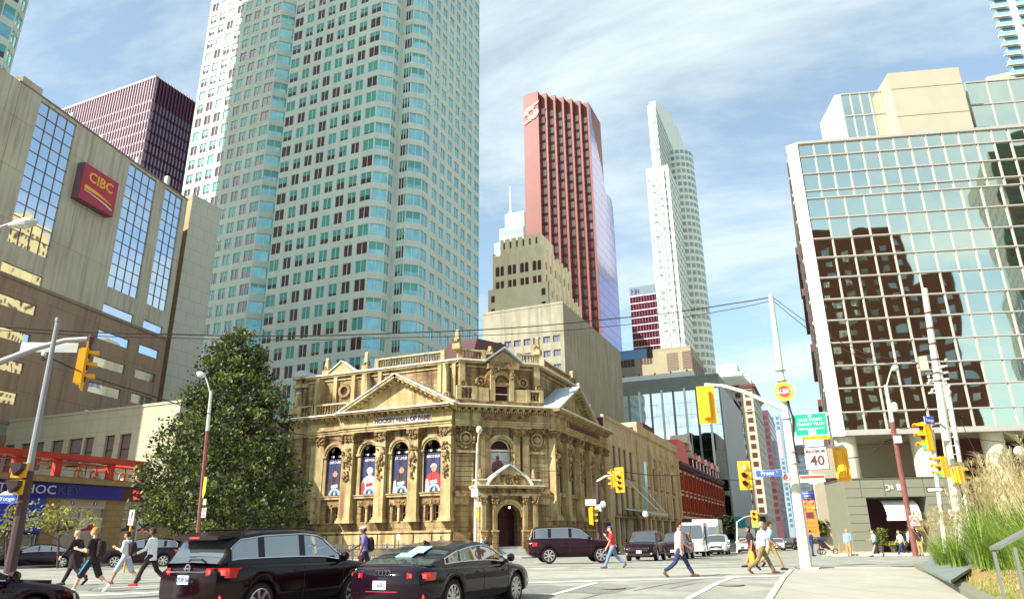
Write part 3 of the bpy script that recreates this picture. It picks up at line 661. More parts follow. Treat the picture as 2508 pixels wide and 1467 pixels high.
def street_block(label, px, py, y0d, s0, wall, glassm, nfl, fh, nbay, corn=None, sw=14, zbot=3, xf=-24.2, wfrac=.55, hfrac=.6, north=None, cornmat=None, nS=None):
    c = onx(px, py, xf); zt = c.z; y0 = c.y; T = thing('office_block', label, 'building', (xf, y0, -1)); L_ = y0d
    E_ = Face((xf, y0), (xf, y0+L_)); F = Face((xf-sw, y0), (xf, y0)); wb = MB(); wins = Wins()
    prism(wb, [(xf-sw,y0),(xf,y0),(xf,y0+L_),(xf-sw,y0+L_)], -2, zt, wall, 'roof_grey')
    if corn:
        for FF in (F, E_): 
            wb.fb(FF, -corn if FF is F else 0, FF.w+(corn if FF is F else 0), zt-1.0, zt+.4, 0.002, corn, cornmat or wall); wb.fb(FF, 0, FF.w, zt-2.0, zt-1.0, .002, corn*.5, wall)
            wb.fb(FF, 0, FF.w, zt-12, zt-11.5, .002, .35, wall)
    wb.build('wall', T)
    for FF, n in ((E_, nbay), (F, nS or max(3, int(nbay*sw/L_)))):
        for i in range(n):
            for k in range(nfl):
                z1 = zt - 3.0 - fh*k
                if z1 - fh < zbot: continue
                u = FF.w*(i+.5)/n; hw = FF.w/n*wfrac/2; m_ = MB(); m_.fb(FF, u-hw, u+hw, z1-fh*hfrac, z1, .003, .03, glassm); wins.add(m_)
    wins.build(T); return T, c
mat('brown_brick', (.19,.10,.08), .85, var=.1, vs=.3); mat('stone_tall', (.52,.46,.33), .8, var=.08, vs=.3); mat('maroon_cornice', (.12,.03,.03), .6)
street_block('brown brick block with punched windows beyond the mirror glass block', 1797, 975, 24, 0, 'brown_brick', 'dark_glass', 13, 3.9, 7, None, 12)
street_block('tall cream stone office block with a heavy dark cornice down the street', 1840, 943, 48, 0, 'stone_tall', 'deco_dark', 22, 3.9, 14, 1.6, 17, cornmat='maroon_cornice')
mat('wine_wall', (.10,.035,.05), .5, var=.15, vs=.1, spec=.6)
street_block('dark wine coloured tower beyond the cream cornice building', 1880, 1003, 60, 0, 'wine_wall', 'dark_glass', 30, 3.8, 16, None, 20)
mat('slate_blue', (.28,.36,.42), .3, metal=.2, var=.15, vs=.05); mat('slate_glass', (.12,.19,.26), .1, metal=.3)
street_block('blue grey glass tower far down the street beside the tall pole', 1908, 1010, 90, 0, 'slate_blue', 'slate_glass', 40, 3.8, 20, None, 30, nS=8)
def far_block(label, pl, pr, py, s, wall, gm, nfl, nb):
    a = D(pl, py, s); b = Zp(pr, py, a.z); T = thing('office_tower', label, 'tower', (a.x, a.y, -1)); wb = MB(); prism(wb, [(a.x,a.y),(b.x,a.y),(b.x,a.y+30),(a.x,a.y+30)], -2, a.z, wall); wb.build('wall', T); F = Face((a.x,a.y),(b.x,a.y)); wins = Wins()
    for k in range(nfl):
        for i in range(nb): m_ = MB(); u = F.w*(i+.5)/nb; m_.fb(F, u-F.w/nb*.32, u+F.w/nb*.32, a.z-3-4*k, a.z-1-4*k, .01, .1, gm); wins.add(m_)
    wins.build(T)
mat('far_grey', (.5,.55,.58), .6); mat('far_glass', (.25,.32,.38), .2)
far_block('hazy grey slab tower at the far end of the street', 1994, 2020, 1231, 700, 'far_grey', 'far_glass', 11, 8)
far_block('pale blue tower far behind the tall pole', 1940, 1968, 1075, 560, 'far_grey', 'far_glass', 26, 6)
far_block('low blue grey tower behind the orange road works sign', 1962, 1990, 1182, 620, 'far_grey', 'far_glass', 14, 5)
far_block('distant grey tower just left of the dark cornice buildings', 2018, 2036, 1262, 760, 'slate_blue', 'far_glass', 6, 5)
# corner of a balconied tower, top right
a = D(2440,20,150); T = thing('apartment_tower', 'corner of a pale balconied tower cut off at the top right', 'tower', (a.x, a.y, -1)); wb = MB(); z1 = a.z + 30; m_ = MB()
e1 = D(2433,0,150); e2 = D(2480,190,150); xe = (e1.x+e2.x)/2
prism(wb, [(xe,a.y),(xe+25,a.y+6),(xe+32,a.y+30),(xe+14,a.y+30)], -2, z1, 'ok_white'); wb.build('wall', T); F = Face((xe,a.y),(xe+25,a.y+6)); wins = Wins('balcony')
for k in range(22):
    for i in range(4): q = MB(); q.fb(F, -1+6*i, 3+6*i, z1-3*k-.3, z1-3*k, .01, .7, 'offwhite'); q.fb(F, -1+6*i, 3+6*i, z1-3*k, z1-3*k+1, .6, .7, 'pale_glass'); wins.add(q)
wins.build(T)
m_ = MB()
for k in range(22):
    for i in range(5): m_.fb(F, .5+5*i, 3.5+5*i, z1-3*k-2.3, z1-3*k-.5, .01, .06, 'ok_dark')
m_.build('window', T)
# towers south east of the camera that the mirror glass shows
mat('cream_tower', (.75,.60,.28), .7, var=.1, vs=.3); mat('condo_brick', (.13,.045,.025), .8, var=.1, vs=.3); mat('teal_wall', (.03,.13,.085), .4, col2=(.16,.08,.03), vs=.35)
def refl_tower(label, pts, zt, wall, fm, n):
    T = thing('apartment_tower', label, 'tower', (*pts[0], -1)); wb = MB(); prism(wb, pts, -2, zt, wall); wb.build('wall', T); m_ = MB()
    for a, b in zip(pts, pts[1:] + pts[:1]):
        F = Face(a, b)
        for k in range(int(zt/3)-1):
            for i in range(int(F.w/3.2)): u = F.w*(i+.5)/int(F.w/3.2); m_.fb(F, u-.8, u+.8, 3*k+1.2, 3*k+2.7, .01, .05, fm)
    struct(m_.build('window', T), 'stuff'); return T
refl_tower('brown brick apartment slab behind the photographer mirrored in the glass', [(54,-13),(66,-36),(86,-25),(75,-1.3)], 70, 'condo_brick', 'dark_glass', 8)
refl_tower('lower brown brick wing beside the mirrored apartment slab', [(75.1,-1.5),(86.5,-22),(95,-18),(83,3.2)], 57, 'condo_brick', 'dark_glass', 8)
refl_tower('cream apartment tower beyond the right edge that the bank glass mirrors', [(58,205),(80,205),(80,238),(58,238)], 122, 'cream_tower', 'deco_dark', 8)
refl_tower('teal glass tower mirrored at the right of the glass office', [(93,10),(110,-12),(130,0),(118,28)], 86, 'teal_wall', 'tw_glass', 8)
# ================================================================ the old stone bank on the corner
mat('stone', (.44,.34,.165), .85, col2=(.22,.135,.05), vs=.55, bump=.5, bs=5, brick=(1.3,.46,.022,(.42,.32,.24),.74), streak=((.05,.015,.010), 1.0))  # real dark stains, their maroon also stands for the shade
mat('stone_plain', (.52,.43,.22), .8, col2=(.33,.23,.10), vs=.7, bump=.5, bs=6, streak=((.10,.035,.02), .7))
mat('stone_carved', (.40,.28,.12), .85, col2=(.085,.03,.016), vs=2.2, bump=1, bs=9)  # maroon shade of the carving is put into the darker tone
mat('lead', (.50,.56,.60), .5, metal=.2, var=.12, vs=1.5); mat('slate', (.07,.025,.025), .7, var=.2, vs=1)
mat('void', (.05,.006,.012), .15, spec=.8); mat('sill_white', (.72,.68,.56), .7); mat('grey_step', (.42,.42,.40), .8, var=.12, vs=2)
T = thing('museum', 'ornate brown sandstone corner building with pediments, pilasters, balustrades and an arched corner door', 'building', (-27.7, 61.6, -.4))
FS = Face((-60,58.4), (-31.3,58.4)); FC = Face((-31.3,58.4), (-24.2,64.9)); FE = Face((-24.2,64.9), (-24.2,85.4))
rc = random.Random(11); CW = FC.w; EW = FE.w; SW = FS.w
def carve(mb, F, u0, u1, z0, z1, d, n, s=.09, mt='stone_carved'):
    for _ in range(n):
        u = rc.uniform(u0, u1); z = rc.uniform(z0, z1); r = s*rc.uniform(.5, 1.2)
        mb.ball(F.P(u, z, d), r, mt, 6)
def scroll(mb, F, u, z, r, d0, d1, mt='stone_carved'):
    mb.farc(F, u, z, r*.62, r, 0, 360, d0, d1, mt, 12); mb.farc(F, u, z, 0.01, r*.35, 0, 360, d0, d1, mt, 8)
def corbels(mb, F, u0, u1, z, d0, d1, pitch, wd, h, mt):
    n = max(1, int(abs(u1-u0)/pitch))
    for i in range(n): u = u0 + (u1-u0)*(i+.5)/n; mb.fb(F, u-wd/2, u+wd/2, z, z+h, d0, d1, mt)
def wall_arches(mb, F, u0, u1, z0, z1, holes, mt, dep=.55):
    """holes: (uc, half, zbottom, zspring or None for flat)"""
    us = sorted(set([u0, u1] + [x for h in holes for x in (h[0]-h[1], h[0]+h[1])])); zs = sorted(set([z0, z1] + [x for h in holes for x in (h[2], h[3] + (h[1] if h[4] else 0))]))
    def cell(i, j):
        uc = (us[i]+us[i+1])/2; zc = (zs[j]+zs[j+1])/2
        return any(abs(uc-h[0]) < h[1] and h[2] < zc < h[3] + (h[1] if h[4] else 0) for h in holes)
    grid(mb, F, us, zs, cell, mt, dep)
    for h in holes:
        if h[4]:   # spandrels between arch and square hole
            n = 7
            for sgn in (-1, 1):
                pts = [(h[0]+sgn*h[1], h[3]+h[1])] + [(h[0]+sgn*h[1]*math.cos(math.pi/2*k/n), h[3]+h[1]*math.sin(math.pi/2*k/n)) for k in range(n+1)]
                if sgn < 0: pts = pts[::-1]
                mb.fprism(F, pts, -dep, -.004, mt)
def pilaster(F, u0, u1, parent, cart=True, d=.62, z0=2.85, z1=11.42, flute=False, mtl='stone_plain', zcap=.95):
    mb = MB(); c = (u0+u1)/2
    mb.fb(F, u0, u1, z0+.5, z1-zcap, .01, d, mtl); mb.fb(F, u0-.18, u1+.18, z0, z0+.28, .01, d+.2, mtl); mb.fb(F, u0-.08, u1+.08, z0+.28, z0+.5, .01, d+.1, mtl)
    if flute:
        n = 5
        for i in range(n): uu = u0+(u1-u0)*(i+.5)/n; mb.fb(F, uu-(u1-u0)/n*.22, uu+(u1-u0)/n*.22, z0+.8, z1-zcap-.2, d+.002, d+.07, mtl)
    o = mb.build('pilaster', parent, org=F.P(c, z0, 0)) if False else mb.build('pilaster', parent)
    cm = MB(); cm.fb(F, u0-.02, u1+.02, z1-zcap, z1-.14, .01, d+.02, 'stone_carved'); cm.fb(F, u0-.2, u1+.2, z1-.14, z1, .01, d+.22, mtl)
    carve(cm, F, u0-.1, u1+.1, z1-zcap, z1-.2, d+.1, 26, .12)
    for sg in (-1, 1): scroll(cm, F, c+sg*(u1-u0)*.5, z1-.34, .17, d, d+.22)
    cm.build('capital', o)
    if cart:
        km = MB(); zc = z1 - 2.1; hw = (u1-u0)*.42
        for k in range(60):
            t = rc.random(); w2 = hw*(1-.6*t)*(.75+.5*abs(math.sin(t*9))); zz = zc + .55 - t*3.1
            km.ball(F.P(c+rc.uniform(-w2, w2), zz, d+.08), rc.uniform(.06,.15), 'stone_carved', 6)
        km.lathe(F.P(c, zc-.5, d+.1), [(.02,-.3),(.2,-.2),(.26,0),(.2,.25),(.02,.35)], 'stone_plain', 8); km.build('cartouche', o)
    return o
# ---- walls
wb = MB()
pil_S = [(16.44,17.76),(20.45,21.5),(24.14,25.16),(27.69,28.72)]
cS = [15.2, 19.35, 22.95, 26.5]
holesS = [(c, .92, 5.45, 9.35, 1) for c in cS] + [(c + s*.42, .30, 2.95, 4.35, 0) for c in cS for s in (-1, 1)]
wall_arches(wb, FS, 9, SW, 2.07, 11.42, holesS, 'stone')
wb.quad(FS.P(9,11.42), FS.P(SW,11.42), FS.P(SW,13.2), FS.P(9,13.2), 'stone_plain')
pil_E = [(-.02,1.1),(3.63,4.76),(7.55,8.8),(11.43,12.8),(14.9,15.9),(17.4,18.5)]
cE = [2.36, 6.15, 10.1, 13.85, 16.6]
holesE = [(c, min(.95, hw), 5.45, 9.2, 1) for c, hw in zip(cE, (.95,.95,.95,.8,.5))] + [(c + s*.42, .30, 2.95, 4.35, 0) for c in cE[:4] for s in (-1, 1)]
wall_arches(wb, FE, 0, EW, 2.07, 11.42, holesE, 'stone')
wb.quad(FE.P(0,11.42), FE.P(EW,11.42), FE.P(EW,13.2), FE.P(0,13.2), 'stone_plain')
wall_arches(wb, FC, 0, CW, -1, 11.42, [(4.62, 1.02, 5.9, 9.3, 1)], 'stone')
wb.quad(FC.P(0,11.42), FC.P(CW,11.42), FC.P(CW,13.2), FC.P(0,13.2), 'stone_plain')
for F, a, b in ((FS, 9, SW), (FE, 0, EW)): wb.fb(F, a, b, -2, 1.9, -.3, .25, 'stone'); wb.fb(F, a, b, 1.9, 2.07, -.3, .38, 'stone_plain')
# west wing, lower and set back
wb.fb(FS, -2, 8.6, -2, 11.8, -12, -1.4, 'stone'); wb.fb(FS, 8.6, 12.0, -2, 13.2, -12, -.35, 'stone')
# back, attic
def off(F, d): f = Face.__new__(Face); f.o = F.o + F.n*d; f.t = F.t; f.n = F.n; f.w = F.w; return f
AS, AC, AE = off(FS, -1.5), off(FC, -1.2), off(FE, -1.4)
wb.quad(AS.P(9.84,13.2), AS.P(28.2,13.2), AS.P(28.2,18.1), AS.P(9.84,18.1), 'stone')
wb.quad(AC.P(.6,13.2), AC.P(9.1,13.2), AC.P(9.1,18.1), AC.P(.6,18.1), 'stone')
wb.quad(AE.P(1.2,13.2), AE.P(13.5,13.2), AE.P(13.5,18.1), AE.P(1.2,18.1), 'stone')
p_ = [AS.P(9.84,18.1), AS.P(28.2,18.1), AE.P(1.2,18.1), AE.P(13.5,18.1), AE.P(13.5,18.1,-16), AS.P(9.84,18.1,-12)]
wb.add(p_, [(0,1,2,3,4,5)], 'roof_grey'); wb.quad(AS.P(9.84,10), AS.P(9.84,18.1), AS.P(9.84,18.1,-12), AS.P(9.84,10,-12), 'stone'); wb.quad(AE.P(13.5,10), AE.P(13.5,18.1), AE.P(13.5,18.1,-16), AE.P(13.5,10,-16), 'stone')
wb.quad(FE.P(EW,-1), FE.P(EW,13), FE.P(EW,13,-14), FE.P(EW,-1,-14), 'stone'); wb.quad(FS.P(9,13.2), FS.P(SW,13.2), AS.P(SW,13.2,-3), AS.P(9,13.2,-3), 'lead')
wb.quad(FC.P(0,13.2), FC.P(CW,13.2), FC.P(CW,13.2,-1.6), FC.P(0,13.2,-1.6), 'lead'); wb.quad(FE.P(0,13.2), FE.P(EW,13.2), FE.P(EW,13.2,-2.5), FE.P(0,13.2,-2.5), 'lead')
wb.build('wall', T)
# ---- basement panels, string courses
bb = MB()
for i in range(8): u = 13.2 + i*1.95; bb.fb(FS, u, u+1.8, .55, 1.75, .252, .36, 'stone_plain')
for F, a, b, cs in ((FS, 12, SW, cS), (FE, 1.1, 17.5, cE)):
    bb.fb(F, a, b, 5.12, 5.36, .003, .32, 'stone_plain'); bb.fb(F, a, b, 5.36, 5.44, .003, .42, 'stone_plain')
    for c in cs:
        bb.fb(F, c-1.1, c+1.1, 4.4, 5.1, .003, .10, 'stone_carved'); carve(bb, F, c-1.0, c+1.0, 4.45, 4.75, .12, 22, .1); bb.fb(F, c-.11, c+.11, 2.9, 4.4, -.2, .12, 'stone_plain'); bb.fb(F, c-.16, c+.16, 4.2, 4.4, -.2, .18, 'stone_carved')
bb.fb(FC, 0.05, 1.6, 5.0, 5.5, .003, .35, 'stone_carved'); bb.fb(FC, 8.2, 9.6, 5.0, 5.5, .003, .35, 'stone_carved'); bb.fb(FC, .1, 1.5, 4.3, 5.0, .003, .15, 'stone_plain'); bb.fb(FC, 8.3, 9.5, 4.3, 5.0, .003, .15, 'stone_plain')
bb.fb(FC, 0, 1.7, -1, 1.9, .003, .25, 'stone'); bb.fb(FC, 7.9, CW, -1, 1.9, .003, .25, 'stone')
for k in range(10): z = 5.9 + .46*k; bb.fb(FC, .15, 1.9, z, z+.4, .003, .05, 'stone_plain'); bb.fb(FC, 7.7, 9.4, z, z+.4, .003, .05, 'stone_plain')
bb.build('string_course', T)
for u0, u1 in pil_S: pilaster(FS, u0, u1, T)
pilaster(FS, 12.29, 13.9, T, False, .25)
for k, (u0, u1) in enumerate(pil_E): pilaster(FE, u0, u1, T, k < 5)
for u0, u1 in ((2.25,2.95),(3.0,3.42),(5.85,6.5),(6.75,7.45)): pilaster(FC, u0, u1, T, False, .28, 5.9, 11.42, True, 'stone_plain', .8)
# medallions on the chamfer
for u in (1.13, 8.3):
    m_ = MB(); m_.farc(FC, u, 10.3, .5, .62, 0, 360, .004, .22, 'stone_plain', 16); m_.farc(FC, u, 10.3, .01, .3, 0, 360, .004, .18, 'stone_plain', 10)
    for k in range(40): a = math.radians(rc.uniform(-200, 20)); m_.ball(FC.P(u+.85*math.cos(a), 10.25+.85*math.sin(a), .12), rc.uniform(.08,.17), 'stone_carved', 6)
    carve(m_, FC, u-.9, u+.9, 11.0, 11.35, .1, 20, .12); m_.fb(FC, u-.95, u+.95, 8.95, 9.15, .004, .3, 'stone_plain'); m_.build('medallion', T)
# ---- entablature and cornice (architrave, frieze, dentils, modillions, corona)
en = MB()
def entab(F, a, b, ea, eb, d):
    en.fb(F, a, b, 11.42, 11.62, .0, d+.02, 'stone_plain'); en.fb(F, a, b, 11.62, 11.86, .0, d+.1, 'stone_plain'); en.fb(F, a-ea*.1, b+eb*.1, 11.86, 11.96, 0, d+.24, 'stone_plain')
    en.fb(F, a, b, 11.96, 12.72, .0, d-.02, 'stone_plain'); corbels(en, F, a, b, 12.72, 0, d+.22, .24, .12, .17, 'stone_plain')
    en.fb(F, a, b, 12.89, 12.94, 0, d+.3, 'stone_plain'); corbels(en, F, a, b, 12.94, 0, d+.62, .62, .28, .2, 'stone_plain')
    en.fb(F, a-ea*.45, b+eb*.45, 13.14, 13.3, -.3, d+.85, 'stone_plain'); en.fb(F, a-ea*.5, b+eb*.5, 13.3, 13.42, -.3, d+.98, 'sill_white')
entab(FS, 15.9, 28.75, 0, .3, .62); entab(FS, 9.6, 15.9, 0, 0, .15); entab(FC, 0, CW, -.2, -.2, .28); entab(FE, -.05, 18.6, .3, .6, .62)
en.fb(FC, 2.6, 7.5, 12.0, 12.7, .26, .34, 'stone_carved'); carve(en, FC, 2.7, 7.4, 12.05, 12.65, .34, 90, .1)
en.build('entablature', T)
# inscription
mat('plate', (.50,.50,.46), .6, var=.08, vs=1); mat('ink', (.10,.03,.03), .7)
pl = MB(); pl.fb(FS, 20.0, 26.6, 11.98, 12.70, .602, .66, 'plate'); sgn = tag(pl.build('inscription_panel', T), '', ''); 
for k in ('label','category'): del sgn[k]
text('HOCKEY HALL OF FAME', .60, 'ink', 'lettering', sgn, FS.P(23.35, 12.33, .68), FS.t, bold=.03, sx=.97)
pl = MB(); pl.fb(FE, 3.8, 15.6, 12.0, 12.68, .602, .68, 'stone_carved'); pl.fb(FE, 4.6, 14.8, 12.12, 12.56, .69, .72, 'slate'); pl.build('inscription_panel', T)
# ---- pediments
def pediment(F, u0, u1, zb, zt, name='pediment', d0=-.2, d1=1.5, th=.38, roofd=5.0):
    m_ = MB(); c = (u0+u1)/2
    m_.fprism(F, [(u0+.5,zb),(u1-.5,zb),(c,zt-.45)], d0, d1-1.05, 'stone_plain')
    for a, b in (((u0,zb), (c,zt)), ((c,zt), (u1,zb))):
        dx, dz = b[0]-a[0], b[1]-a[1]; L_ = math.hypot(dx, dz); nx, nz = -dz/L_, dx/L_
        off_ = lambda p, q: (p[0]-nx*q, p[1]-nz*q)
        m_.fprism(F, [off_(a,th), off_(b,th), off_(b,.1), off_(a,.1)][::1], d0, d1-.1, 'stone_plain')
        m_.fprism(F, [off_(a,.1), off_(b,.1), b, a], d0, d1, 'lead')
        m_.fprism(F, [off_(a,th+.3), off_(b,th+.3), off_(b,th), off_(a,th)], d0, d1-.75, 'stone_plain')
        n = int(L_/.55)
        for i in range(1, n):
            q = (a[0]+dx*i/n, a[1]+dz*i/n); q0 = off_(q, th+.2); q1 = off_(q, th); tx, tz = dx/L_*.13, dz/L_*.13
            m_.fprism(F, [(q0[0]-tx,q0[1]-tz),(q0[0]+tx,q0[1]+tz),(q1[0]+tx,q1[1]+tz),(q1[0]-tx,q1[1]-tz)], d1-.75, d1-.3, 'stone_plain')
    o = m_.build(name, T, recalc=True)
    r = MB(); r.quad(F.P(u0,zb,d0), F.P(c,zt,d0), F.P(c,zt,-roofd), F.P(u0,zb,-roofd), 'lead'); r.quad(F.P(u1,zb,d0), F.P(c,zt,d0), F.P(c,zt,-roofd), F.P(u1,zb,-roofd), 'lead')
    for i in range(1, 9):
        for sg in (0, 1):
            t = i/9; uu = (u0 if sg else u1); a = F.P(uu+(c-uu)*t, zb+(zt-zb)*t+.03, d0-.02); b = F.P(uu+(c-uu)*t, zb+(zt-zb)*t+.03, -roofd); r.beam(a, b, .05, .05, 'lead')
    r.build('lead_roof', o); return o
pediment(FS, 16.0, 29.5, 13.44, 16.85, roofd=1.4); pediment(FE, -.6, 12.9, 13.44, 16.75, roofd=1.3)
# ---- balustrades
def balustrade(F, u0, u1, z0, z1, d, name='balustrade', p=.34):
    m_ = MB(); m_.fb(F, u0, u1, z0, z0+.14, d-.2, d+.12, 'stone_plain'); m_.fb(F, u0-.05, u1+.05, z1-.16, z1-.04, d-.22, d+.16, 'stone_plain'); m_.fb(F, u0-.05, u1+.05, z1-.04, z1, d-.2, d+.14, 'sill_white')
    n = max(1, int((u1-u0)/p)); h = z1-z0-.3
    for i in range(n): m_.lathe(F.P(u0+(u1-u0)*(i+.5)/n, z0+.14, d-.03), [(.08,0),(.13,h*.25),(.06,h*.5),(.1,h*.62),(.06,h*.8),(.09,h)], 'stone_carved', 6)
    for u in (u0, u1): m_.fb(F, u-.22, u+.22, z0-.02, z1+.04, d-.3, d+.2, 'stone_plain')
    m_.build(name, T)
balustrade(FS, 12.2, 16.4, 13.45, 14.75, -.1); balustrade(FS, 10.2, 11.9, 13.45, 14.75, -.1)
balustrade(AS, 18.6, 26.5, 18.25, 19.35, -.1, p=.3); balustrade(AC, .8, 3.3, 18.25, 19.3, -.1, p=.32); balustrade(AC, 7.0, 9.0, 18.25, 19.25, -.1, p=.32); balustrade(AE, 2.9, 11.4, 18.25, 19.3, -.1, p=.32)
balustrade(FC, .55, 2.1, 14.1, 15.4, -.5); balustrade(FC, 7.7, 9.1, 14.1, 15.3, -.5)
m_ = MB()   # attic dressings: cornice, pilaster strips, consoles, panels
for F, a, b in ((AS, 9.7, 28.3), (AC, .5, 9.2), (AE, 1.2, 13.6)):
    m_.fb(F, a, b, 17.9, 18.1, 0, .35, 'stone_plain'); m_.fb(F, a, b, 18.1, 18.25, -.3, .5, 'sill_white'); m_.fb(F, a, b, 17.5, 17.62, 0, .15, 'stone_plain'); m_.fb(F, a, b, 13.3, 14.0, 0, .25, 'stone_plain')
for u in (11.2, 13.6, 15.9, 17.2, 19.2, 26.3, 27.9):
    m_.fb(AS, u-.22, u+.22, 14.0, 17.9, .003, .28, 'stone_plain')
for u in (11.9, 17.9, 27.2): 
    m_.fprism(AS, [(u-.2,14.2),(u+.5,14.2),(u+.25,15),(u+.22,16.8),(u+.05,17.8),(u-.2,17.8)], .0, .9, 'stone_plain'); scroll(m_, AS, u+.3, 14.6, .35, .2, 1.0)
m_.fb(FC, 2.15, 3.6, 14.0, 15.35, -.9, -.35, 'stone_plain'); m_.fb(FC, 6.3, 7.7, 14.0, 15.3, -.9, -.35, 'stone_plain'); m_.fb(FC, .3, 9.4, 15.42, 15.55, -1.2, -.3, 'sill_white') if False else None
m_.fb(FC, .2, 9.4, 13.45, 14.1, -1.2, -.45, 'stone_carved'); 
for u, s in ((2.83,1),(7.25,-1)): scroll(m_, AC, u, 16.05, .5, .2, .7); m_.fprism(AC, [(u+s*.3,15.5),(u+s*1.0,15.5),(u+s*1.0,17.3),(u+s*.5,16.6)][::s], .2, .6, 'stone_carved')
for u in (1.0, 8.9): m_.fb(AC, u-.3, u+.3, 14.1, 17.9, .003, .3, 'stone_plain'); scroll(m_, AC, u, 15.6, .35, .3, .8)
m_.build('attic_dressing', T)
m_ = MB(); m_.fprism(AS, [(12.9,18.26),(16.0,18.26),(14.45,19.35)], -.3, .5, 'stone_plain'); m_.beam(AS.P(12.7,18.3,.2), AS.P(14.45,19.5,.2), .9, .1, 'sill_white'); m_.beam(AS.P(16.2,18.3,.2), AS.P(14.45,19.5,.2), .9, .1, 'sill_white')
m_.farc(AS, 14.75, 16.3, .45, .75, 0, 360, .003, .25, 'stone_carved', 14); m_.farc(AS, 14.75, 16.3, 0.01, .44, 0, 360, .003, .05, 'void', 12); m_.build('oculus_gable', T)
# ---- dormer over the chamfer
m_ = MB(); F = AC
m_.fb(F, 3.75, 4.2, 14.1, 17.3, .0, .9, 'stone_plain'); m_.fb(F, 5.75, 6.2, 14.1, 17.3, .0, .9, 'stone_plain'); m_.fb(F, 3.5, 6.75, 17.3, 17.95, 0, 1.0, 'stone_carved')
m_.farc(F, 5.0, 15.95, .78, 1.15, 0, 180, 0, .75, 'stone_plain', 12)
for k in range(9):
    a = math.radians(10+20*k); m_.beam(F.P(5.0+.12*math.cos(a), 15.95+.12*math.sin(a), .3), F.P(5.0+.74*math.cos(a), 15.95+.74*math.sin(a), .35), .16, .16, 'stone_carved')
m_.fb(F, 4.2, 5.8, 15.72, 15.92, 0, .8, 'stone_carved'); m_.fprism(F, [(4.2,17.0),(4.2,15.95)] + [(5.0-.8*math.cos(math.pi*k/8), 15.95+1.1*math.sin(math.pi*k/8)) for k in range(9)] + [(5.8,17.0),(5.8,17.3),(4.2,17.3)], .0, .5, 'stone_plain')
m_.fprism(F, [(3.45,18.0),(6.85,18.0),(5.15,19.15)], 0, .8, 'stone_plain'); m_.beam(F.P(3.2,18.05,.6), F.P(5.15,19.5,.6), 1.3, .14, 'lead'); m_.beam(F.P(7.1,18.05,.6), F.P(5.15,19.5,.6), 1.3, .14, 'lead')
carve(m_, F, 4.2, 4.6, 17.0, 17.9, .95, 20, .13); carve(m_, F, 3.7, 4.1, 16.3, 17.2, .9, 20, .12); carve(m_, F, 5.85, 6.25, 16.3, 17.2, .9, 20, .12); dm = m_.build('dormer', T)
w_ = window(F, 4.2, 5.75, 13.95, 15.72, .3, 'void', 'sill_white', 1, 2, .08, None, 0, .08); w_.build('window', dm)
# ---- obelisks and urns on the skyline
def obelisk(p, h, w0, name='obelisk'):
    m_ = MB(); p = Vector(p)
    m_.box(p.x-w0, p.x+w0, p.y-w0, p.y+w0, p.z, p.z+h*.28, 'stone_plain'); a, b = w0*.72, w0*.36
    m_.hexa([(p.x-a,p.y-a,p.z+h*.28),(p.x+a,p.y-a,p.z+h*.28),(p.x+a,p.y+a,p.z+h*.28),(p.x-a,p.y+a,p.z+h*.28),(p.x-b,p.y-b,p.z+h*.95),(p.x+b,p.y-b,p.z+h*.95),(p.x+b,p.y+b,p.z+h*.95),(p.x-b,p.y+b,p.z+h*.95)], 'stone_plain')
    m_.box(p.x-b*1.1, p.x+b*1.1, p.y-b*1.1, p.y+b*1.1, p.z+h*.95, p.z+h, 'sill_white')
    for k in range(16): an = rc.uniform(0, 6.28); m_.ball((p.x+a*1.1*math.cos(an), p.y+a*1.1*math.sin(an), p.z+h*rc.uniform(.28,.5)), w0*.28, 'stone_carved', 6)
    m_.build(name, T)
for p, h, w0 in ((AS.P(12.2,18.2,0), 1.9, .38), (AS.P(17.3,18.2,0), 2.0, .38), (AC.P(.55,19.2,0), 2.0, .42), (AC.P(9.1,19.2,0), 1.9, .4), (AE.P(12.1,17.9,0), 2.0, .42), (FS.P(9.5,14.0,-.4), 2.4, .5), (AE.P(14.5,16.9,0), 2.0, .42), (AC.P(4.6,19.4,-2), .9, .4), (FE.P(14.6,13.4,-.4), 1.8, .4)): obelisk(p, h, w0)
m_ = MB(); m_.box(AE.o.x-4, AE.o.x-.5, AE.P(14).y, AE.P(18).y, 13.2, 16.8, 'stone'); m_.fb(AE, 13.8, 18, 16.6, 16.9, -3, .4, 'sill_white'); m_.build('parapet', T)
# chimney, mansard
m_ = MB(); m_.fb(FS, 6.6, 8.1, 11.8, 18.6, -4.6, -3.2, 'stone'); m_.fb(FS, 6.4, 8.3, 17.6, 18.0, -4.8, -3.0, 'stone_plain'); m_.fb(FS, 6.3, 8.4, 18.6, 18.9, -4.9, -2.9, 'stone_plain')
m_.fprism(FS, [(6.3,18.9),(8.4,18.9)] + [(7.35+1.05*math.cos(math.pi*k/8), 18.9+.7*math.sin(math.pi*k/8)) for k in range(9)], -4.9, -2.9, 'lead'); m_.build('chimney', T)
m_ = MB(); q = [AS.P(22.8,18.2,-3), AS.P(28.6,18.2,-2.2), AE.P(3,18.2,-3), AE.P(11,18.2,-5), AS.P(24,18.2,-13)]; cc = sum(q, Vector())/5
tq = [cc + (x-cc)*.62 + Vector((0,0,3.4)) for x in q]; m_.add(q + tq, [(i,(i+1)%5,(i+1)%5+5,i+5) for i in range(5)] + [(5,6,7,8,9)], 'slate'); m_.build('mansard_roof', T)
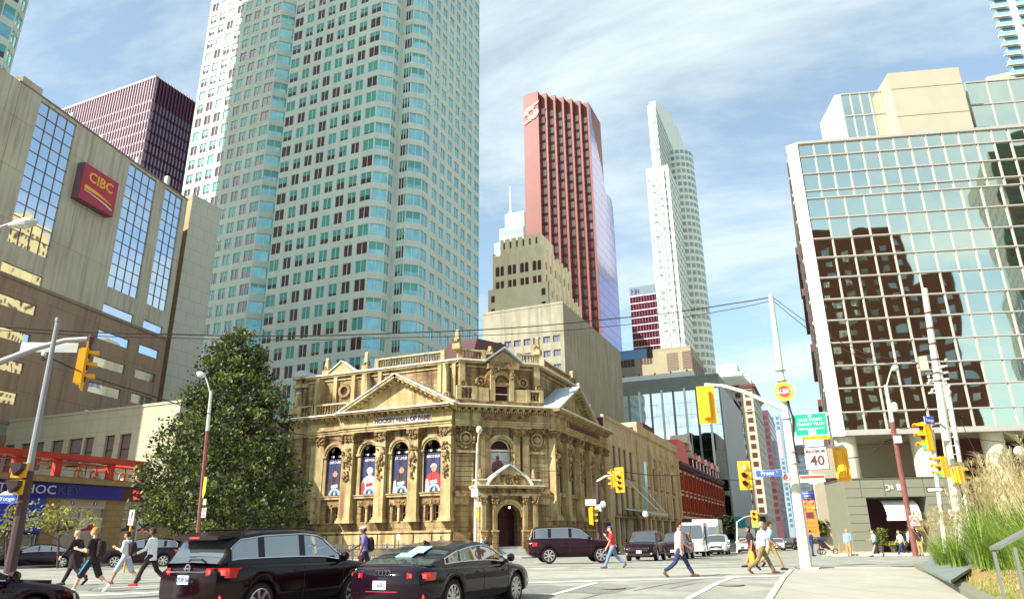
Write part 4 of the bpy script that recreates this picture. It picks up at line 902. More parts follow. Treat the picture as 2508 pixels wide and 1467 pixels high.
# west wing dressings
m_ = MB(); m_.fb(FS, 8.4, 12.1, 13.2, 13.6, -12, 0.1, 'stone_plain'); m_.fb(FS, -2, 8.7, 11.7, 12.1, -12.2, -1.0, 'stone_plain'); m_.fb(FS, 9.0, 10.2, 13.6, 14.4, -1, -.2, 'stone_plain'); m_.fb(FS, 9.6, 11.6, 10.2, 11.3, -.34, -.2, 'stone_carved'); m_.build('wing_cornice', T)
for u in (1.5, 4.5, 7): window(FS, u-.6, u+.6, 4.5, 8.5, -1.39, 'void', 'sill_white', 2, 3, .06, None, 0, .06).build('window', T)
window(FS, 9.2, 10.6, 8, 10.6, -.34, 'void', 'sill_white', 2, 2, .06, None, 0, .06).build('window', T)
# ---- arched windows with archivolts
def arched(F, c, hw, zb, zs, d=-.5, fr='stone_plain', plain=True):
    m_ = MB(); m_.fprism(F, [(c-hw,zb),(c+hw,zb)] + [(c+hw*math.cos(math.pi*k/10), zs+hw*math.sin(math.pi*k/10)) for k in range(11)], d-.02, d, 'void')
    m_.farc(F, c, zs, hw-.1, hw, 0, 180, d+.002, d+.12, 'sill_white', 12); m_.fb(F, c-hw, c+hw, zs-.12, zs+.06, d+.002, d+.2, 'sill_white'); m_.fb(F, c-.04, c+.04, zb, zs, d+.002, d+.08, 'sill_white')
    o = m_.build('window', T)
    a = MB(); a.farc(F, c, zs, hw+.02, hw+.2, 0, 180, .004, .16, fr, 14); a.farc(F, c, zs, hw+.2, hw+.42, 0, 180, .004, .26, fr, 14)
    for s in (-1, 1): a.fb(F, c+s*(hw+.22)-.22, c+s*(hw+.22)+.22, zb, zs-.2, .004, .16, fr); a.fb(F, c+s*(hw+.24)-.28, c+s*(hw+.24)+.28, zs-.2, zs, .004, .34, fr)
    a.build('archivolt', o); return o
for c in cS: arched(FS, c, .92, 5.45, 9.35)
for c, hw in zip(cE, (.95,.95,.95,.8,.5)): arched(FE, c, hw, 5.45, 9.2)
arched(FC, 4.62, 1.02, 5.9, 9.3)
for F, cs in ((FS, cS), (FE, cE[:4])):
    for c in cs:
        for s in (-1, 1): window(F, c+s*.42-.30, c+s*.42+.30, 2.95, 4.35, -.5, 'void', 'sill_white', 1, 2, .05).build('window', T)
# ---- corner porch
PF = off(FC, 0); m_ = MB(); c = 4.72; W0, W1 = 1.9, 7.55; dp = 2.0
m_.fb(PF, W0, c-1.12, -1, 4.95, .0, dp, 'stone'); m_.fb(PF, c+1.12, W1, -1, 4.95, .0, dp, 'stone')
m_.fprism(PF, [(c-1.12,3.1)] + [(c-1.12*math.cos(math.pi*k/12), 3.1+1.12*math.sin(math.pi*k/12)) for k in range(1,12)] + [(c+1.12,3.1),(c+1.12,4.95),(c-1.12,4.95)], .0, dp-.002, 'stone')
m_.fb(PF, c-1.12, c+1.12, -.4, 3.2, .004, .1, 'void'); m_.fprism(PF, [(c-1.12,3.1),(c+1.12,3.1)] + [(c+1.12*math.cos(math.pi*k/12), 3.1+1.12*math.sin(math.pi*k/12)) for k in range(1,12)], .004, .1, 'void')
m_.farc(PF, c, 3.1, 1.13, 1.3, 0, 180, dp, dp+.12, 'stone_plain', 16); m_.farc(PF, c, 3.1, 1.3, 1.55, 0, 180, dp, dp+.22, 'stone_plain', 16)
m_.fb(PF, W0-.15, W1+.15, 4.95, 5.15, 0, dp+.45, 'stone_plain'); m_.fb(PF, W0, W1, 5.15, 5.6, 0, dp+.3, 'stone_carved'); carve(m_, PF, W0+.6, W1-.6, 5.2, 5.55, dp+.32, 70, .09); m_.fb(PF, W0-.4, W1+.4, 5.6, 5.78, 0, dp+.6, 'stone_plain'); m_.fb(PF, W0-.45, W1+.45, 5.78, 5.86, 0, dp+.7, 'sill_white')
carve(m_, PF, c-1.6, c-1.1, 3.9, 4.8, dp+.05, 25, .1); carve(m_, PF, c+1.1, c+1.6, 3.9, 4.8, dp+.05, 25, .1)
po = m_.build('porch', T)
for u in (2.05, 3.1, 6.0, 6.95):
    k_ = MB(); k_.fb(PF, u, u+.42, 2.0, 4.2, dp+.002, dp+.32, 'stone_plain'); k_.fb(PF, u-.08, u+.5, -.8, 1.85, dp+.002, dp+.42, 'stone'); k_.fb(PF, u-.12, u+.54, 1.85, 2.0, dp+.002, dp+.5, 'stone_plain')
    for i in range(3): k_.fb(PF, u+.05+.13*i, u+.11+.13*i, 2.2, 4.1, dp+.322, dp+.37, 'stone_plain')
    k_.fb(PF, u-.04, u+.46, 4.2, 4.8, dp+.002, dp+.36, 'stone_carved'); carve(k_, PF, u-.1, u+.52, 4.25, 4.75, dp+.38, 20, .09); k_.fb(PF, u-.12, u+.54, 4.8, 4.95, dp+.002, dp+.46, 'stone_plain'); k_.build('pilaster', po)
k_ = MB()   # broken segmental pediment with gabled aedicule
k_.farc(PF, c, 4.75, 2.35, 2.55, 118, 152, 1.2, dp+.55, 'sill_white', 8); k_.farc(PF, c, 4.75, 2.35, 2.55, 28, 62, 1.2, dp+.55, 'sill_white', 8); k_.farc(PF, c, 4.75, 1.25, 2.35, 112, 155, 1.2, dp+.3, 'stone_carved', 8); k_.farc(PF, c, 4.75, 1.25, 2.35, 25, 68, 1.2, dp+.3, 'stone_carved', 8)
k_.fb(PF, c-.95, c+.95, 5.86, 6.8, 1.0, dp+.25, 'stone_carved'); carve(k_, PF, c-.7, c+.7, 5.95, 6.9, dp+.3, 80, .13); k_.fprism(PF, [(c-1.25,6.8),(c+1.25,6.8),(c,7.6)], 1.0, dp+.4, 'stone_plain')
k_.beam(PF.P(c-1.4,6.78,dp-.3), PF.P(c,7.7,dp-.3), 1.7, .12, 'lead'); k_.beam(PF.P(c+1.4,6.78,dp-.3), PF.P(c,7.7,dp-.3), 1.7, .12, 'lead'); k_.build('porch_gable', po)
for u in (2.1, 7.3):
    k_ = MB(); k_.fb(PF, u-.35, u+.35, 5.86, 6.3, .9, dp+.3, 'stone_plain'); k_.fb(PF, u-.5, u+.5, 6.3, 6.42, .8, dp+.4, 'sill_white'); q = PF.P(u, 6.42, dp-.35); k_.lathe(q, [(.2,0),(.3,.15),(.26,.4),(.14,.8),(.05,1.0)], 'stone_carved', 8); k_.build('finial', po)
k_ = MB()
for i in range(5): k_.fb(PF, c-1.25-.02*i, c+1.25+.02*i, -1.2, .62-.2*i, .3, dp+.1+.36*(i+1) if i else dp+.1, 'grey_step') if False else k_.fb(PF, c-1.3-.05*i, c+1.3+.05*i, -1.2, .6-.19*i-.002*i, .2, dp+.1+.34*i, 'grey_step')
k_.fb(PF, c-1.9, c-1.38, -1, .75, dp, dp+1.2, 'stone'); k_.fb(PF, c+1.45, c+1.95, -1, .75, dp, dp+1.2, 'stone'); k_.build('steps', po)
mat('lamp_glow', (1,.75,.5), .5, emit=4); k_ = MB(); k_.ball(PF.P(c, 3.95, dp+.1), .1, 'lamp_glow'); k_.tube([PF.P(c,4.02,dp+.1), PF.P(c,4.25,dp+.05)], .02, 'black_metal', 6); k_.build('lamp', po)
m_ = MB(); m_.fb(PF, c-.95, c+.95, 6.0, 9.1, -.42, -.36, 'plate'); sil = m_.build('window_panel', T)
mat('sil', (.16,.06,.06), .7); k_ = MB()
k_.fprism(PF, [(c-.75,6.2),(c+.1,6.2),(c+.25,7.6),(c+.3,8.0),(c+.1,8.25),(c-.15,8.3),(c-.12,8.7),(c-.3,8.85),(c-.48,8.7),(c-.45,8.3),(c-.8,8.15),(c-.9,7.4),(c-.7,7.2)], -.355, -.34, 'sil'); k_.build('silhouette', sil)
# ---- player banners hung in the south windows
mat('ban_navy', (.022,.026,.10), .6, var=.5, vs=1.2); mat('ban_red', (.42,.03,.03), .6, var=.2, vs=4); mat('ban_white', (.48,.50,.52), .6, var=.12, vs=4); mat('ban_black', (.04,.025,.04), .6); mat('skin_print', (.45,.25,.15), .6); mat('ban_text', (.70,.62,.60), .6); mat('ban_blue', (.10,.32,.60), .6)
BF = off(FS, .24)
names_ = ['LAROUSE', 'HEFFOR', 'ST. LOUIS', 'BRODEUR']
for i, c in enumerate(cS):
    lab = ['shaded banner with a barely visible player, leftmost window of the stone facade', 'banner of a masked goalie in a white jersey, second arched window from the left', 'banner of a bearded player in a black helmet and dark jersey, between goalie banners', 'banner of a goalie in a red jersey with white mask, rightmost of the four'][i]
    B = thing('banner', lab, 'banner', BF.P(c, 5.5, -.3), 'player banners in the arched windows'); m_ = MB(); m_.fb(BF, c-.90, c+.90, 5.47, 9.05, -.32, -.28, 'ban_navy'); cl = m_.build('cloth', B)
    text(names_[i], .33, 'ban_text', 'lettering', B, BF.P(c+.02, 8.72, -.275), BF.t, bold=.008, sx=.95)
    m_ = MB(); jer = ['ban_black','ban_white','ban_black','ban_red'][i]
    m_.fprism(BF, [(c-.85,5.5),(c+.86,5.5),(c+.86,6.6),(c+.7,7.05),(c+.3,7.3),(c-.1,7.3),(c-.6,7.0),(c-.85,6.5)], -.279, -.27, jer)
    m_.fprism(BF, [(c-.8,5.5),(c-.3,5.5),(c-.5,6.7),(c-.75,6.6)], -.269, -.26, ['ban_black','ban_red','ban_white','ban_white'][i]); m_.fprism(BF, [(c-.3,6.2),(c+.5,6.3),(c+.45,6.6),(c-.3,6.5)], -.269, -.262, 'ban_white' if i != 1 else 'ban_red')
    m_.farc(BF, c+.1, 7.6, .0, .3, 0, 360, -.269, -.262, 'skin_print', 14); m_.farc(BF, c+.1, 7.72, .0 if i in (1,) else .18, .36, 0 if i != 2 else 10, 180 if i != 1 else 360, -.261, -.25, ['ban_black','ban_white','ban_black','ban_white'][i], 14)
    m_.build('player_print', B, recalc=True); m_ = MB(); m_.farc(BF, c+.15, 5.55, .52, .66, 0, 180, -.255, -.245, 'ban_white', 14); m_.farc(BF, c+.15, 5.55, .40, .52, 0, 180, -.255, -.246, 'ban_blue', 14); m_.farc(BF, c+.15, 5.55, .0, .40, 0, 180, -.255, -.246, 'ban_navy', 14); m_.fprism(BF, [(c,5.56),(c+.3,5.56),(c+.25,5.9),(c+.1,5.85)], -.245, -.238, 'ban_white'); m_.build('badge', B)
# ---- ornamental railing between street and museum
mat('rail_white', (.62,.60,.52), .5)
F = Face(D(700,1370,50)[:2] if False else (D(688,1352,50).x, D(688,1352,50).y), (D(1180,1352,56).x, D(1180,1352,56).y)); R_ = thing('railing', 'low cream iron railing with rings behind the queue of dark cars', 'railing', F.P(0, gz(*F.P(0,0)[:2]))); n = 12
for i in range(n):
    m_ = MB(); u0, u1 = F.w*i/n, F.w*(i+1)/n; zb = gz(*F.P(u0,0)[:2]) + .1; m_.fb(F, u0, u1, zb+1.0, zb+1.06, -.03, .03, 'rail_white'); m_.fb(F, u0, u1, zb+.12, zb+.17, -.02, .02, 'rail_white'); m_.fb(F, u0, u1, zb+.78, zb+.82, -.02, .02, 'rail_white'); m_.fb(F, u0-.05, u0+.05, zb-.1, zb+1.15, -.05, .05, 'rail_white')
    k = 9
    for j in range(k): u = u0+(u1-u0)*(j+.5)/k; m_.fb(F, u-.015, u+.015, zb+.17, zb+1.0, -.015, .015, 'rail_white')
    for j in range(3): m_.farc(F, u0+(u1-u0)*(j+.5)/3, zb+.45, .12, .16, 0, 360, -.015, .016, 'rail_white', 10)
    m_.build('panel', R_)
# ================================================================ bank building with mirror strips, far left
mat('cb_top', (.50,.46,.35), .85, var=.07, vs=.2, streak=((.22,.16,.10), .5), brick=(4.4, 5.6, .03, (.6,.55,.5), 1)); mat('cb_low', (.33,.23,.155), .85, var=.07, vs=.2, brick=(4.4, 3.3, .03, (.7,.6,.55), 1), streak=((.15,.09,.06), .5))
mat('cb_bar', (.20,.15,.12), .5)
c = D(460,490,92); bb_ = math.radians(167.9); P0 = (c.x+60*math.sin(bb_), c.y+60*math.cos(bb_)); FB = Face(P0, (c.x, c.y)); zt = 49.0
T = thing('bank_building', 'beige and brown office block with tall mirror glass strips and a red sign', 'building', (c.x, c.y, -1)); wb = MB(); wins = Wins()
us = [18, 34, 39.2, 48.1, 53.4, 55.2, 59.0, 60.0]; rowz = [(28.05,29.15),(24.67,25.82),(21.4,22.55),(18.2,19.4),(15.0,16.2),(11.8,13.0)]
zs = [-2] + sorted([z for r in rowz for z in r]) + [31.35, 48.55, zt]
grid(wb, FB, us, [z for z in zs if z <= 28.05], lambda i, j: i in (1,3,5) and j % 2 == 1, 'cb_low', .22)
grid(wb, FB, us, [28.05,29.15,31.35,48.55,zt], lambda i, j: i in (1,3,5) and j in (0,2), 'cb_top', .22)
wb.quad(FB.P(18,zt), FB.P(60,zt), FB.P(60,zt,-9), FB.P(18,zt,-9), 'roof_grey'); wb.quad(FB.P(60,-2), FB.P(60,zt), FB.P(60,zt,-9), FB.P(60,-2,-9), 'cb_low')
wb.fb(FB, 31.32, 33.9, -2, zt+.9, -8, .04, 'cb_top'); wb.fb(FB, 18, 60.05, 27.6, 27.75, 0.002, .12, 'cb_bar'); wb.fb(FB, 31, 60.05, zt-.05, zt+.12, -.3, .1, 'cb_bar')
wb.quad(FB.P(31.32,-2,-8), FB.P(31.32,zt+.9,-8), FB.P(31.32,zt+.9,.04), FB.P(31.32,-2,.04), 'cb_top')
wb.build('wall', T)
rr = random.Random(2)
def pane(F, u0, u1, z0, z1, d, mt, t=.006):
    m_ = MB(); q = [rr.uniform(-t, t) for _ in range(4)]
    m_.quad(F.P(u0,z0,d+q[0]), F.P(u1,z0,d+q[1]), F.P(u1,z1,d+q[2]), F.P(u0,z1,d+q[0]+q[2]-q[1]), mt); return m_
for (u0, u1, n) in ((34,39.2,4),(48.1,53.4,4),(55.2,59.0,3)):
    fr = MB()
    for i in range(n):
        a, b = u0+(u1-u0)*i/n, u0+(u1-u0)*(i+1)/n
        for k in range(11): z0 = 31.35+17.2*k/11; wins.add(pane(FB, a, b, z0, z0+17.2/11, -.18, 'mirror_blue'))
        for z0, z1 in rowz: wins.add(pane(FB, a, b, z0, z1, -.18, 'mirror_blue'))
        if i or 1: fr.fb(FB, a-.022, a+.022, 31.35, 48.55, -.17, -.1, 'cb_bar')
        if i and 0: [fr.fb(FB, a-.03, a+.03, z0, z1, -.17, -.12, 'cb_bar') for z0, z1 in rowz]
    for k in range(1, 11): z0 = 31.35+17.2*k/11; fr.fb(FB, u0, u1, z0-.025, z0+.025, -.17, -.105, 'cb_bar')
    fr.build('glazing_bars', T)
wins.build(T)
m_ = MB()
for u, z in ((41,50),(43.2,50),(46,50),(56.5,50.5)):
    p = FB.P(u, zt, -3); m_.tube([p, p+Vector((0,0,2.6))], .07, 'steel', 6); m_.box(p.x-.3,p.x+.3,p.y-.15,p.y+.15,p.z+1.4,p.z+2.9,'offwhite'); m_.box(p.x+.5,p.x+.9,p.y-.15,p.y+.15,p.z+.4,p.z+2.2,'offwhite')
p = FB.P(52.5, zt, -3); m_.build('antenna', T) if False else [None]
for k, (u, dd) in enumerate(((41,-3),(43.2,-3.4),(46,-3),(52,-2.5),(57.5,-2))):
    m_ = MB(); p = FB.P(u, zt, dd); m_.tube([p, p+Vector((0,0,2.4))], .08, 'steel', 6); m_.box(p.x-.3,p.x+.3,p.y-.2,p.y+.2,p.z+1.1,p.z+2.8,'offwhite'); m_.beam(p+Vector((-.6,0,1.2)), p+Vector((.6,0,1.2)), .08, .08, 'steel'); m_.build('antenna', T)
mat('cb_red', (.42,.015,.045), .4); mat('cb_edge', (.16,.08,.11), .5); mat('gold', (.85,.42,.02), .5); mat('white_sign', (.62,.61,.58), .5)
G_ = thing('bank_sign', 'large dark red box sign with yellow CIBC letters high on the beige wall', 'sign', FB.P(43, 41.8, .6)); m_ = MB(); m_.fb(FB, 40.35, 45.85, 39.5, 44.15, .02, 1.0, 'cb_edge'); m_.fb(FB, 40.37, 45.83, 39.52, 44.13, 1.0, 1.06, 'cb_red'); m_.build('box', G_)
text('CIBC', 1.75, 'gold', 'lettering', G_, FB.P(43.15, 42.75, 1.07), FB.t, ext=.04, serif=True, bold=.035, sx=1.0)
m_ = MB(); n = 10
for k in range(n):
    t0, t1 = k/n, (k+1)/n; f = lambda t, o, s: (40.9+4.5*t, o - s*t*t)
    th = lambda t: .52*(1-t)**.7 + .02
    a, b = f(t0, 41.5, .75), f(t1, 41.5, .75); m_.fprism(FB, [(a[0],a[1]-th(t0)), (b[0],b[1]-th(t1)), b, a], 1.07, 1.12, 'gold')
    th2 = lambda t: .1 + .14*t; a, b = f(t0, 40.85, .55), f(t1, 40.85, .55); m_.fprism(FB, [(a[0],a[1]-th2(t0)), (b[0],b[1]-th2(t1)), b, a], 1.07, 1.12, 'white_sign')
m_.build('swoosh', G_)
# tiled annex to its right
mat('tile_light', (.52,.51,.41), .6, var=.04, vs=.2, brick=(2.2, 1.95, .03, (.62,.55,.5), .97)); mat('tile_tan', (.38,.27,.13), .6, var=.05, vs=.2, brick=(2.2,1.95,.035,(.55,.45,.4),.97)); mat('tile_shade', (.20,.10,.05), .6, brick=(2.2,1.95,.04,(.55,.45,.4),.9))  # brown south tiles: recess shading is put into their colour
a = D(473,477,95); T = thing('office_block', 'pale square tiled block between the brown bank building and the tower', 'building', (a.x, a.y, -1)); m_ = MB(); FA = Face((a.x,a.y), (a.x,a.y+5.6)); FA2 = Face((a.x-22,a.y), (a.x,a.y))
m_.quad(FA.P(0,-2), FA.P(5.6,-2), FA.P(5.6,51.5), FA.P(0,51.5), 'tile_light'); m_.quad(FA2.P(20.2,-2), FA2.P(22,-2), FA2.P(22,51.5), FA2.P(20.2,51.5), 'tile_tan'); m_.quad(FA2.P(0,-2), FA2.P(20.2,-2), FA2.P(20.2,51.5), FA2.P(0,51.5), 'tile_shade')
m_.quad(FA2.P(0,51.5), FA2.P(22,51.5), FA2.P(22,51.5,-5.6), FA2.P(0,51.5,-5.6), 'roof_grey'); m_.quad(FA.P(5.6,-2), FA.P(5.6,51.5), FA.P(5.6,51.5,-22), FA.P(5.6,-2,-22), 'tile_light'); m_.build('wall', T)
m_ = MB(); m_.fb(FA, -.05, 5.65, 51.3, 51.6, -.3, .05, 'tile_light'); m_.build('coping', T)

# ================================================================ podium with windows and the shop with red terrace
mat('pod', (.42,.40,.29), .8, var=.06, vs=.3, brick=(2.3,1.25,.02,(.68,.62,.55),.98), streak=((.36,.28,.18),.35)); mat('pod_glass', (.17,.11,.12), .12, spec=1, ior=1.9, wob=.1)
FP = Face((-92,45), (-51.9,45)); T = thing('podium_building', 'cream tiled two storey block with recessed windows above the red terrace', 'building', (-52, 45, -.5)); wb = MB(); wins = Wins()
wu = [(18.9,20.3),(21.0,22.4),(23.5,25.2),(26.0,27.9),(28.2,29.5),(31.05,32.3),(33.0,34.45)]; ws = [(14.2,15.6),(16.5,17.9)]
us = [0] + [x for p in ws + wu for x in p] + [FP.w]
grid(wb, FP, us, [-2, 8.15, 10.85, 13.2], lambda i, j: i % 2 == 1 and j == 1, 'pod', .35)
wb.fb(FP, -.1, FP.w+.1, 13.2, 13.42, -20, .08, 'pod'); wb.quad(FP.P(FP.w,-2), FP.P(FP.w,-2,-14), FP.P(FP.w,13.2,-14), FP.P(FP.w,13.2), 'pod'); wb.build('wall', T)
for u0, u1 in ws + wu: wins.add(window(FP, u0, u1, 8.15, 10.85, -.3, 'pod_glass', 'black_metal', 1, 2, .07))
wins.build(T)
mat('shop_stone', (.34,.22,.10), .8, var=.12, vs=1.2, brick=(.9,.42,.015,(.6,.5,.4),.93)); mat('shop_blue', (.012,.012,.20), .5, var=.1, vs=.5); mat('shop_blue2', (.02,.05,.45), .5); mat('red_steel', (.46,.035,.015), .5, var=.08, vs=.6); mat('shop_glass', (.13,.07,.05), .06, spec=1, ior=1.8, wob=.1)
mat('letter_silver', (.66,.60,.58), .35, metal=.3); mat('letter_unlit', (.10,.05,.12), .5); mat('led', (1,.05,.03), .5, emit=1.2); mat('shop_beige', (.42,.35,.22), .7)
FQ = Face((-51,5), (-51,49)); T = thing('shop_building', 'street level shop with deep blue sign band and red steel terrace frame', 'shop', (-51, 30, -.2)); wb = MB()
o5 = 5.0  # face starts at y=5, measured coordinates started at y=10
def U(u): return u + 5
bays_ = [(25.0,28.7),(30.3,33.3)]
wb.fb(FQ, 0, U(20.5), -1, 4.45, -12, .0, 'shop_beige'); 
for a, b in ((U(20.5),U(21.0)), (U(23.9),U(25.0)), (U(28.7),U(30.3)), (U(33.3),44)): wb.fb(FQ, a, b, -1, 4.45, -1.2, .0, 'shop_stone')
wb.fb(FQ, U(21), 44, -1, 4.45, -12, -1.2, 'shop_beige'); wb.fb(FQ, U(21), U(33.3), 3.95, 4.45, -1.15, -.05, 'shop_beige'); wb.fb(FQ, U(21), U(33.3), -1, .95, -1.15, -.1, 'shop_stone')
wb.fb(FQ, 0, 44, 4.45, 5.55, -12, .02, 'shop_stone'); wb.fb(FQ, 0, 44, 5.55, 5.95, -12, .45, 'shop_stone'); wb.build('wall', T)
for a, b in bays_:
    for k in range(2):
        u0 = U(a+(b-a)*k/2); u1 = U(a+(b-a)*(k+1)/2); m_ = MB(); m_.quad(FQ.P(u0,.95,-.22), FQ.P(u1,.95,-.22), FQ.P(u1,3.95,-.22), FQ.P(u0,3.95,-.22), 'shop_glass')
        for z0, z1 in ((.95,1.02),(3.1,3.18),(3.88,3.95)): m_.fb(FQ, u0+.06, u1-.06, z0, z1, -.21, -.1, 'steel')
        for x in (u0, u1-.06): m_.fb(FQ, x, x+.06, .95, 3.95, -.21, -.1, 'steel')
        m_.fb(FQ, u0+.06, u1-.06, 2.15, 3.1, -.212, -.205, 'shop_beige' if k == 0 else 'offwhite'); q = (u0+u1)/2; m_.fprism(FQ, [(q-.6,2.2),(q+.3,2.3),(q+.7,2.5),(q+.25,2.6),(q+.2,3.0),(q-.1,3.0),(q-.2,2.5),(q-.7,2.35)], -.204, -.19, 'cb_red' if k else 'ink'); m_.build('window', T)
        m_ = MB(); m_.farc(FQ, q, 4.2, 0, .2, 90, 270, -.045, -.02, 'cb_red', 8); m_.farc(FQ, q, 4.2, 0, .2, -90, 90, -.045, -.02, 'ban_navy', 8); m_.farc(FQ, q, 4.2, .2, .24, 0, 360, -.045, -.01, 'white_sign', 16); m_.fprism(FQ, [(q-.02,4.03),(q+.1,4.2),(q+.02,4.36),(q-.06,4.2)], -.02, -.005, 'white_sign'); m_.build('emblem', T)
for u0, u1 in ((20.9,22.0),(22.1,23.8)):
    m_ = MB(); m_.quad(FQ.P(U(u0),.0,-.3), FQ.P(U(u1),.0,-.3), FQ.P(U(u1),2.0,-.3), FQ.P(U(u0),2.0,-.3), 'shop_glass'); [m_.fb(FQ, x, x+.09, 0, 2.0, -.29, -.15, 'steel') for x in (U(u0), U(u1)-.09)]; m_.fb(FQ, U(u0)+.3, U(u1)-.3, 1.1, 1.25, -.29, -.2, 'steel'); m_.build('door', T)
m_ = MB(); m_.fprism(FQ, [(U(20.5),2.1),(U(23.85),2.1),(U(23.85),4.5),(U(20.5),4.5)], .0, .12, 'shop_blue2'); aw = m_.build('awning', T)
m_ = MB(); q = U(21.9); m_.farc(FQ, q, 3.45, .62, .72, 0, 360, .125, .15, 'white_sign', 20); m_.farc(FQ, q, 3.45, .42, .46, 0, 360, .125, .15, 'white_sign', 20); m_.farc(FQ, q, 3.45, 0, .42, 100, 260, .125, .14, 'cb_red', 12); m_.fprism(FQ, [(q-.05,3.1),(q+.2,3.4),(q+.02,3.8),(q-.1,3.5)], .141, .155, 'white_sign'); m_.build('emblem', aw)
m_ = MB(); m_.fb(FQ, 0, U(29.75), 4.52, 5.5, .03, .25, 'shop_blue'); sb = m_.build('sign_band', T)
text('SPORT & HOC', .80, 'letter_silver', 'lettering', sb, FQ.P(U(24.15), 4.98, .27), FQ.t, ext=.02, align='RIGHT', sx=1.15) if False else None
text('T & HOC', .86, 'letter_silver', 'lettering', sb, FQ.P(U(24.35), 4.99, .27), FQ.t, ext=.02, align='RIGHT', sx=1.18); text('KEY', .86, 'letter_unlit', 'lettering', sb, FQ.P(U(24.42), 4.99, .27), FQ.t, ext=.02, align='LEFT', sx=1.18)  # same lettering; the missing light on its end is put into the colour
m_ = MB(); m_.fb(FQ, U(29.76), 44, 4.5, 5.5, .03, .22, 'ink'); lb = m_.build('led_board', T); text('HOCK', .3, 'led', 'lettering', lb, FQ.P(U(31.1), 5.2, .23), FQ.t, bold=.01); text('Event', .3, 'led', 'lettering', lb, FQ.P(U(31.0), 4.75, .23), FQ.t, bold=.01)
R_ = thing('terrace_frame', 'red painted steel terrace canopy frame above the blue shop sign', 'canopy', FQ.P(30, 5.95, 0)); 
m_ = MB(); m_.fb(FQ, 0, U(31.9), 7.2, 7.62, -.35, .35, 'red_steel'); m_.fb(FQ, 0, U(31.9), 6.95, 7.05, -.2, .0, 'red_steel'); m_.fb(FQ, U(31.5), U(31.9), 7.2, 7.62, -6, -.36, 'red_steel'); m_.build('beam', R_)
for u in (15.5, 18.6, 21.4, 24.3, 28.6, 31.6): m_ = MB(); m_.fb(FQ, U(u)-.24, U(u)+.24, 5.95, 7.2, -.3, .1, 'red_steel'); m_.build('post', R_)
for u in (22.6, 26.0, 27.4, 29.9, 30.8): m_ = MB(); m_.fb(FQ, U(u)-.05, U(u)+.05, 5.95, 6.95, -.1, .0, 'red_steel'); m_.build('baluster', R_)
m_ = MB(); m_.fb(FQ, 0, U(31.9), 5.95, 6.02, -.2, .1, 'red_steel'); m_.fb(FQ, 0, U(31.9), 6.5, 6.54, -.2, -.1, 'red_steel'); m_.build('rail', R_)
# parasol and chairs on the terrace
for k, (u, lab) in enumerate(((25.6, 'closed dark parasol table on the terrace, left of centre'), (27.8, 'dark flat parasol over terrace table, right of centre'))):
    P_ = thing('parasol', lab, 'parasol', FQ.P(U(u), 5.95, -1.8), 'parasols on the red terrace'); p = FQ.P(U(u), 5.95, -1.8); m_ = MB(); m_.lathe(p, [(1.5,1.05),(1.3,1.15),(.05,1.4)], 'black_metal', 10); m_.build('canopy', P_); m_ = MB(); m_.tube([p, p+Vector((0,0,1.4))], .04, 'black_metal', 6); m_.build('pole', P_)
for k, u in enumerate((26.6, 27.9, 30.4)):
    C_ = thing('wicker_chair', ['pale round backed wicker chair on the terrace, leftmost', 'cream wicker chair with a round back in the middle of the terrace', 'wicker chair half hidden by the tree at the right end of the terrace'][k], 'chair', FQ.P(U(u), 5.95, -.9), 'chairs on the red terrace'); m_ = MB()
    m_.farc(FQ, U(u), 6.4, .22, .34, 0, 180, -.95, -.87, 'shop_beige', 8); m_.fb(FQ, U(u)-.34, U(u)-.22, 5.95, 6.4, -.95, -.87, 'shop_beige'); m_.fb(FQ, U(u)+.22, U(u)+.34, 5.95, 6.4, -.95, -.87, 'shop_beige'); m_.build('backrest', C_); m_ = MB(); m_.fb(FQ, U(u)-.25, U(u)+.25, 6.1, 6.25, -.86, -.45, 'offwhite'); m_.build('seat', C_)

# ================================================================ cream street row and red brick block north of the museum
mat('row', (.60,.52,.33), .85, col2=(.47,.38,.22), vs=.3, brick=(2.6,1.25,.02,(.7,.6,.5),.96), streak=((.25,.16,.08), .6)); mat('row_glass', (.16,.15,.12), .12, spec=1, ior=1.8, wob=.1); mat('row_frame', (.16,.09,.06), .6); mat('wine_brick', (.11,.03,.03), .85, var=.15, vs=.5); mat('glass_canopy', (.55,.75,.66), .15, metal=.2, alpha=.75)
FR = Face((-24.2,64.9), (-24.2,240)); T = thing('row_building', 'cream rendered three storey block with glass entrance canopy beside the museum', 'building', (-24.2, 84, -.5)); wb = MB(); wins = Wins()
w3 = [(23.2,24.7),(25.9,27.2),(28.6,30.1),(31.6,33.4)]; z3, z2 = (8.7,12.4), (4.0,7.6)
us = [19.5] + [x for p in w3 for x in p] + [36.2]; grid(wb, FR, us, [4.0,7.6,8.7,12.4,15.4], lambda i, j: i % 2 == 1 and j in (0, 2), 'row', .25)
for z0, z1 in (z3, z2):
    for a, b in w3: wins.add(window(FR, a, b, z0, z1, -.2, 'row_glass', 'row_frame', 2, 2, .12)); wb.fb(FR, a-.2, b+.2, z0-.2, z0, .002, .14, 'row_frame')
w4 = [(41.2,42.6),(45.6,47.2),(49.8,51.6),(54.4,56.2),(60,62.2)]
us = [36.2] + [x for p in w4 for x in p] + [66.8]; grid(wb, FR, us, [4.0,7.4,8.2,11.2,15.4], lambda i, j: i % 2 == 1 and j in (0, 2), 'row', .3)
for z0, z1 in ((8.2,11.2),(4.0,7.4)):
    for a, b in w4: wins.add(window(FR, a, b, z0, z1, -.25, 'row_glass', 'row_frame', 2, 2, .12)); wb.fb(FR, a-.25, b+.25, z0-.25, z0, .002, .2, 'row_frame')
for a, b in w4[1:]: c_ = (a+b)/2; wb.farc(FR, c_, 11.9, (b-a)/2+.2, (b-a)/2+.6, 0, 180, .003, .3, 'row', 8)
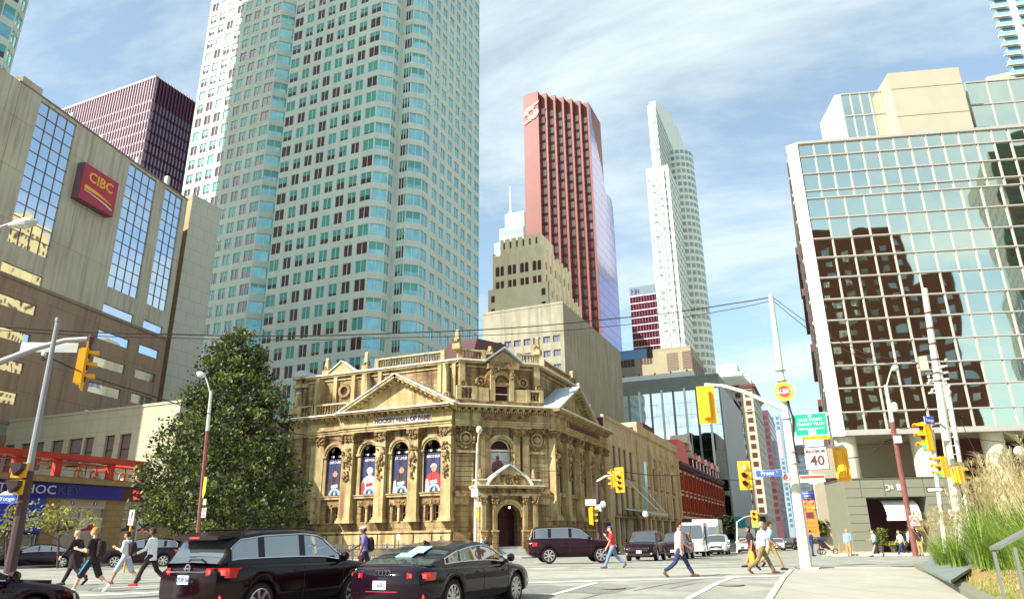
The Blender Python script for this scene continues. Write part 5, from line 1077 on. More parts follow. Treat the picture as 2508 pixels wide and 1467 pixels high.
for u in (36.3, 43.9, 48.4, 52.8, 58, 66.3): wb.fb(FR, u-.4, u+.4, 4, 14.6, .003, .35, 'row')
wb.fb(FR, 19.4, 66.8, 15.4, 15.6, -.2, .12, 'row'); wb.fb(FR, 36.2, 66.8, 15.6, 16.9, -.3, .25, 'row'); wb.fb(FR, 19.5, 36.2, 15.6, 15.85, -.3, .05, 'row')
us = [19.5,22.5,24.2,24.9,26.6,27.3,29.0,31.5,35.6,36.6,39.5,40.4,42,43,45,46,50,51,56,57,62,63,66.8]; grid(wb, FR, us, [-1,.2,3.6,4.0], lambda i, j: i % 2 == 1 and j == 1, 'row', .4)
for i in range(1, len(us)-1, 2): wins.add(window(FR, us[i], us[i+1], .2, 3.6, -.35, 'row_glass', 'row_frame', 2, 2, .1))
wb.quad((-24.2,84.4,-1),(-24.2,84.4,15.5),(-40,84.4,15.5),(-40,84.4,-1),'wine_brick'); wb.quad((-24.2,84.4,15.4),(-24.2,131.7,15.4),(-40,131.7,15.4),(-40,84.4,15.4),'roof_grey'); wb.build('wall', T)
m_ = MB(); m_.fb(FR, 44, 52, 17, 18.2, -4, -.6, 'wine_brick'); m_.fb(FR, 39, 43, 16.9, 17.6, -3, -.4, 'row'); m_.build('roof_shed', T)
m_ = MB(); m_.fb(FR, 37.6, 39.2, 4.0, 11.6, .01, .6, 'glass_canopy'); m_.build('glass_bay', T)
m_ = MB(); m_.hexa([FR.P(27.5,4.25,3.4),FR.P(38,4.25,3.4),FR.P(38,4.7,.1),FR.P(27.5,4.7,.1),FR.P(27.5,4.35,3.4),FR.P(38,4.35,3.4),FR.P(38,4.8,.1),FR.P(27.5,4.8,.1)], 'glass_canopy')
for i in range(8): u = 27.5+10.5*i/7; m_.beam(FR.P(u,4.2,3.4), FR.P(u,4.66,.1), .08, .12, 'white_paint')
m_.beam(FR.P(29,8.5,.1), FR.P(33,4.4,3.3), .1, .1, 'white_paint'); m_.beam(FR.P(36,8.5,.1), FR.P(37,4.4,3.3), .1, .1, 'white_paint'); m_.fb(FR, 27.5, 38, 3.9, 4.25, 3.3, 3.45, 'offwhite'); m_.build('entrance_canopy', T)
m_ = MB(); m_.fb(FR, 24.6, 31, 3.45, 3.55, .01, .3, 'row_frame'); m_.build('lintel', T); wins.build(T)
mat('red_brick', (.48,.075,.022), .85, col2=(.32,.045,.02), vs=.5, brick=(.6,.25,.02,(.65,.5,.45),.85)); mat('red_paint', (.62,.10,.05), .6)
T = thing('brick_building', 'red brick warehouse row with a red mansard gable and dark cornice', 'building', (-24.2, 132, -.5)); wb = MB(); wins = Wins(); nb_ = 13
us = [66.9]; 
for i in range(nb_): c_ = 66.9 + 60*(i+.5)/nb_; us += [c_-1.05, c_+1.05]
us.append(126.9); grid(wb, FR, us, [4.6,5.4,8.2,9.2,12.4,13.3], lambda i, j: i % 2 == 1 and j in (1, 3), 'red_brick', .35)
mat('lintel_pale', (.6,.5,.38), .7); mat('cornice_dark', (.10,.025,.02), .7)
for i in range(nb_):
    c_ = 66.9 + 60*(i+.5)/nb_
    for z0, z1 in ((5.4,8.2),(9.2,12.4)): wins.add(window(FR, c_-1.05, c_+1.05, z0, z1, -.3, 'row_glass', 'row_frame', 2, 2, .14)); wb.fb(FR, c_-1.3, c_+1.3, z1, z1+.35, .003, .14, 'lintel_pale'); wb.fb(FR, c_-1.2, c_+1.2, z0-.2, z0, .003, .2, 'lintel_pale')
    wb.fb(FR, c_+1.75, c_+2.7, 4.6, 13.2, .003, .22, 'red_brick')
wb.quad((-24.2,131.8,-1),(-24.2,131.8,14),(-40,131.8,14),(-40,131.8,-1),'wine_brick'); wb.fb(FR, 66.9, 126.9, -1, 4.3, -.5, -.2, 'row_frame'); wb.fb(FR, 66.9, 126.9, 4.2, 4.6, -.5, .5, 'lintel_pale'); wb.build('wall', T)
for i in range(12): u = 67.5 + 5*i; m_ = MB(); m_.fb(FR, u, u+3.6, .3, 3.6, -.19, -.1, 'row_glass'); wins.add(m_)
wins.build(T)
m_ = MB(); m_.fb(FR, 66.9, 126.9, 13.3, 13.7, -.5, .5, 'cornice_dark'); m_.fb(FR, 66.9, 126.9, 13.7, 14.2, -.5, .8, 'cornice_dark'); corbels(m_, FR, 66.9, 126.9, 13.0, .01, .4, .9, .3, .3, 'cornice_dark'); m_.build('cornice', T)
m_ = MB(); m_.quad(FR.P(66.9,14.2,-.1), FR.P(126.9,14.2,-.1), FR.P(126.9,17.4,-2), FR.P(66.9,17.4,-2), 'slate'); m_.quad(FR.P(66.9,17.4,-2), FR.P(126.9,17.4,-2), FR.P(126.9,17.4,-14), FR.P(66.9,17.4,-14), 'slate'); m_.fprism(FR, [(66.95,14),(80.5,14),(77,18.6),(70,18.6),(66.95,16.5)], -3, .05, 'red_paint'); rf = m_.build('mansard_roof', T)
for i in range(9):
    u = 84 + 4.7*i; k_ = MB(); k_.fb(FR, u-.8, u+.8, 14.2, 16.3, -2, .1, 'red_paint' if i % 3 == 2 else 'cornice_dark'); k_.fprism(FR, [(u-1.1,16.3),(u+1.1,16.3),(u,17.7)], -2, .3, 'red_paint' if i % 2 else 'lintel_pale'); k_.fb(FR, u-.4, u+.4, 14.5, 16, .1, .14, 'row_glass'); k_.build('dormer', rf)
k_ = MB(); k_.fb(FR, 79, 82.5, 17.4, 18.6, -3, .5, 'lintel_pale'); k_.fprism(FR, [(76,18.6),(82.5,18.6),(79.3,20.6)], -3, .5, 'lintel_pale'); k_.build('chimney_gable', rf)
p = onx(1695,1075,-26); k_ = MB(); k_.tube([p-Vector((0,0,3)), p+Vector((0,0,4))], .06, 'white_paint', 5); k_.build('flag_pole', rf)
b_ = onx(1771,1266,-22.5); mat('teal_sign', (.01,.42,.42), .5); B_ = thing('hanging_sign', 'turquoise box sign hung over the far pavement by the glass block', 'sign', b_); m_ = MB(); s1 = onx(1801,1266,-21); Fz = Face((b_.x,b_.y),(b_.x+4.6,b_.y)); m_.fb(Fz, 0, 4.6, b_.z-2.3, b_.z+.1, -2.5, 0, 'teal_sign'); m_.build('box', B_); text('bottom', .9, 'white_sign', 'lettering', B_, Fz.P(2.2, b_.z-1.1, .02), Fz.t, bold=.02)

# ================================================================ mirror glass office and restaurant, right
mat('mull', (.40,.37,.34), .5, var=.04, vs=.5); mat('pent', (.43,.39,.29), .8, var=.05, vs=.3); mat('soffit', (.42,.36,.26), .85, var=.06, vs=.3); mat('ob_grey', (.20,.20,.145), .7, var=.06, vs=.4); mat('ob_line', (.09,.08,.06), .7); mat('col_cream', (.62,.57,.42), .75, var=.05, vs=.5)
k0 = D(1952,349,66); tb = Vector((math.sin(math.radians(74)), math.cos(math.radians(74)), 0)); FG = Face((k0.x,k0.y), (k0.x+tb.x*46, k0.y+tb.y*46)); xL = k0.x - 1.15; FC2 = Face((xL, k0.y+.35), (k0.x, k0.y)); FW = Face((xL, k0.y+26), (xL, k0.y+.35))
T = thing('glass_office', 'mirror glass office block with pale grid and chamfered corner above the restaurant', 'building', (k0.x, k0.y, -.4)); wins = Wins('window')
zl = [10.1+ .35,12.2,14.5,16.7,19.0,21.3,23.5,25.8,28.0,30.1,32.4,34.7]; zu = [34.7,35.6,37.6,39.7,41.3]
step = (FG.u(2472,980) - FG.u(2043.7,951))/8; stu = (FG.u(2487.6,370) - FG.u(1957.4,352))/13
wb = MB(); nl = int(46/step); nu = int(46/stu)
core = [(k0.x, k0.y), (FG.P(46).x, FG.P(46).y), (FG.P(46).x-7, FG.P(46).y+26), (xL+.1, k0.y+26), (xL+.1, k0.y+.4)]
inn = [FG.P(.1,0,-.15), FG.P(45.9,0,-.15)]; pts = [(inn[0].x,inn[0].y),(inn[1].x,inn[1].y),(core[2][0],core[2][1]),(xL+.2,k0.y+26),(xL+.2,k0.y+.5)]
prism(wb, pts, 10.15, 41.4, 'black_metal', 'roof_grey'); wb.add([(x,y,10.14) for x,y in pts[::-1]], [(0,1,2,3,4)], 'soffit'); wb.build('core', T)
for zz, n, st in ((zl, nl, step), (zu, nu, stu)):
    for z0, z1 in zip(zz, zz[1:]):
        for i in range(n): wins.add(pane(FG, st*i+.04 if i else .1, st*(i+1)-.04, z0+.04, z1-.04, -.04, 'mirror_green', .012))
wins.build(T)
m_ = MB()
for zz, n, st in ((zl, nl, step), (zu, nu, stu)):
    for i in range(n+1):
        u = st*i; 
        if i == 0: continue
        m_.fb(FG, u-.06, u+.06, zz[0], zz[-1]-.1, -.06, .10, 'mull')
for z in zl[1:] + zu[1:-1]: m_.fb(FG, 0, 45.9, z-.07, z+.05, -.06, .14, 'mull')
m_.fb(FG, 0, 46, 41.2, 41.5, -.3, .2, 'mull'); m_.fb(FG, 0, 46, 10.0, 10.5, -.5, .2, 'mull'); m_.build('grid', T)
m_ = MB(); m_.fb(FC2, 0, FC2.w, 10.0, 41.5, -.6, .05, 'offwhite')
for z in zl[1:] + zu[1:-1]: m_.fb(FC2, 0, FC2.w, z-.04, z+.04, .051, .09, 'td_fin')
m_.build('corner_panel', T); m_ = MB(); m_.fb(FW, 0, FW.w, 10.0, 41.5, -.5, .0, 'mull')
for i in range(9): m_.fb(FW, FW.w*(i+.3)/9, FW.w*(i+.75)/9, 10.5, 41, .002, .06, 'dark_glass')
for z in zl[1:] + zu[1:-1]: m_.fb(FW, 0, FW.w, z-.15, z+.15, .061, .16, 'mull')
m_.build('side_wall', T)
# penthouse
Fp = off(FG, -5.0); m_ = MB(); u0, z1 = Fp.uz(2044,234); u1 = Fp.u(2176,225); zp = z1; m_.fb(Fp, u0+.6, u1+1, 41.4, zp, -6, 0, 'mirror_green'); 
for i in range(6): uu = u0+.6+(u1-u0-.6)*i/5; m_.fb(Fp, uu-.06, uu+.06, 41.4, zp, .003, .1, 'mull')
for k in range(4): z = 41.4+(zp-41.4)*k/3; m_.fb(Fp, u0+.6, u1, z-.08, z+.08, .003, .12, 'mull')
m_.fb(Fp, u0, u0+.59, 41.4, zp, -6, .05, 'white_paint')
ur, z2 = Fp.uz(2362,204); m_.fb(Fp, ur, 42, 41.4, z2, -6, 0, 'mirror_green')
for i in range(10): uu = ur+(42-ur)*i/9; m_.fb(Fp, uu-.06, uu+.06, 41.4, z2, .003, .1, 'mull')
for k in range(4): z = 41.4+(z2-41.4)*k/3; m_.fb(Fp, ur, 42, z-.08, z+.08, .003, .12, 'mull')
m_.build('roof_glazing', T)
Fq = off(FG, -2.5); a_, za = Fq.uz(2174,180); b_ = Fq.u(2347,166); m_ = MB(); m_.fb(Fq, a_, b_, 41.4, za, -10, 0, 'pent'); m_.fb(Fq, a_, b_, za-2.2, za-2.15, .002, .02, 'ob_line'); m_.fb(Fq, a_, b_, 45.2, 45.25, .002, .02, 'ob_line'); m_.build('lift_tower', T)
# recessed ground storey
cm = off(FG, -1.6)
for x, y in ((2076,1120),(2264,1120),(2440,1120)):
    u = cm.u(x, y); k_ = MB(); k_.lathe(cm.P(u, -1, 0), [(.95,0),(.95,11.2)], 'col_cream', 20); k_.build('column', T, smooth=False)
k_ = MB(); gw = off(FG, -9); k_.fb(gw, -1, 46, -1, 10.1, -.3, 0, 'soffit'); k_.fb(gw, 14, 46, 5, 10.0, .01, .05, 'dark_glass'); k_.fb(gw, 0, 10, 3, 6.8, .01, .05, 'dark_glass'); k_.fb(off(FG,-6), 10.5, 15, -1, 10.1, -2, 0, 'wine_brick'); k_.fb(off(FG,-5.5), 19.5, 46, -1, 10.1, -2, 0, 'dark_glass'); k_.build('recessed_wall', T)
for k in range(9): k_ = MB(); k_.lathe(cm.P(3.5+.7*(k%3)*0+ (2.3 if k < 5 else 11), 10.05, -.2-1.1*(k%5)), [(.18,0),(.18,.1)], 'ink', 8); k_.build('downlight', T)
# restaurant box
T = thing('restaurant', 'olive grey panel clad restaurant front with open bay under the mirror glass office', 'restaurant', FG.P(0,-.4)); FO = off(FG, 1.0)
uL, zT = FO.uz(2066,1174); uR = FO.u(2345,1167); oa, zo = FO.uz(2120,1217); ob_ = FO.u(2268,1214); wb = MB()
wb.fb(FO, uL, oa, -1, zT, -6, 0, 'ob_grey'); wb.fb(FO, oa, ob_, zo, zT, -6, 0, 'ob_grey'); wb.fb(FO, ob_, uR, -1, zT, -6, 0, 'ob_grey'); wb.fb(FO, oa, ob_, -1, zo, -6.2, -5.5, 'ink')
for z in (zo, (zo+zT)/2): wb.fb(FO, uL, uR, z-.02, z+.02, .002, .012, 'ob_line')
for k in range(1, 6): z = zo*k/6; wb.fb(FO, uL, oa, z-.02, z+.02, .002, .012, 'ob_line'); wb.fb(FO, ob_, uR, z-.02, z+.02, .002, .012, 'ob_line')
for x in (2107,2165,2211,2262): u = FO.u(x,1190); wb.fb(FO, u-.02, u+.02, zo, zT, .002, .013, 'ob_line')
wb.fb(FO, uL-.05, uR, zT, zT+.12, -6, .06, 'ob_line'); wb.build('wall', T); ga, gz_ = FO.uz(2166,1201); gb_, gt = FO.uz(2206,1185)
m_ = MB(); cz = (gz_+gt)/2; r_ = (gt-gz_)/2; m_.farc(FO, ga+r_*.9, cz, r_*.62, r_, -120, 120, .01, .08, 'white_sign', 12); m_.build('lettering', T); text('&', .5, 'ban_text', 'lettering', T, FO.P((ga+gb_)/2-.05, cz, .02), FO.t, ext=.03); text('B', r_*2.8, 'white_sign', 'lettering', T, FO.P(gb_-r_*.7, cz, .02), FO.t, ext=.04, bold=.03)
m_ = MB(); a1 = FO.u(2172,1260); b1, zb1 = FO.uz(2258,1262); z_t = FO.z(2215,1220); z_b = FO.z(2215,1266)
n = 10
for i in range(n):
    t0, t1 = i/n, (i+1)/n; f = lambda t: (a1+1.5*(1-math.sqrt(max(0,1-(1-t)**2))) if False else a1)
    ang0, ang1 = math.pi/2*t0, math.pi/2*t1; H_ = z_t-z_b
    m_.quad(FO.P(a1+.05,z_b+H_*math.sin(ang0)*.98,-.1-1.6*(1-math.cos(ang0))), FO.P(b1,z_b+H_*math.sin(ang0)*.98,-.1-1.6*(1-math.cos(ang0))), FO.P(b1,z_b+H_*math.sin(ang1)*.98,-.1-1.6*(1-math.cos(ang1))), FO.P(a1+.05,z_b+H_*math.sin(ang1)*.98,-.1-1.6*(1-math.cos(ang1))), 'white_paint')
m_.fb(FO, a1, b1, z_b-.25, z_b, -.16, -.08, 'white_paint'); m_.build('awning', T)
# older blocks beyond on the right side of the street
mat('old_stone', (.50,.42,.26), .85, var=.1, vs=.3, streak=((.2,.12,.06),.5)); mat('old_dark', (.13,.05,.05), .8, var=.15, vs=.3)
def rblock(label, y0, y1, xw, zt, wall, corn, nb, nf, fh, depth=14):
    T = thing('street_block', label, 'building', (xw, y0, -1)); F = Face((xw, y1), (xw, y0)); F2 = Face((xw, y0), (xw+depth, y0)); wb = MB(); prism(wb, [(xw,y0),(xw+depth,y0),(xw+depth,y1),(xw,y1)], -2, zt, wall)
    for z in corn: wb.fb(F, -.1, F.w+.8, z, z+1.2, .002, .6, 'old_dark'); wb.fb(F2, -.1, 3, z, z+1.2, .002, .5, 'old_dark')
    wb.build('wall', T); wins = Wins()
    for i in range(nb):
        for k in range(nf): m_ = MB(); u = F.w*(i+.5)/nb; m_.fb(F, u-.7, u+.7, zt-3-fh*k-2.2, zt-3-fh*k, .003, .05, 'deco_dark'); wins.add(m_)
    wins.build(T)
q = onx(1976,738,1.45); rblock('narrow cream stone block squeezed behind the mirror glass office', k0.y+26.2, k0.y+40, xL+.25, 47, 'old_stone', [], 5, 11, 3.8)
rblock('old stone block with two heavy dark cornices overhanging the street', k0.y+40.3, k0.y+64, xL+.3, 44, 'old_stone', [27.5, 36.5, 43.5], 7, 10, 3.9)
rblock('dark brick block with projecting cornice further up the street', k0.y+64.5, k0.y+110, xL+.3, 24, 'old_dark', [16, 23], 12, 5, 4)
rblock('low dark shopfront row at the end of the right side', k0.y+111, k0.y+230, xL+.2, 15, 'wine_wall', [14], 20, 3, 4)
# ================================================================ vehicles
mat('tyre', (.02,.008,.010), .8); mat('rim', (.62,.60,.58), .25, metal=.7); mat('car_black', (.012,.003,.005), .14, spec=.35); mat('car_navy', (.012,.004,.010), .12, spec=.45); mat('car_plum', (.018,.003,.007), .16, spec=.4)
mat('car_white', (.74,.74,.68), .2, coat=1); mat('car_silver', (.45,.47,.47), .25, metal=.5, coat=1); mat('car_green', (.10,.40,.06), .25, coat=1); mat('auto_glass', (.05,.055,.05), .02, spec=1, ior=2.1); mat('chrome', (.75,.73,.78), .15, metal=1)
mat('lamp_red', (.55,.01,.01), .2, spec=1); mat('lamp_on', (1,.03,.02), .3, emit=3.0); mat('lamp_clear', (.75,.75,.7), .1, spec=1, metal=.3); mat('plate_w', (.66,.68,.66), .5); mat('plate_ink', (.03,.06,.20), .6); mat('trim_dark', (.025,.007,.010), .5); mat('amber', (.85,.22,.01), .3); mat('sheet_paper', (.30,.62,.58), .6); mat('seat_dark', (.05,.03,.03), .8)
def interp(t, x):
    if x <= t[0][0]: return t[0][1]
    for (a, p), (b, q) in zip(t, t[1:]):
        if x <= b:
            k = (x-a)/(b-a); k2 = k*k*(3-2*k); k = .55*k + .45*k2; return p + (q-p)*k
    return t[-1][1]
CARS = dict(
 suv=dict(L=4.69,W=1.84,R=.36,ax=(-1.36,1.34), deck=[(-2.34,.98),(-2.15,1.07),(-1,1.06),(.9,1.04),(1.12,1.06),(2.0,.95),(2.28,.80),(2.34,.66)], roof=[(-2.27,1.09),(-2.0,1.50),(-1.86,1.60),(-1.2,1.67),(-.2,1.70),(.30,1.66),(1.12,1.07)], gl=(-1.98,.93), pil=[(-1.42,-1.28),(-.28,-.16)], low=.30),
 fastback=dict(L=4.97,W=1.91,R=.355,ax=(-1.42,1.49), deck=[(-2.48,.88),(-2.3,.965),(-1.4,.955),(.8,.93),(1.02,.95),(1.9,.86),(2.35,.72),(2.48,.58)], roof=[(-2.2,.98),(-1.75,1.13),(-1.1,1.32),(-.5,1.40),(0,1.42),(.40,1.37),(1.22,.95)], gl=(-1.62,1.0), pil=[(-1.12,-1.02),(-.20,-.10)], low=.24),
 boxsuv=dict(L=4.55,W=1.84,R=.37,ax=(-1.32,1.30), deck=[(-2.27,1.0),(-2.1,1.08),(-1,1.08),(.8,1.07),(1.0,1.1),(1.9,1.02),(2.2,.9),(2.27,.7)], roof=[(-2.22,1.1),(-2.06,1.62),(-1.9,1.72),(-1,1.76),(-.1,1.76),(.30,1.68),(.98,1.1)], gl=(-2.0,.8), pil=[(-1.35,-1.2),(-.30,-.16)], low=.34),
 sedan=dict(L=4.85,W=1.82,R=.335,ax=(-1.40,1.45), deck=[(-2.42,.86),(-2.3,.96),(-1.6,.985),(-1,.93),(.9,.91),(1.15,.93),(1.9,.83),(2.32,.7),(2.42,.55)], roof=[(-1.75,.98),(-1.05,1.33),(-.5,1.42),(-.05,1.44),(.35,1.40),(1.25,.93)], gl=(-1.4,1.0), pil=[(-.72,-.62),(-.02,.08)], low=.24))
def car(kind, root, paint, rear=True, front=True, trim=True, lit=False):
    """body built nose to +x, origin on the ground below the middle"""
    K = CARS[kind]; L_, W_, R, low = K['L'], K['W'], K['R'], K['low']; hx = L_/2; n = 64; xs = [-hx + L_*i/n for i in range(n+1)]
    xs = sorted(set(xs + [-hx+.02, -hx+.05, hx-.02, hx-.05]))
    Wf = lambda x: W_/2*(1 - .17*max(0, (abs(x)-hx*.66)/(hx*.34))**2.2)
    O = parent_org(root); wl = lambda x, y, z: (x+O.x, y+O.y, z+O.z)
    mb = MB(); secs = []
    for x in xs:
        w_ = Wf(x); zd = interp(K['deck'], x); zl = low + .10*max(0, (abs(x)-hx*.8)/(hx*.2))**2; zm = zl + (zd-zl)*.55
        pts = [(0, zl), (w_*.80, zl), (w_*.95, zl+.06), (w_*.985, zl+(zd-zl)*.28), (w_, zm), (w_*.985, zd-.10), (w_*.95, zd-.035), (w_*.86, zd), (w_*.45, zd+.025), (0, zd+.035)]
        for a in K['ax']:
            d = abs(x-a); Ra = R+.055
            if d < Ra:
                za = R + math.sqrt(Ra*Ra-d*d); pts = [(y, max(z, za-.002*k) if 0 < k < 5 and z < za else z) for k, (y, z) in enumerate(pts)]; pts[0] = (0, low+.02)
        secs.append(pts)
    m = len(secs[0]); vs = []
    for x, pts in zip(xs, secs): vs += [wl(x, y, z) for y, z in pts] + [wl(x, -y, z) for y, z in pts]
    fs = []
    for i in range(len(xs)-1):
        for k in range(1, m-1):
            a = i*2*m+k; b = (i+1)*2*m+k; fs += [(a, a+1, b+1, b), (a+m, b+m, b+m+1, a+m+1)]
    q = (len(xs)-1)*2*m
    for i in range(m-1): fs += [(i, i+m, i+m+1, i+1), (q+i, q+i+1, q+i+m+1, q+i+m)]
    mb.add(vs, fs, paint); mb.build('body', root, smooth=True, recalc=True)
    ub = MB(); ub.box(O.x-hx+.25, O.x+hx-.25, O.y-W_*.36, O.y+W_*.36, O.z+low-.06, O.z+low+.3, 'trim_dark'); ub.box(O.x-hx+.5, O.x+hx-.5, O.y-W_*.30, O.y+W_*.30, O.z+low+.3, O.z+.9, 'trim_dark'); ub.build('underbody', root)
    # greenhouse
    g0, g1 = K['roof'][0][0], K['roof'][-1][0]; gn = 40; gx = [g0+(g1-g0)*i/gn for i in range(gn+1)]; pm = MB(); gm = MB(); S = []
    for x in gx:
        zb = interp(K['deck'], x); zr = max(zb+.01, interp(K['roof'], x)); wb_ = Wf(x)*.90; t = (zr-zb)/.62; wr = wb_*(1-.17*min(1, t)); h = zr-zb
        S.append([(wb_, zb-.02), (wb_*(1-.03*min(1,t)), zb+h*.16), (wr+.025, zr-min(.10,h*.25)), (wr*.95, zr-min(.035,h*.1)), (wr*.6, zr), (0, zr+.012)])
    roofmax = max(z for _, z in K['roof'])
    for i in range(gn):
        xm = (gx[i]+gx[i+1])/2; A, B = S[i], S[i+1]; slope = abs(A[5][1]-B[5][1])/(gx[i+1]-gx[i]); 
        topglass = slope > .34 and (xm < -.4 or xm > .3) and A[5][1] < roofmax-.03
        for k in range(5):
            if k == 1: gl = K['gl'][0] < xm < K['gl'][1] and not any(a <= xm <= b for a, b in K['pil'])
            elif k in (3, 4): gl = topglass
            else: gl = False
            for sg in (1, -1):
                q = [wl(gx[i], sg*A[k][0], A[k][1]), wl(gx[i+1], sg*B[k][0], B[k][1]), wl(gx[i+1], sg*B[k+1][0], B[k+1][1]), wl(gx[i], sg*A[k+1][0], A[k+1][1])]
                (gm if gl else pm).quad(*(q if sg < 0 else q[::-1]), 'auto_glass' if gl else paint)
    pm.build('roof', root, smooth=True); gm.build('windows', root, smooth=True)
    if trim:
        for sg in (1, -1):
            tb = MB(); lo, hi = K['gl']; P1, P2 = [], []
            for i in range(17):
                x = lo-.06+(hi-lo+.12)*i/16; zb = interp(K['deck'], x); zr = interp(K['roof'], x); h = zr-zb; wb_ = Wf(x)*.90; t = h/.62; wr = wb_*(1-.17*min(1, t))
                P1.append(wl(x, sg*(wb_*(1-.03*min(1,t))+.012), zb+h*.16)); P2.append(wl(x, sg*(wr+.037), zr-min(.10,h*.25)))
            tb.tube(P1, .014, 'chrome', 5); tb.tube(P2, .014, 'chrome', 5); tb.tube([P1[0], P2[0]], .014, 'chrome', 5); tb.tube([P1[-1], P2[-1]], .014, 'chrome', 5); tb.build('window_trim', root)
    # wheels
    for a in K['ax']:
        for sg in (1, -1):
            yo = sg*(W_/2-.03); c = Vector(wl(a, yo, R)); ax = Vector((0, sg, 0)); tm = MB(); tm.lathe(c, [(R*.66,-.20),(R*.96,-.20),(R,-.16),(R,-.04),(R*.95,-.005),(R*.72,0),(R*.70,-.02)], 'tyre', 28, ax=ax); wo = tm.build('wheel', root, smooth=False)
            rm = MB(); rm.lathe(c, [(R*.70,-.03),(R*.715,0),(R*.66,.004),(R*.64,-.05)], 'rim', 28, ax=ax); rm.lathe(c, [(R*.64,-.085),(.01,-.084)], 'trim_dark', 20, ax=ax); rm.lathe(c, [(.055,-.08),(.05,-.005),(.01,.0)], 'rim', 10, ax=ax)
            ns = 10 if kind == 'fastback' else 7
            for s_ in range(ns):
                an = 2*math.pi*s_/ns; d = Vector((math.cos(an), 0, math.sin(an))); e = Vector((-math.sin(an), 0, math.cos(an))); w1, w2 = .020, .034; y0, y1 = ax*-.05, ax*-.006
                p0 = c+d*.04; p1 = c+d*R*.66; rm.hexa([p0-e*w1+y0, p0+e*w1+y0, p1+e*w2+y0, p1-e*w2+y0, p0-e*w1+y1, p0+e*w1+y1, p1+e*w2+y1, p1-e*w2+y1], 'rim')
            rm.build('rim', wo)
    for sg in (1, -1):  # mirrors, handles, door gaps
        mm = MB(); xm = K['roof'][-1][0]-.28; yb = Wf(xm); zb = interp(K['deck'], xm); p = Vector(wl(xm, sg*(yb+.10), zb+.10)); mm.lathe(p, [(.02,-.09),(.09,-.06),(.11,0),(.09,.06),(.02,.09)], paint, 8, ax=Vector((0,1,0)), sx=.8, sy=.9); mm.beam(wl(xm, sg*(yb-.08), zb+.0), p, .05, .05, 'trim_dark'); mm.build('mirror', root)
        dm = MB()
        for x in (K['pil'][-1][0]+.03, K['pil'][0][0]-.22 if kind != 'sedan' else K['pil'][0][0]-.45, K['roof'][-1][0]-.18):
            zs_ = [low+.10+(interp(K['deck'], x)-.06-low-.10)*j/5 for j in range(6)]
            pts = [];
            for z in zs_:
                zd = interp(K['deck'], x); zl = low; zm = zl+(zd-zl)*.55; w_ = Wf(x); f = (w_*.95 + (w_*.985-w_*.95)*min(1,(z-zl-.06)/((zd-zl)*.28-.06))) if z < zl+(zd-zl)*.28 else (w_*.985+(w_-w_*.985)*(z-zl-(zd-zl)*.28)/((zd-zl)*.27) if z < zm else w_ - w_*.015*(z-zm)/(zd-.10-zm))
                pts.append(wl(x, sg*(f+.002), z))
            dm.tube(pts, .006, 'trim_dark', 4)
        dm.build('door_gap', root)
        hm = MB()
        for x in (K['pil'][-1][0]-.18, K['pil'][-1][0]+1.02 if kind != 'x' else 0):
            if x > K['roof'][-1][0]-.25: x -= .25
            hm.box(*sorted((wl(x-.09,0,0)[0], wl(x+.09,0,0)[0])), *sorted((O.y+sg*(Wf(x)-.02), O.y+sg*(Wf(x)+.02))), O.z+interp(K['deck'], x)-.15, O.z+interp(K['deck'], x)-.12, paint if kind != 'suv' else 'chrome')
        hm.build('door_handle', root)
    xe = -hx
    if rear:
        for sg in (1, -1):
            lm = MB(); z0 = interp(K['deck'], -hx+.1)
            y0, y1 = (W_*.26, W_*.455)
            def bx(ya, yb, za, zb, xa, xb, mt): lm.hexa([wl(xa, sg*ya, za), wl(xb, sg*yb, za), wl(xb, sg*yb, zb), wl(xa, sg*ya, zb), wl(xa+.12, sg*ya, za), wl(xb+.30, sg*yb, za), wl(xb+.30, sg*yb, zb), wl(xa+.12, sg*ya, zb)], mt)
            zt_ = z0-.06 if kind != 'suv' else z0-.02; h_ = .17 if kind != 'fastback' else .14
            bx(W_*.27, W_*.40, zt_-h_*.75, zt_, xe-.012, xe+.085, 'lamp_red'); bx(W_*.40, W_*.475, zt_-h_, zt_, xe+.08, xe+.2, 'lamp_red')
            if lit: bx(W_*.30, W_*.38, zt_-h_*.62, zt_-h_*.15, xe-.018, xe+.055, 'lamp_on'); bx(W_*.40, W_*.445, zt_-h_*.7, zt_-h_*.15, xe+.06, xe+.10, 'lamp_on')
            lm.build('tail_light', root)
            rf = MB(); rf.hexa([wl(xe-.01+.06, sg*W_*.36, low+.18), wl(xe+.10, sg*W_*.43, low+.18), wl(xe+.10, sg*W_*.43, low+.24), wl(xe+.05, sg*W_*.36, low+.24)] + [wl(xe+.2, sg*W_*.36, low+.18), wl(xe+.25, sg*W_*.43, low+.18), wl(xe+.25, sg*W_*.43, low+.24), wl(xe+.2, sg*W_*.36, low+.24)], 'lamp_on' if lit else 'lamp_red'); rf.build('reflector', root)
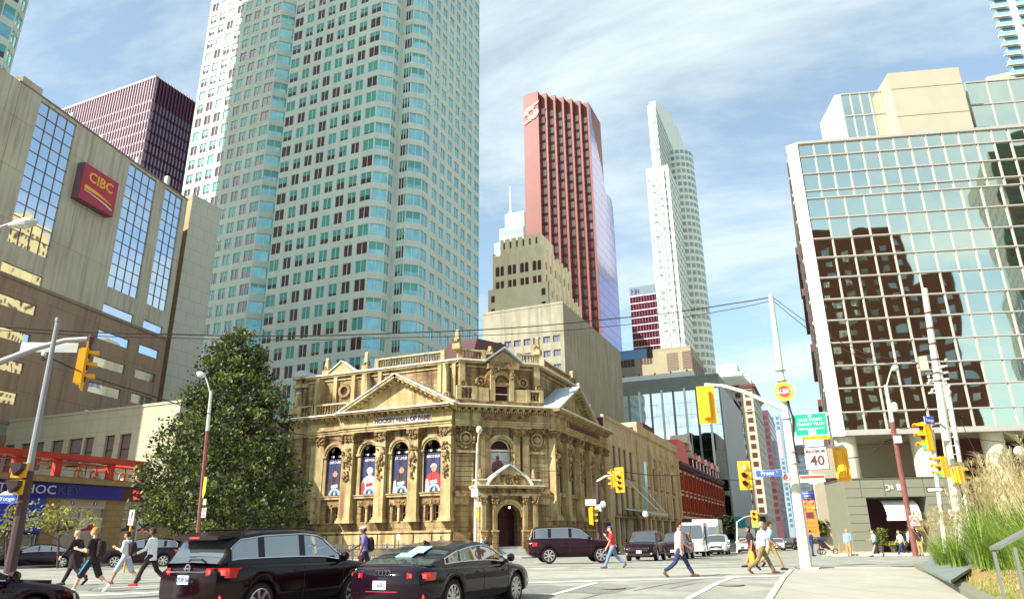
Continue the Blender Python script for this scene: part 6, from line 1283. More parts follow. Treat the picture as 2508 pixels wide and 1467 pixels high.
    if front:
        fm = MB(); z1 = interp(K['deck'], hx-.12); fm.box(O.x+hx-.1, O.x+hx+.012, O.y-W_*.27, O.y+W_*.27, O.z+z1-.26, O.z+z1-.06, 'trim_dark')
        for k in range(4): fm.box(O.x+hx-.1, O.x+hx+.022, O.y-W_*.26, O.y+W_*.26, O.z+z1-.24+.045*k, O.z+z1-.225+.045*k, 'chrome')
        fm.box(O.x+hx-.1, O.x+hx+.010, O.y-W_*.34, O.y+W_*.34, O.z+low+.02, O.z+low+.16, 'trim_dark'); fm.build('grille', root)
        for sg in (1, -1):
            hm = MB(); hm.hexa([wl(hx-.00, sg*W_*.29, z1-.20), wl(hx-.17, sg*W_*.455, z1-.18), wl(hx-.22, sg*W_*.455, z1-.04), wl(hx-.02, sg*W_*.29, z1-.08), wl(hx-.3, sg*W_*.29, z1-.20), wl(hx-.4, sg*W_*.44, z1-.18), wl(hx-.4, sg*W_*.44, z1-.04), wl(hx-.3, sg*W_*.29, z1-.08)], 'lamp_clear'); hm.build('headlight', root)
            fg = MB(); fg.lathe(wl(hx-.06, sg*W_*.38, low+.14), [(.05,0),(.05,.08)], 'lamp_clear', 8, ax=Vector((1,0,0))); fg.build('fog_light', root)
        pl = MB(); pl.box(O.x+hx+.01, O.x+hx+.03, O.y-.15, O.y+.15, O.z+low+.16, O.z+low+.31, 'plate_w'); pl.build('licence_plate', root)
def vec(o, x, y, z): return parent_org(o) + Vector((x, y, z))
def rearplate(root, L_, z, txt, y=0, w_=.30, h=.155, dx=0):
    o = MB(); p = vec(root, -L_/2-.025-dx, y, z); o.box(p.x, p.x+.03, p.y-w_/2, p.y+w_/2, p.z-h/2, p.z+h/2, 'plate_w'); po = o.build('licence_plate', root)
    text(txt, .105, 'plate_ink', 'lettering', po, p + Vector((-.003, 0, 0)), (0,-1,0), ext=.001, sx=.85, bold=.003)
HN = math.radians(90)   # nose north
# --- crossover in the queue, left
p = D(648, 1515, 14.5); fr_ = D(848, 1481, 16.9); hd = math.atan2(fr_.y-p.y, fr_.x-p.x)
def place(root, rearpx, s0, kind, hdg, side=-1):
    """put the car so that the hub of its near rear wheel lies on this sight line"""
    K = CARS[kind]; c = D(rearpx[0], rearpx[1], s0); a = K['ax'][0]; y = side*(K['W']/2-.03)
    off_ = Vector((a*math.cos(hdg)-y*math.sin(hdg), a*math.sin(hdg)+y*math.cos(hdg), 0)); q = Vector((c.x, c.y, 0)) - off_; root.location = (q.x, q.y, gz(c.x, c.y)+.0); root.rotation_euler = (0, 0, hdg); return root
bpy.context.view_layer.update()
def vehicle(name, label, cat, kind, paint, px, s0, hdg, side=-1, group=None, **kw):
    r = thing(name, label, cat, (0,0,0), group); car(kind, r, paint, **kw); return r
GQ = 'cars queued on the near street'
R1 = vehicle('crossover_car', 'glossy black crossover with chrome window line and white CFDB plate, waiting in the queue', 'car', 'suv', 'car_black', 0, 0, 0, lit=True, group=GQ)
rearplate(R1, 4.69, .80, 'CFDB·268', .10)
m_ = MB(); m_.hexa([(-1.8,-.66,1.56),(-2.30,-.62,1.50),(-2.30,.62,1.50),(-1.8,.66,1.56),(-1.75,-.66,1.65),(-2.27,-.62,1.58),(-2.27,.62,1.58),(-1.75,.66,1.65)], 'car_black'); sp_ = m_.build('spoiler', R1)
m_ = MB(); m_.box(-2.31,-2.295,-.12,.12,1.53,1.55,'lamp_on'); m_.build('brake_light', sp_)
m_ = MB(); m_.box(-2.362,-2.33,-.46,.60,.925,.95,'chrome'); m_.box(-2.36,-2.33,-.50,.62,.36,.385,'chrome'); m_.box(-2.36,-2.33,-.66,.70,.43,.44,'chrome'); m_.build('chrome_strip', R1)
m_ = MB(); F0 = Face((-2.355,.2),(-2.355,-.2)); m_.farc(F0, .2, 1.0, .055, .08, 0, 360, 0, .02, 'chrome', 16); m_.fb(F0, .11, .29, .985, 1.015, .002, .03, 'chrome'); m_.build('badge', R1)
m_ = MB(); m_.tube([(-2.33,.02,1.13),(-2.36,-.05,1.16),(-2.36,-.35,1.16),(-2.30,-.42,1.1)], .02, 'trim_dark', 5); m_.build('wiper', R1)
for sg in (1,-1): m_ = MB(); m_.tube([(-1.7,sg*.62,1.60),(-1.6,sg*.62,1.69),(.0,sg*.63,1.72),(.25,sg*.63,1.68)], .02, 'trim_dark', 5); m_.build('roof_rail', R1)
place(R1, (637,1472), 14.4, 'suv', math.radians(85.5))
# --- fastback saloon
R2 = vehicle('saloon_car', 'dark blue black fastback saloon with lit red tail lamps and papers in the rear window', 'car', 'fastback', 'car_navy', 0, 0, 0, lit=True, group=GQ)
rearplate(R2, 4.97, .64, '1650', .10); F0 = Face((-2.50,.3),(-2.50,-.3)); m_ = MB()
for k in range(4): m_.farc(F0, .145+.085*k, .86, .042, .056, 0, 360, 0, .02+.001*k, 'chrome', 14)
m_.build('badge', R2); m_ = MB(); m_.box(-2.50,-2.47,-.30,.42,.515,.53,'cb_red'); m_.box(-2.49,-2.46,-.62,.62,.33,.345,'chrome'); m_.build('bumper_strip', R2)
m_ = MB(); m_.hexa([(-1.62,.05,1.20),(-1.62,-.32,1.20),(-1.25,-.30,1.31),(-1.25,.05,1.31),(-1.62,.05,1.215),(-1.62,-.32,1.215),(-1.25,-.30,1.325),(-1.25,.05,1.325)], 'sheet_paper'); m_.hexa([(-1.85,.2,1.125),(-1.85,-.2,1.125),(-1.64,-.2,1.19),(-1.64,.2,1.19),(-1.85,.2,1.14),(-1.85,-.2,1.14),(-1.64,-.2,1.205),(-1.64,.2,1.205)], 'sheet_paper'); m_.build('paper', R2)
m_ = MB(); m_.hexa([(-1.05,-.03,1.34),(-1.05,.03,1.34),(-.85,.01,1.37),(-.85,-.01,1.37),(-1.12,-.01,1.44),(-1.12,.01,1.44),(-1.06,.01,1.44),(-1.06,-.01,1.44)], 'trim_dark'); m_.build('aerial', R2)
place(R2, (1111.5,1455), 14.9, 'fastback', math.radians(88))
# --- nose of a third car at the lower left
R3 = vehicle('hatchback_car', 'dark plum bonnet and amber corner light of a car entering at the lower left', 'car', 'sedan', 'car_plum', 0, 0, 0, group=GQ)
m_ = MB(); m_.hexa([(2.02,-.80,.62),(2.18,-.74,.62),(2.14,-.74,.72),(1.98,-.79,.74),(2.02,-.86,.62),(2.20,-.80,.62),(2.16,-.80,.72),(1.98,-.86,.74)], 'amber'); m_.build('side_marker', R3)
tip = D(178,1450,13.6); hd3 = math.radians(89); K = CARS['sedan']; o3 = Vector((tip.x,tip.y,0)) - Vector((2.25*math.cos(hd3)+.7*math.sin(hd3), 2.25*math.sin(hd3)-.7*math.cos(hd3), 0)); R3.location = (o3.x, o3.y, -.12+.0); R3.rotation_euler = (0,0,hd3)
# --- suv crossing
R4 = vehicle('suv', 'plum black boxy off road wagon crossing behind the man in the red shirt', 'car', 'boxsuv', 'car_plum', 0, 0, 0)
c = D(1345,1348,36.5); hd4 = math.radians(8-23.3+10); R4.rotation_euler = (0,0,math.radians(29)); K = CARS['boxsuv']; R4.location = (c.x+1.32*math.cos(math.radians(29))-.9*math.sin(math.radians(29))*1, c.y+1.32*math.sin(math.radians(29))+.9*math.cos(math.radians(29)), gz(c.x,c.y)+.02)
m_ = MB(); [m_.tube([(-1.9,s_*.66,1.72),(-1.8,s_*.66,1.79),(.0,s_*.68,1.81),(.2,s_*.68,1.77)], .022, 'trim_dark', 5) for s_ in (1,-1)]; m_.build('roof_rail', R4)
# --- parked and distant cars
GP = 'cars parked or driving farther off'
def put(r, px, py, s0, hdg, dz=0): c = D(px, py, s0); r.location = (c.x, c.y, gz(c.x, c.y)+dz); r.rotation_euler = (0,0,math.radians(hdg)); return r
r = vehicle('saloon_car', 'dark saloon parked by the shop behind two men in black', 'car', 'sedan', 'car_navy', 0,0,0, group=GP); put(r, 100, 1370, 47, 222, 0)
r = vehicle('suv', 'dark navy crossover parked behind the two walkers in pale tops', 'car', 'suv', 'car_navy', 0,0,0, group=GP); put(r, 350, 1362, 46, 218, 0)
def fcar(lab, kind, paint, px, py, s0, hdg=-90+2, name='suv'):
    r = vehicle(name, lab, 'car', kind, paint, 0,0,0, group=GP, trim=False); put(r, px, py, s0, hdg); return r
fcar('black crossover facing the camera beside the cream row', 'suv', 'car_black', 1583, 1350, 44, -87)
fcar('white crossover facing the camera beside the food truck', 'suv', 'car_white', 1760, 1345, 66, -87)
fcar('dark car half hidden behind the man in the pink shirt', 'suv', 'car_black', 1660, 1352, 50, -87)
r = fcar('green and white taxi behind the walking pair', 'sedan', 'car_white', 1830, 1342, 78, -87, 'taxi'); m_ = MB(); m_.hexa([(-1.0,-.68,1.36),(.5,-.70,1.38),(.5,.70,1.38),(-1.0,.68,1.36),(-.9,-.5,1.47),(.4,-.5,1.47),(.4,.5,1.47),(-.9,.5,1.47)], 'car_green'); m_.box(-.4,.0,-.3,.3,1.47,1.62,'car_green'); m_.build('roof_panel', r)
fcar('white saloon in the distance right of the walking pair', 'sedan', 'car_white', 1905, 1337, 92, -88, 'saloon_car'); fcar('dark red saloon in the distance by the tall pole', 'sedan', 'car_plum', 1930, 1335, 96, -88, 'saloon_car')
fcar('silver saloon in the distance behind the tall pole', 'sedan', 'car_silver', 1955, 1334, 105, -88, 'saloon_car'); fcar('dark saloon farthest down the street', 'sedan', 'car_black', 1897, 1330, 125, -88, 'saloon_car')
# --- white van with purple stripe, and food truck
V_ = thing('van', 'white van with a dark purple door stripe behind the man in the pink shirt', 'van'); m_ = MB()
m_.hexa([(-2.6,-1,.4),(2.3,-1,.4),(2.3,1,.4),(-2.6,1,.4),(-2.6,-.9,2.5),(1.2,-.9,2.5),(1.2,.9,2.5),(-2.6,.9,2.5)], 'car_white'); m_.hexa([(2.2,-.98,.4),(2.85,-.9,.45),(2.85,.9,.45),(2.2,.98,.4),(1.9,-.95,1.35),(2.75,-.88,1.1),(2.75,.88,1.1),(1.9,.95,1.35)], 'car_white'); m_.build('body', V_)
m_ = MB(); m_.hexa([(1.32,-.80,2.3),(2.06,-.84,1.4),(2.06,.84,1.4),(1.32,.80,2.3),(1.36,-.80,2.32),(2.10,-.84,1.42),(2.10,.84,1.42),(1.36,.80,2.32)], 'auto_glass'); m_.build('windscreen', V_); m_ = MB(); m_.hexa([(.6,.93,1.4),(1.7,.95,1.4),(1.2,.91,2.1),(.6,.91,2.1),(.6,.96,1.4),(1.7,.98,1.4),(1.2,.94,2.1),(.6,.94,2.1)], 'auto_glass'); m_.build('window', V_)
mat('stripe_purple', (.10,.05,.20), .5); m_ = MB(); m_.hexa([(-.2,.965,.5),(.5,.965,.5),(.3,.935,2.2),(-.4,.935,2.2),(-.2,1.01,.5),(.5,1.01,.5),(.3,.98,2.2),(-.4,.98,2.2)], 'stripe_purple'); m_.build('stripe', V_)
for x in (-1.6, 1.7):
    for sg in (1,-1): m_ = MB(); m_.lathe((x, sg*.95, .37), [(.36,-.22),(.37,0),(.2,.01)], 'tyre', 16, ax=Vector((0,sg,0))); m_.build('wheel', V_)
put(V_, 1702, 1350, 58, -87)
V_ = thing('food_truck', 'boxy cream food truck with roof hatch parked behind the white van', 'truck'); m_ = MB(); m_.box(-3,2.0,-1.15,1.15,.5,3.1,'offwhite'); m_.hexa([(2,-1.1,.5),(2.9,-1.05,.5),(2.9,1.05,.5),(2,1.1,.5),(2,-1.1,2.6),(2.45,-1.0,2.5),(2.45,1.0,2.5),(2,1.1,2.6)], 'offwhite'); m_.build('body', V_)
m_ = MB(); m_.hexa([(2.5,-.95,2.4),(2.78,-.98,1.5),(2.78,.98,1.5),(2.5,.95,2.4),(2.53,-.95,2.42),(2.83,-.98,1.5),(2.83,.98,1.5),(2.53,.95,2.42)], 'auto_glass'); m_.build('windscreen', V_); m_ = MB(); m_.box(-2.2,.8,1.151,1.2,1.5,2.6,'row_glass'); m_.build('hatch', V_); m_ = MB(); m_.box(2.9,2.95,-.7,.7,.9,1.3,'chrome'); m_.build('grille', V_)
m_ = MB(); m_.box(1.9,2.05,-.9,.9,2.75,3.05,'ban_white'); pn = m_.build('name_board', V_)
for x in (-2, 1.9):
    for sg in (1,-1): m_ = MB(); m_.lathe((x, sg*1.1, .42), [(.40,-.25),(.42,0),(.2,.01)], 'tyre', 16, ax=Vector((0,sg,0))); m_.build('wheel', V_)
put(V_, 1738, 1346, 70, -87)
# ================================================================ street furniture
mat('pole_pale', (.58,.59,.50), .6, var=.08, vs=2, metal=.1); mat('pole_grey', (.26,.26,.27), .6, metal=.2); mat('pole_dark', (.07,.035,.035), .7); mat('wood_pole', (.20,.07,.06), .85, var=.2, vs=3); mat('sig_yellow', (.86,.42,.015), .45, var=.05, vs=4); mat('sig_dark', (.10,.03,.02), .7); mat('sig_red_on', (1,.22,.10), .4, emit=2.2); mat('sig_green_on', (.10,.8,.45), .4, emit=.8)
mat('sign_green', (.0,.33,.20), .5); mat('sign_blue', (.03,.10,.50), .5); mat('sign_orange', (.85,.20,.03), .55); mat('cable', (.03,.015,.02), .7); mat('alert_yellow', (.88,.80,.04), .5); mat('alert_red', (.75,.06,.03), .5)
def ppm(s, z=3): return F_PX / (s*math.cos(PITCH) + (z-CH)*math.sin(PITCH))
FS0 = Vector((1,0,0))
def vpole(root, base, top, r0, r1, mt, name='pole', mid=None):
    m_ = MB(); b = Vector(base); t = Vector(top); m_.tube([b, b.lerp(t,.5), t], [r0, (r0+r1)/2, r1], mt, 10); return m_.build(name, root)
def sigface(m_, p, rz, h, w_, nl, lit, plate=True, visor=True, scale=1, lum=('sig_red_on',)):
    """signal head at centre p; looks along the direction rz (angle of the outward normal)"""
    n = Vector((math.cos(rz), math.sin(rz), 0)); t = Vector((-n.y, n.x, 0)); F = Face.__new__(Face); F.o = Vector((p.x,p.y,0)); F.t = t; F.n = n; F.w = 1; z0 = p.z-h/2; return F, z0
def signal(label, p, rz, h=1.05, w_=.34, nl=3, lit=0, litm='sig_red_on', plate=True, group='traffic signals around the junction', bp=.14):
    T = thing('traffic_light', label, 'traffic light', p, group); F, z0 = sigface(None, p, math.radians(rz), h, w_, nl, lit)
    m_ = MB(); m_.fb(F, -w_/2, w_/2, z0, z0+h, -.20, 0, 'sig_yellow'); m_.fb(F, -w_*.32, w_*.32, z0+.03, z0+h-.03, -.26, -.2, 'sig_yellow'); m_.build('housing', T)
    if plate: m_ = MB(); m_.fb(F, -w_/2-bp, w_/2+bp, z0-bp, z0+h+bp, -.06, -.03, 'sig_yellow'); m_.build('backplate', T)
    for k in range(nl):
        zc = z0 + h*(nl-k-.5)/nl; r = min(w_, h/nl)*.36; m_ = MB(); m_.farc(F, 0, zc, 0, r, 0, 360, .002, .03, litm if k == lit else 'sig_dark', 14); m_.build('lens', T)
        v = MB(); v.farc(F, 0, zc, r, r+.02, 10, 170, .002, .26, 'sig_yellow', 8); v.build('visor', T)
    return T
def plate_sign(name, label, x0, y0, x1, y1, s, mt, cat='sign', nrm=None, border=None, thick=.02, group=None, rnd=False):
    c = D((x0+x1)/2, (y0+y1)/2, s); k = ppm(s, c.z); w_, h = (x1-x0)/k, (y1-y0)/k; F = Face((c.x-w_/2, c.y), (c.x+w_/2, c.y)) if nrm is None else Face((c.x-w_/2*math.cos(nrm), c.y-w_/2*math.sin(nrm)), (c.x+w_/2*math.cos(nrm), c.y+w_/2*math.sin(nrm)))
    T = thing(name, label, cat, c, group); m_ = MB()
    if border: m_.fb(F, 0, w_, c.z-h/2, c.z+h/2, -thick, 0, border); m_.fb(F, w_*.03, w_*.97, c.z-h*.47, c.z+h*.47, .001, .006, mt)
    else: m_.fb(F, 0, w_, c.z-h/2, c.z+h/2, -thick, 0, mt)
    m_.build('panel', T); return T, F, c, w_, h
def ptxt(T, F, body, u, z, size, mt, sx=1, bold=.0, align='CENTER'): return text(body, size, mt, 'lettering', T, F.P(u, z, .008), F.t, ext=.003, sx=sx, bold=bold, align=align)
# ---- tall pole with all the signs
SM = 26.0; base = D(1975,1387,SM); top = D(1887,722,SM); base.z = gz(base.x,base.y)+.0
T = thing('utility_pole', 'tall pale octagonal street pole carrying the alert, transit and speed signs', 'pole', base); m_ = MB(); n_ = 10; topx = base.lerp(Vector((top.x,top.y,top.z)), 1)
m_.tube([base+Vector((0,0,-.2)), base.lerp(topx,.33), base.lerp(topx,.5), base.lerp(topx,.52), topx], [.21,.17,.155,.125,.09], 'pole_pale', 8); m_.build('shaft', T)
m_ = MB(); m_.box(base.x-.4,base.x+.4,base.y-.4,base.y+.4,base.z-.05,base.z+.17,'kerb'); m_.build('footing', T)
def alongpole(t): return base.lerp(topx, t)
m_ = MB()
for t in (.36,.40,.52,.59,.66,.70): p = alongpole(t); m_.lathe(p, [(.19,0),(.19,.03)], 'steel', 10)
m_.build('strap', T); m_ = MB(); pts = [alongpole(t)+Vector((.17+.05*math.sin(t*40), -.1+.05*math.cos(t*31), 0)) for t in (.36,.40,.44,.48,.52,.56,.60,.64)]; m_.tube(pts, .035, 'cable', 5); p = alongpole(.41); m_.box(p.x-.42,p.x-.28,p.y-.1,p.y+.1,p.z-.3,p.z+.75,'td_fin'); m_.box(p.x+.18,p.x+.45,p.y-.15,p.y+.1,p.z+.15,p.z+.42,'offwhite'); m_.box(p.x+.2,p.x+.42,p.y-.15,p.y+.1,p.z-.2,p.z+.1,'cable'); m_.build('cable_box', T)
# arm toward the left with signal seen from behind
m_ = MB(); pa = [D(1922,1003,SM), D(1880,984,SM+.2), D(1820,958,SM+.6), D(1770,944,SM+1), D(1727,941,SM+1.2)]; m_.tube(pa, [.09,.085,.075,.065,.06], 'pole_pale', 8); m_.tube([pa[-1]+Vector((0,0,.05)), pa[-1]+Vector((0,0,-.35))], .04, 'steel', 6); m_.build('mast_arm', T)
c = D(1731,991,SM+1.2); signal('yellow signal with wide backplate seen from behind on the long arm', c, 90, 1.35, .36, 4, -1, bp=.22) if False else signal('yellow signal with wide backplate seen from behind on the long arm', c, 99, 1.10, .30, 3, -1, bp=.19)
c = D(2063,1137,SM+.3); signal('yellow signal head seen from behind right of the speed sign', c, 78, 1.0, .30, 3, -1, bp=.10); m_ = MB(); m_.tube([D(1950,1100,SM), D(2020,1094,SM+.2), D(2062,1094,SM+.3)], .05, 'pole_pale', 6); m_.ball(D(2062,1094,SM+.3), .11, 'pole_pale'); m_.build('mast_arm', T)
c = D(1824,1163,SM+.2); signal('front facing signal showing red left of the blue Front sign', c, -92, .86, .28, 3, 0, bp=.08); m_ = MB(); m_.tube([D(1836,1157,SM+.2), D(1858,1157,SM+.1), D(1945,1160,SM)], .035, 'steel', 6); m_.build('bracket', T)
Tt, F, c, w_, h = plate_sign('street_sign', 'long blue street name sign reading Front on the pole bracket', 1851,1150,1916,1166, SM-.3, 'sign_blue', border='white_sign'); ptxt(Tt, F, 'Front', w_*.44, c.z, h*.85, 'white_sign', bold=.004); ptxt(Tt, F, 'St', w_*.80, c.z+h*.18, h*.4, 'white_sign')
def disc(m_, F, u, z, r, d0, d1, mt, n=20): m_.farc(F, u, z, 0, r, 0, 360, d0, d1, mt, n)
def nosign(T, F, u, z, r):
    m_ = MB(); m_.farc(F, u, z, r*.8, r, 0, 360, .007, .014, 'alert_red', 18); m_.beam(F.P(u-r*.6, z+r*.6, .012), F.P(u+r*.6, z-r*.6, .012), .012, r*.16, 'alert_red'); m_.farc(F, u, z, 0, r*.35, 0, 360, .0065, .010, 'ink', 10); m_.build('emblem', T)
Tt, F, c, w_, h = plate_sign('regulation_sign', 'small white sign with a red crossed circle between Front sign and pole', 1918,1158,1938,1180, SM-.4, 'white_sign'); nosign(Tt, F, w_/2, c.z, h*.36)
Tt, F, c, w_, h = plate_sign('speed_sign', 'white speed limit sign reading MAXIMUM 40', 1972,1094,2026,1149, SM-.4, 'white_sign', border='ink'); ptxt(Tt, F, 'MAXIMUM', w_/2, c.z+h*.30, h*.19, 'ink', sx=.9, bold=.006); ptxt(Tt, F, '40', w_*.54, c.z-h*.12, h*.60, 'ink', bold=.012)
Tt, F, c, w_, h = plate_sign('transit_sign', 'green sign announcing the King Street Transit Pilot with an orange strip', 1947,1011,2024,1066, SM-.4, 'sign_green', border='white_sign')
for k, (b, sz) in enumerate((('KING STREET', .17), ('TRANSIT PILOT', .17), ('Bathurst St to Jarvis St', .115))): ptxt(Tt, F, b, w_/2, c.z+h*(.20-.19*k), h*sz, 'white_sign', bold=.002)
m_ = MB(); m_.fb(F, w_*.40, w_*.62, c.z-h*.45, c.z-h*.22, .007, .012, 'white_sign'); m_.farc(F, w_*.5, c.z+h*.38, 0, h*.07, 0, 360, .007, .012, 'white_sign', 10); m_.build('pictogram', Tt); nosign(Tt, F, w_*.51, c.z-h*.335, h*.10)
m_ = MB(); m_.fb(F, 0, w_, c.z-h*.68, c.z-h*.505, -.02, .006, 'sig_yellow'); m_.build('strip', Tt); ptxt(Tt, F, 'NO THROUGH TRAFFIC', w_/2, c.z-h*.595, h*.12, 'ink', sx=.98)
Tt, F, c, w_, h = plate_sign('street_sign', 'white street sign reading FRONT ST E with a red heading', 1961,1162,2018,1180, SM-.4, 'white_sign'); m_ = MB(); m_.fb(F, w_*.02, w_*.98, c.z+h*.05, c.z+h*.40, .001, .008, 'alert_red'); m_.fprism(F, [(w_*.3,c.z-h*.5),(w_*.4,c.z-h*.72),(w_*.62,c.z-h*.72),(w_*.72,c.z-h*.5)], -.02, 0, 'white_sign'); m_.build('heading', Tt); ptxt(Tt, F, 'FRONT ST E', w_/2, c.z-h*.22, h*.5, 'ban_text', sx=.9)
Tt, F, c, w_, h = plate_sign('direction_sign', 'blue sign reading Convention Centre North behind the pole', 1962,1202,1994,1224, SM+.6, 'sign_blue')
for k, b in enumerate(('Convention','Centre','North')): ptxt(Tt, F, b, w_/2, c.z+h*(.30-.30*k), h*.27, 'white_sign', bold=.003)
m_ = MB(); m_.fb(F, -w_*.6, -.03, c.z-h*.5, c.z+h*.48, -.02, 0, 'sign_blue'); m_.build('side_panel', Tt)
c = D(1921,958,SM-.3); Tt = thing('alert_sign', 'round red ALERT sign in a yellow sunburst near the top of the tall pole', 'sign', c); F = Face((c.x-.5,c.y), (c.x+.5,c.y)); k = ppm(SM, c.z); r = 23/k; m_ = MB(); disc(m_, F, .5, c.z, r, -.02, 0, 'alert_yellow', 32); m_.build('sunburst', Tt); m_ = MB(); disc(m_, F, .5, c.z, r*.64, .001, .01, 'alert_red', 28); m_.build('disc', Tt); text('ALERT', r*.62, 'white_sign', 'lettering', Tt, F.P(.5, c.z, .015), F.t, ext=.004, bold=.006, sx=.95); m_ = MB()
for q in range(24): a = 2*math.pi*q/24; m_.beam(F.P(.5+r*.80*math.cos(a), c.z+r*.80*math.sin(a), .004), F.P(.5+r*.95*math.cos(a), c.z+r*.95*math.sin(a), .004), .012, .014, 'sig_dark')
m_.build('ticks', Tt)
# ---- left: mast arm from outside the frame with signal
SL = 20.0; A = thing('mast_arm', 'grey curved signal arm reaching in from the left edge', 'mast arm', D(-60,910,SL)); m_ = MB(); m_.tube([D(-160,955,SL), D(-10,890,SL), D(90,852,SL), D(160,833,SL), D(218,829,SL)], [.11,.10,.085,.075,.07], 'pole_grey', 10); m_.build('arm', A); m_ = MB(); m_.lathe(D(221,832,SL)-Vector((0,0,.12)), [(.09,0),(.11,.2),(.05,.26)], 'pole_dark', 8); m_.tube([D(221,836,SL), D(219,858,SL)], .045, 'sig_dark', 6); m_.build('clamp', A)
c = D(212,897,SL); signal('large yellow signal hanging from the left arm, visors pointing right', c, 48, 1.05, .32, 3, -1, bp=.16)
Tt, F, c, w_, h = plate_sign('lane_sign', 'grey back of a large sign hung under the left arm', 55,838,186,862, SL+.3, 'steel', nrm=math.radians(30)); 
# left signal pole
SP = 18.0; b = D(25,1400,SP); t = D(141,787,SP); b.z = gz(b.x,b.y); t2 = t
P_ = thing('street_pole', 'grey street pole with dark lower half standing at the left behind the car bonnet', 'pole', b); bm_ = b.lerp(t2,.44); m_ = MB(); m_.tube([b-Vector((0,0,.2)), bm_], [.14,.12], 'pole_dark', 10); m_.build('lower_shaft', P_); m_ = MB(); m_.tube([bm_, t2], [.085,.055], 'pole_grey', 10); m_.lathe(t2, [(.07,0),(.07,.1)], 'pole_grey', 8); m_.build('upper_shaft', P_)
m_ = MB(); q = D(118,875,SP); m_.tube([q+Vector((-.25,0,.1)), q+Vector((-.2,0,-.05)), q, q+Vector((.1,0,.05))], .03, 'cable', 5); m_.ball(q+Vector((-.22,0,.12)), .06, 'white_paint'); m_.build('insulator', P_)
for x, y, w_ in ((48,1135,.5),(40,1205,.4)): pass
c = D(42,1170,SP-.2); T2 = thing('pedestrian_signal', 'orange pedestrian signal with black hoods on the left pole', 'traffic light', c); F = Face((c.x-.25*math.cos(.5), c.y-.25*math.sin(.5)), (c.x+.25*math.cos(.5), c.y+.25*math.sin(.5))); m_ = MB()
for z0 in (.02, -.40): m_.fb(F, .08, .42, c.z+z0, c.z+z0+.36, -.25, 0, 'sig_yellow'); m_.fprism(F, [(.10,c.z+z0+.34),(.40,c.z+z0+.34),(.40,c.z+z0+.20),(.25,c.z+z0+.03)], .002, .22, 'black_metal')
m_.build('housing', T2)
Tt, F, c, w_, h = plate_sign('street_sign', 'blue street name sign reading Yonge St on the left pole', -4,1211,41,1231, SP-.3, 'sign_blue', border='white_sign', nrm=math.radians(28)); ptxt(Tt, F, 'Yonge', w_*.47, c.z, h*.66, 'white_sign', bold=.003); ptxt(Tt, F, 'St', w_*.84, c.z-.01, h*.4, 'white_sign'); m_ = MB(); m_.fprism(F, [(0,c.z+h*.5),(w_,c.z+h*.5),(w_*.8,c.z+h*.85),(w_*.5,c.z+h),(w_*.2,c.z+h*.85)], -.02, 0, 'white_sign'); m_.build('crest', Tt)
# ---- cobra head lamps
def lamp_head(root, a, b, c, big=1):
    m_ = MB(); a, b, c = Vector(a), Vector(b), Vector(c); m_.tube([a, a.lerp(b,.6)+Vector((0,0,.05)), b], .035*big, 'pole_pale', 6); m_.build('lamp_arm', root); d = (c-b); m_ = MB(); L_ = d.length; pts = [b + d*k/5 for k in range(6)]; m_.tube(pts, [.05*big,.11*big,.15*big,.16*big,.13*big,.04*big], 'pole_pale', 8); m_.build('lamp_head', root); m_ = MB(); m_.ball(b.lerp(c,.62)-Vector((0,0,.09*big)), .12*big, 'offwhite', 8, .7); m_.build('lens', root)
def lamp_post(label, bx, by, tx, ty, s, r, hx, hy, kx, ky, lower=None, upper='pole_pale', split=.5, name='street_lamp'):
    b = D(bx, by, s); b.z = gz(b.x, b.y); t = D(tx, ty, s); T = thing(name, label, 'street lamp', b); m = b.lerp(t, split)
    mm = MB(); mm.tube([b-Vector((0,0,.2)), m], [r, r*.85], lower or upper, 8); mm.build('lower_shaft', T); mm = MB(); mm.tube([m, t], [r*.85, r*.6], upper, 8); mm.build('upper_shaft', T); lamp_head(T, t-Vector((0,0,.2)), D(hx,hy,s), D(kx,ky,s), max(1, s/35)); return T, b, t
L1, b1, t1 = lamp_post('lamp post in front of the big tree with a cobra head leaning left', 483,1345, 517,957, 40, .13, 503,922, 482,912, 'wood_pole', split=.76)
L2, b2_, t2_ = lamp_post('lamp post before the museum corner with a box at mid height', 1163,1362, 1169,1085, 54, .13, 1173,1062, 1174,1042, None, split=.5); m_ = MB(); q = b2_.lerp(t2_,.57); m_.box(q.x-.28,q.x+.25,q.y-.3,q.y-.1,q.z-.35,q.z+.2,'white_paint'); m_.build('junction_box', L2)
L3, b3_, t3_ = lamp_post('slim leaning wooden lamp post in front of the restaurant', 2240,1345, 2169,942, 46, .17, 2183,905, 2200,897, 'wood_pole', split=.77); m_ = MB(); q = b3_.lerp(t3_,.86); m_.lathe(q+Vector((.3,0,-.3)), [(.17,0),(.19,.1),(.19,.5),(.1,.6)], 'pole_pale', 8); q = b3_.lerp(t3_,.66); m_.box(q.x-.1,q.x+.35,q.y-.3,q.y,q.z-.2,q.z+.25,'offwhite'); m_.build('transformer', L3)
q = D(60,1540,14); LT = thing('street_lamp', 'large cobra head lamp reaching in at the upper left edge', 'street lamp', D(-60,620,14)); m_ = MB(); m_.tube([D(-140,620,14), D(-60,580,14), D(30,548,14)], .045, 'td_fin', 6); m_.build('lamp_arm', LT); m_ = MB(); bb = D(22,552,14); cc = D(92,542,14); d = cc-bb; m_.tube([bb+d*k/6 for k in range(7)], [.04,.07,.10,.12,.13,.10,.03], 'steel', 10); m_.build('lamp_head', LT); m_ = MB(); m_.ball(bb.lerp(cc,.66)-Vector((0,0,.06)), .10, 'offwhite', 10, .7); m_.build('lens', LT)
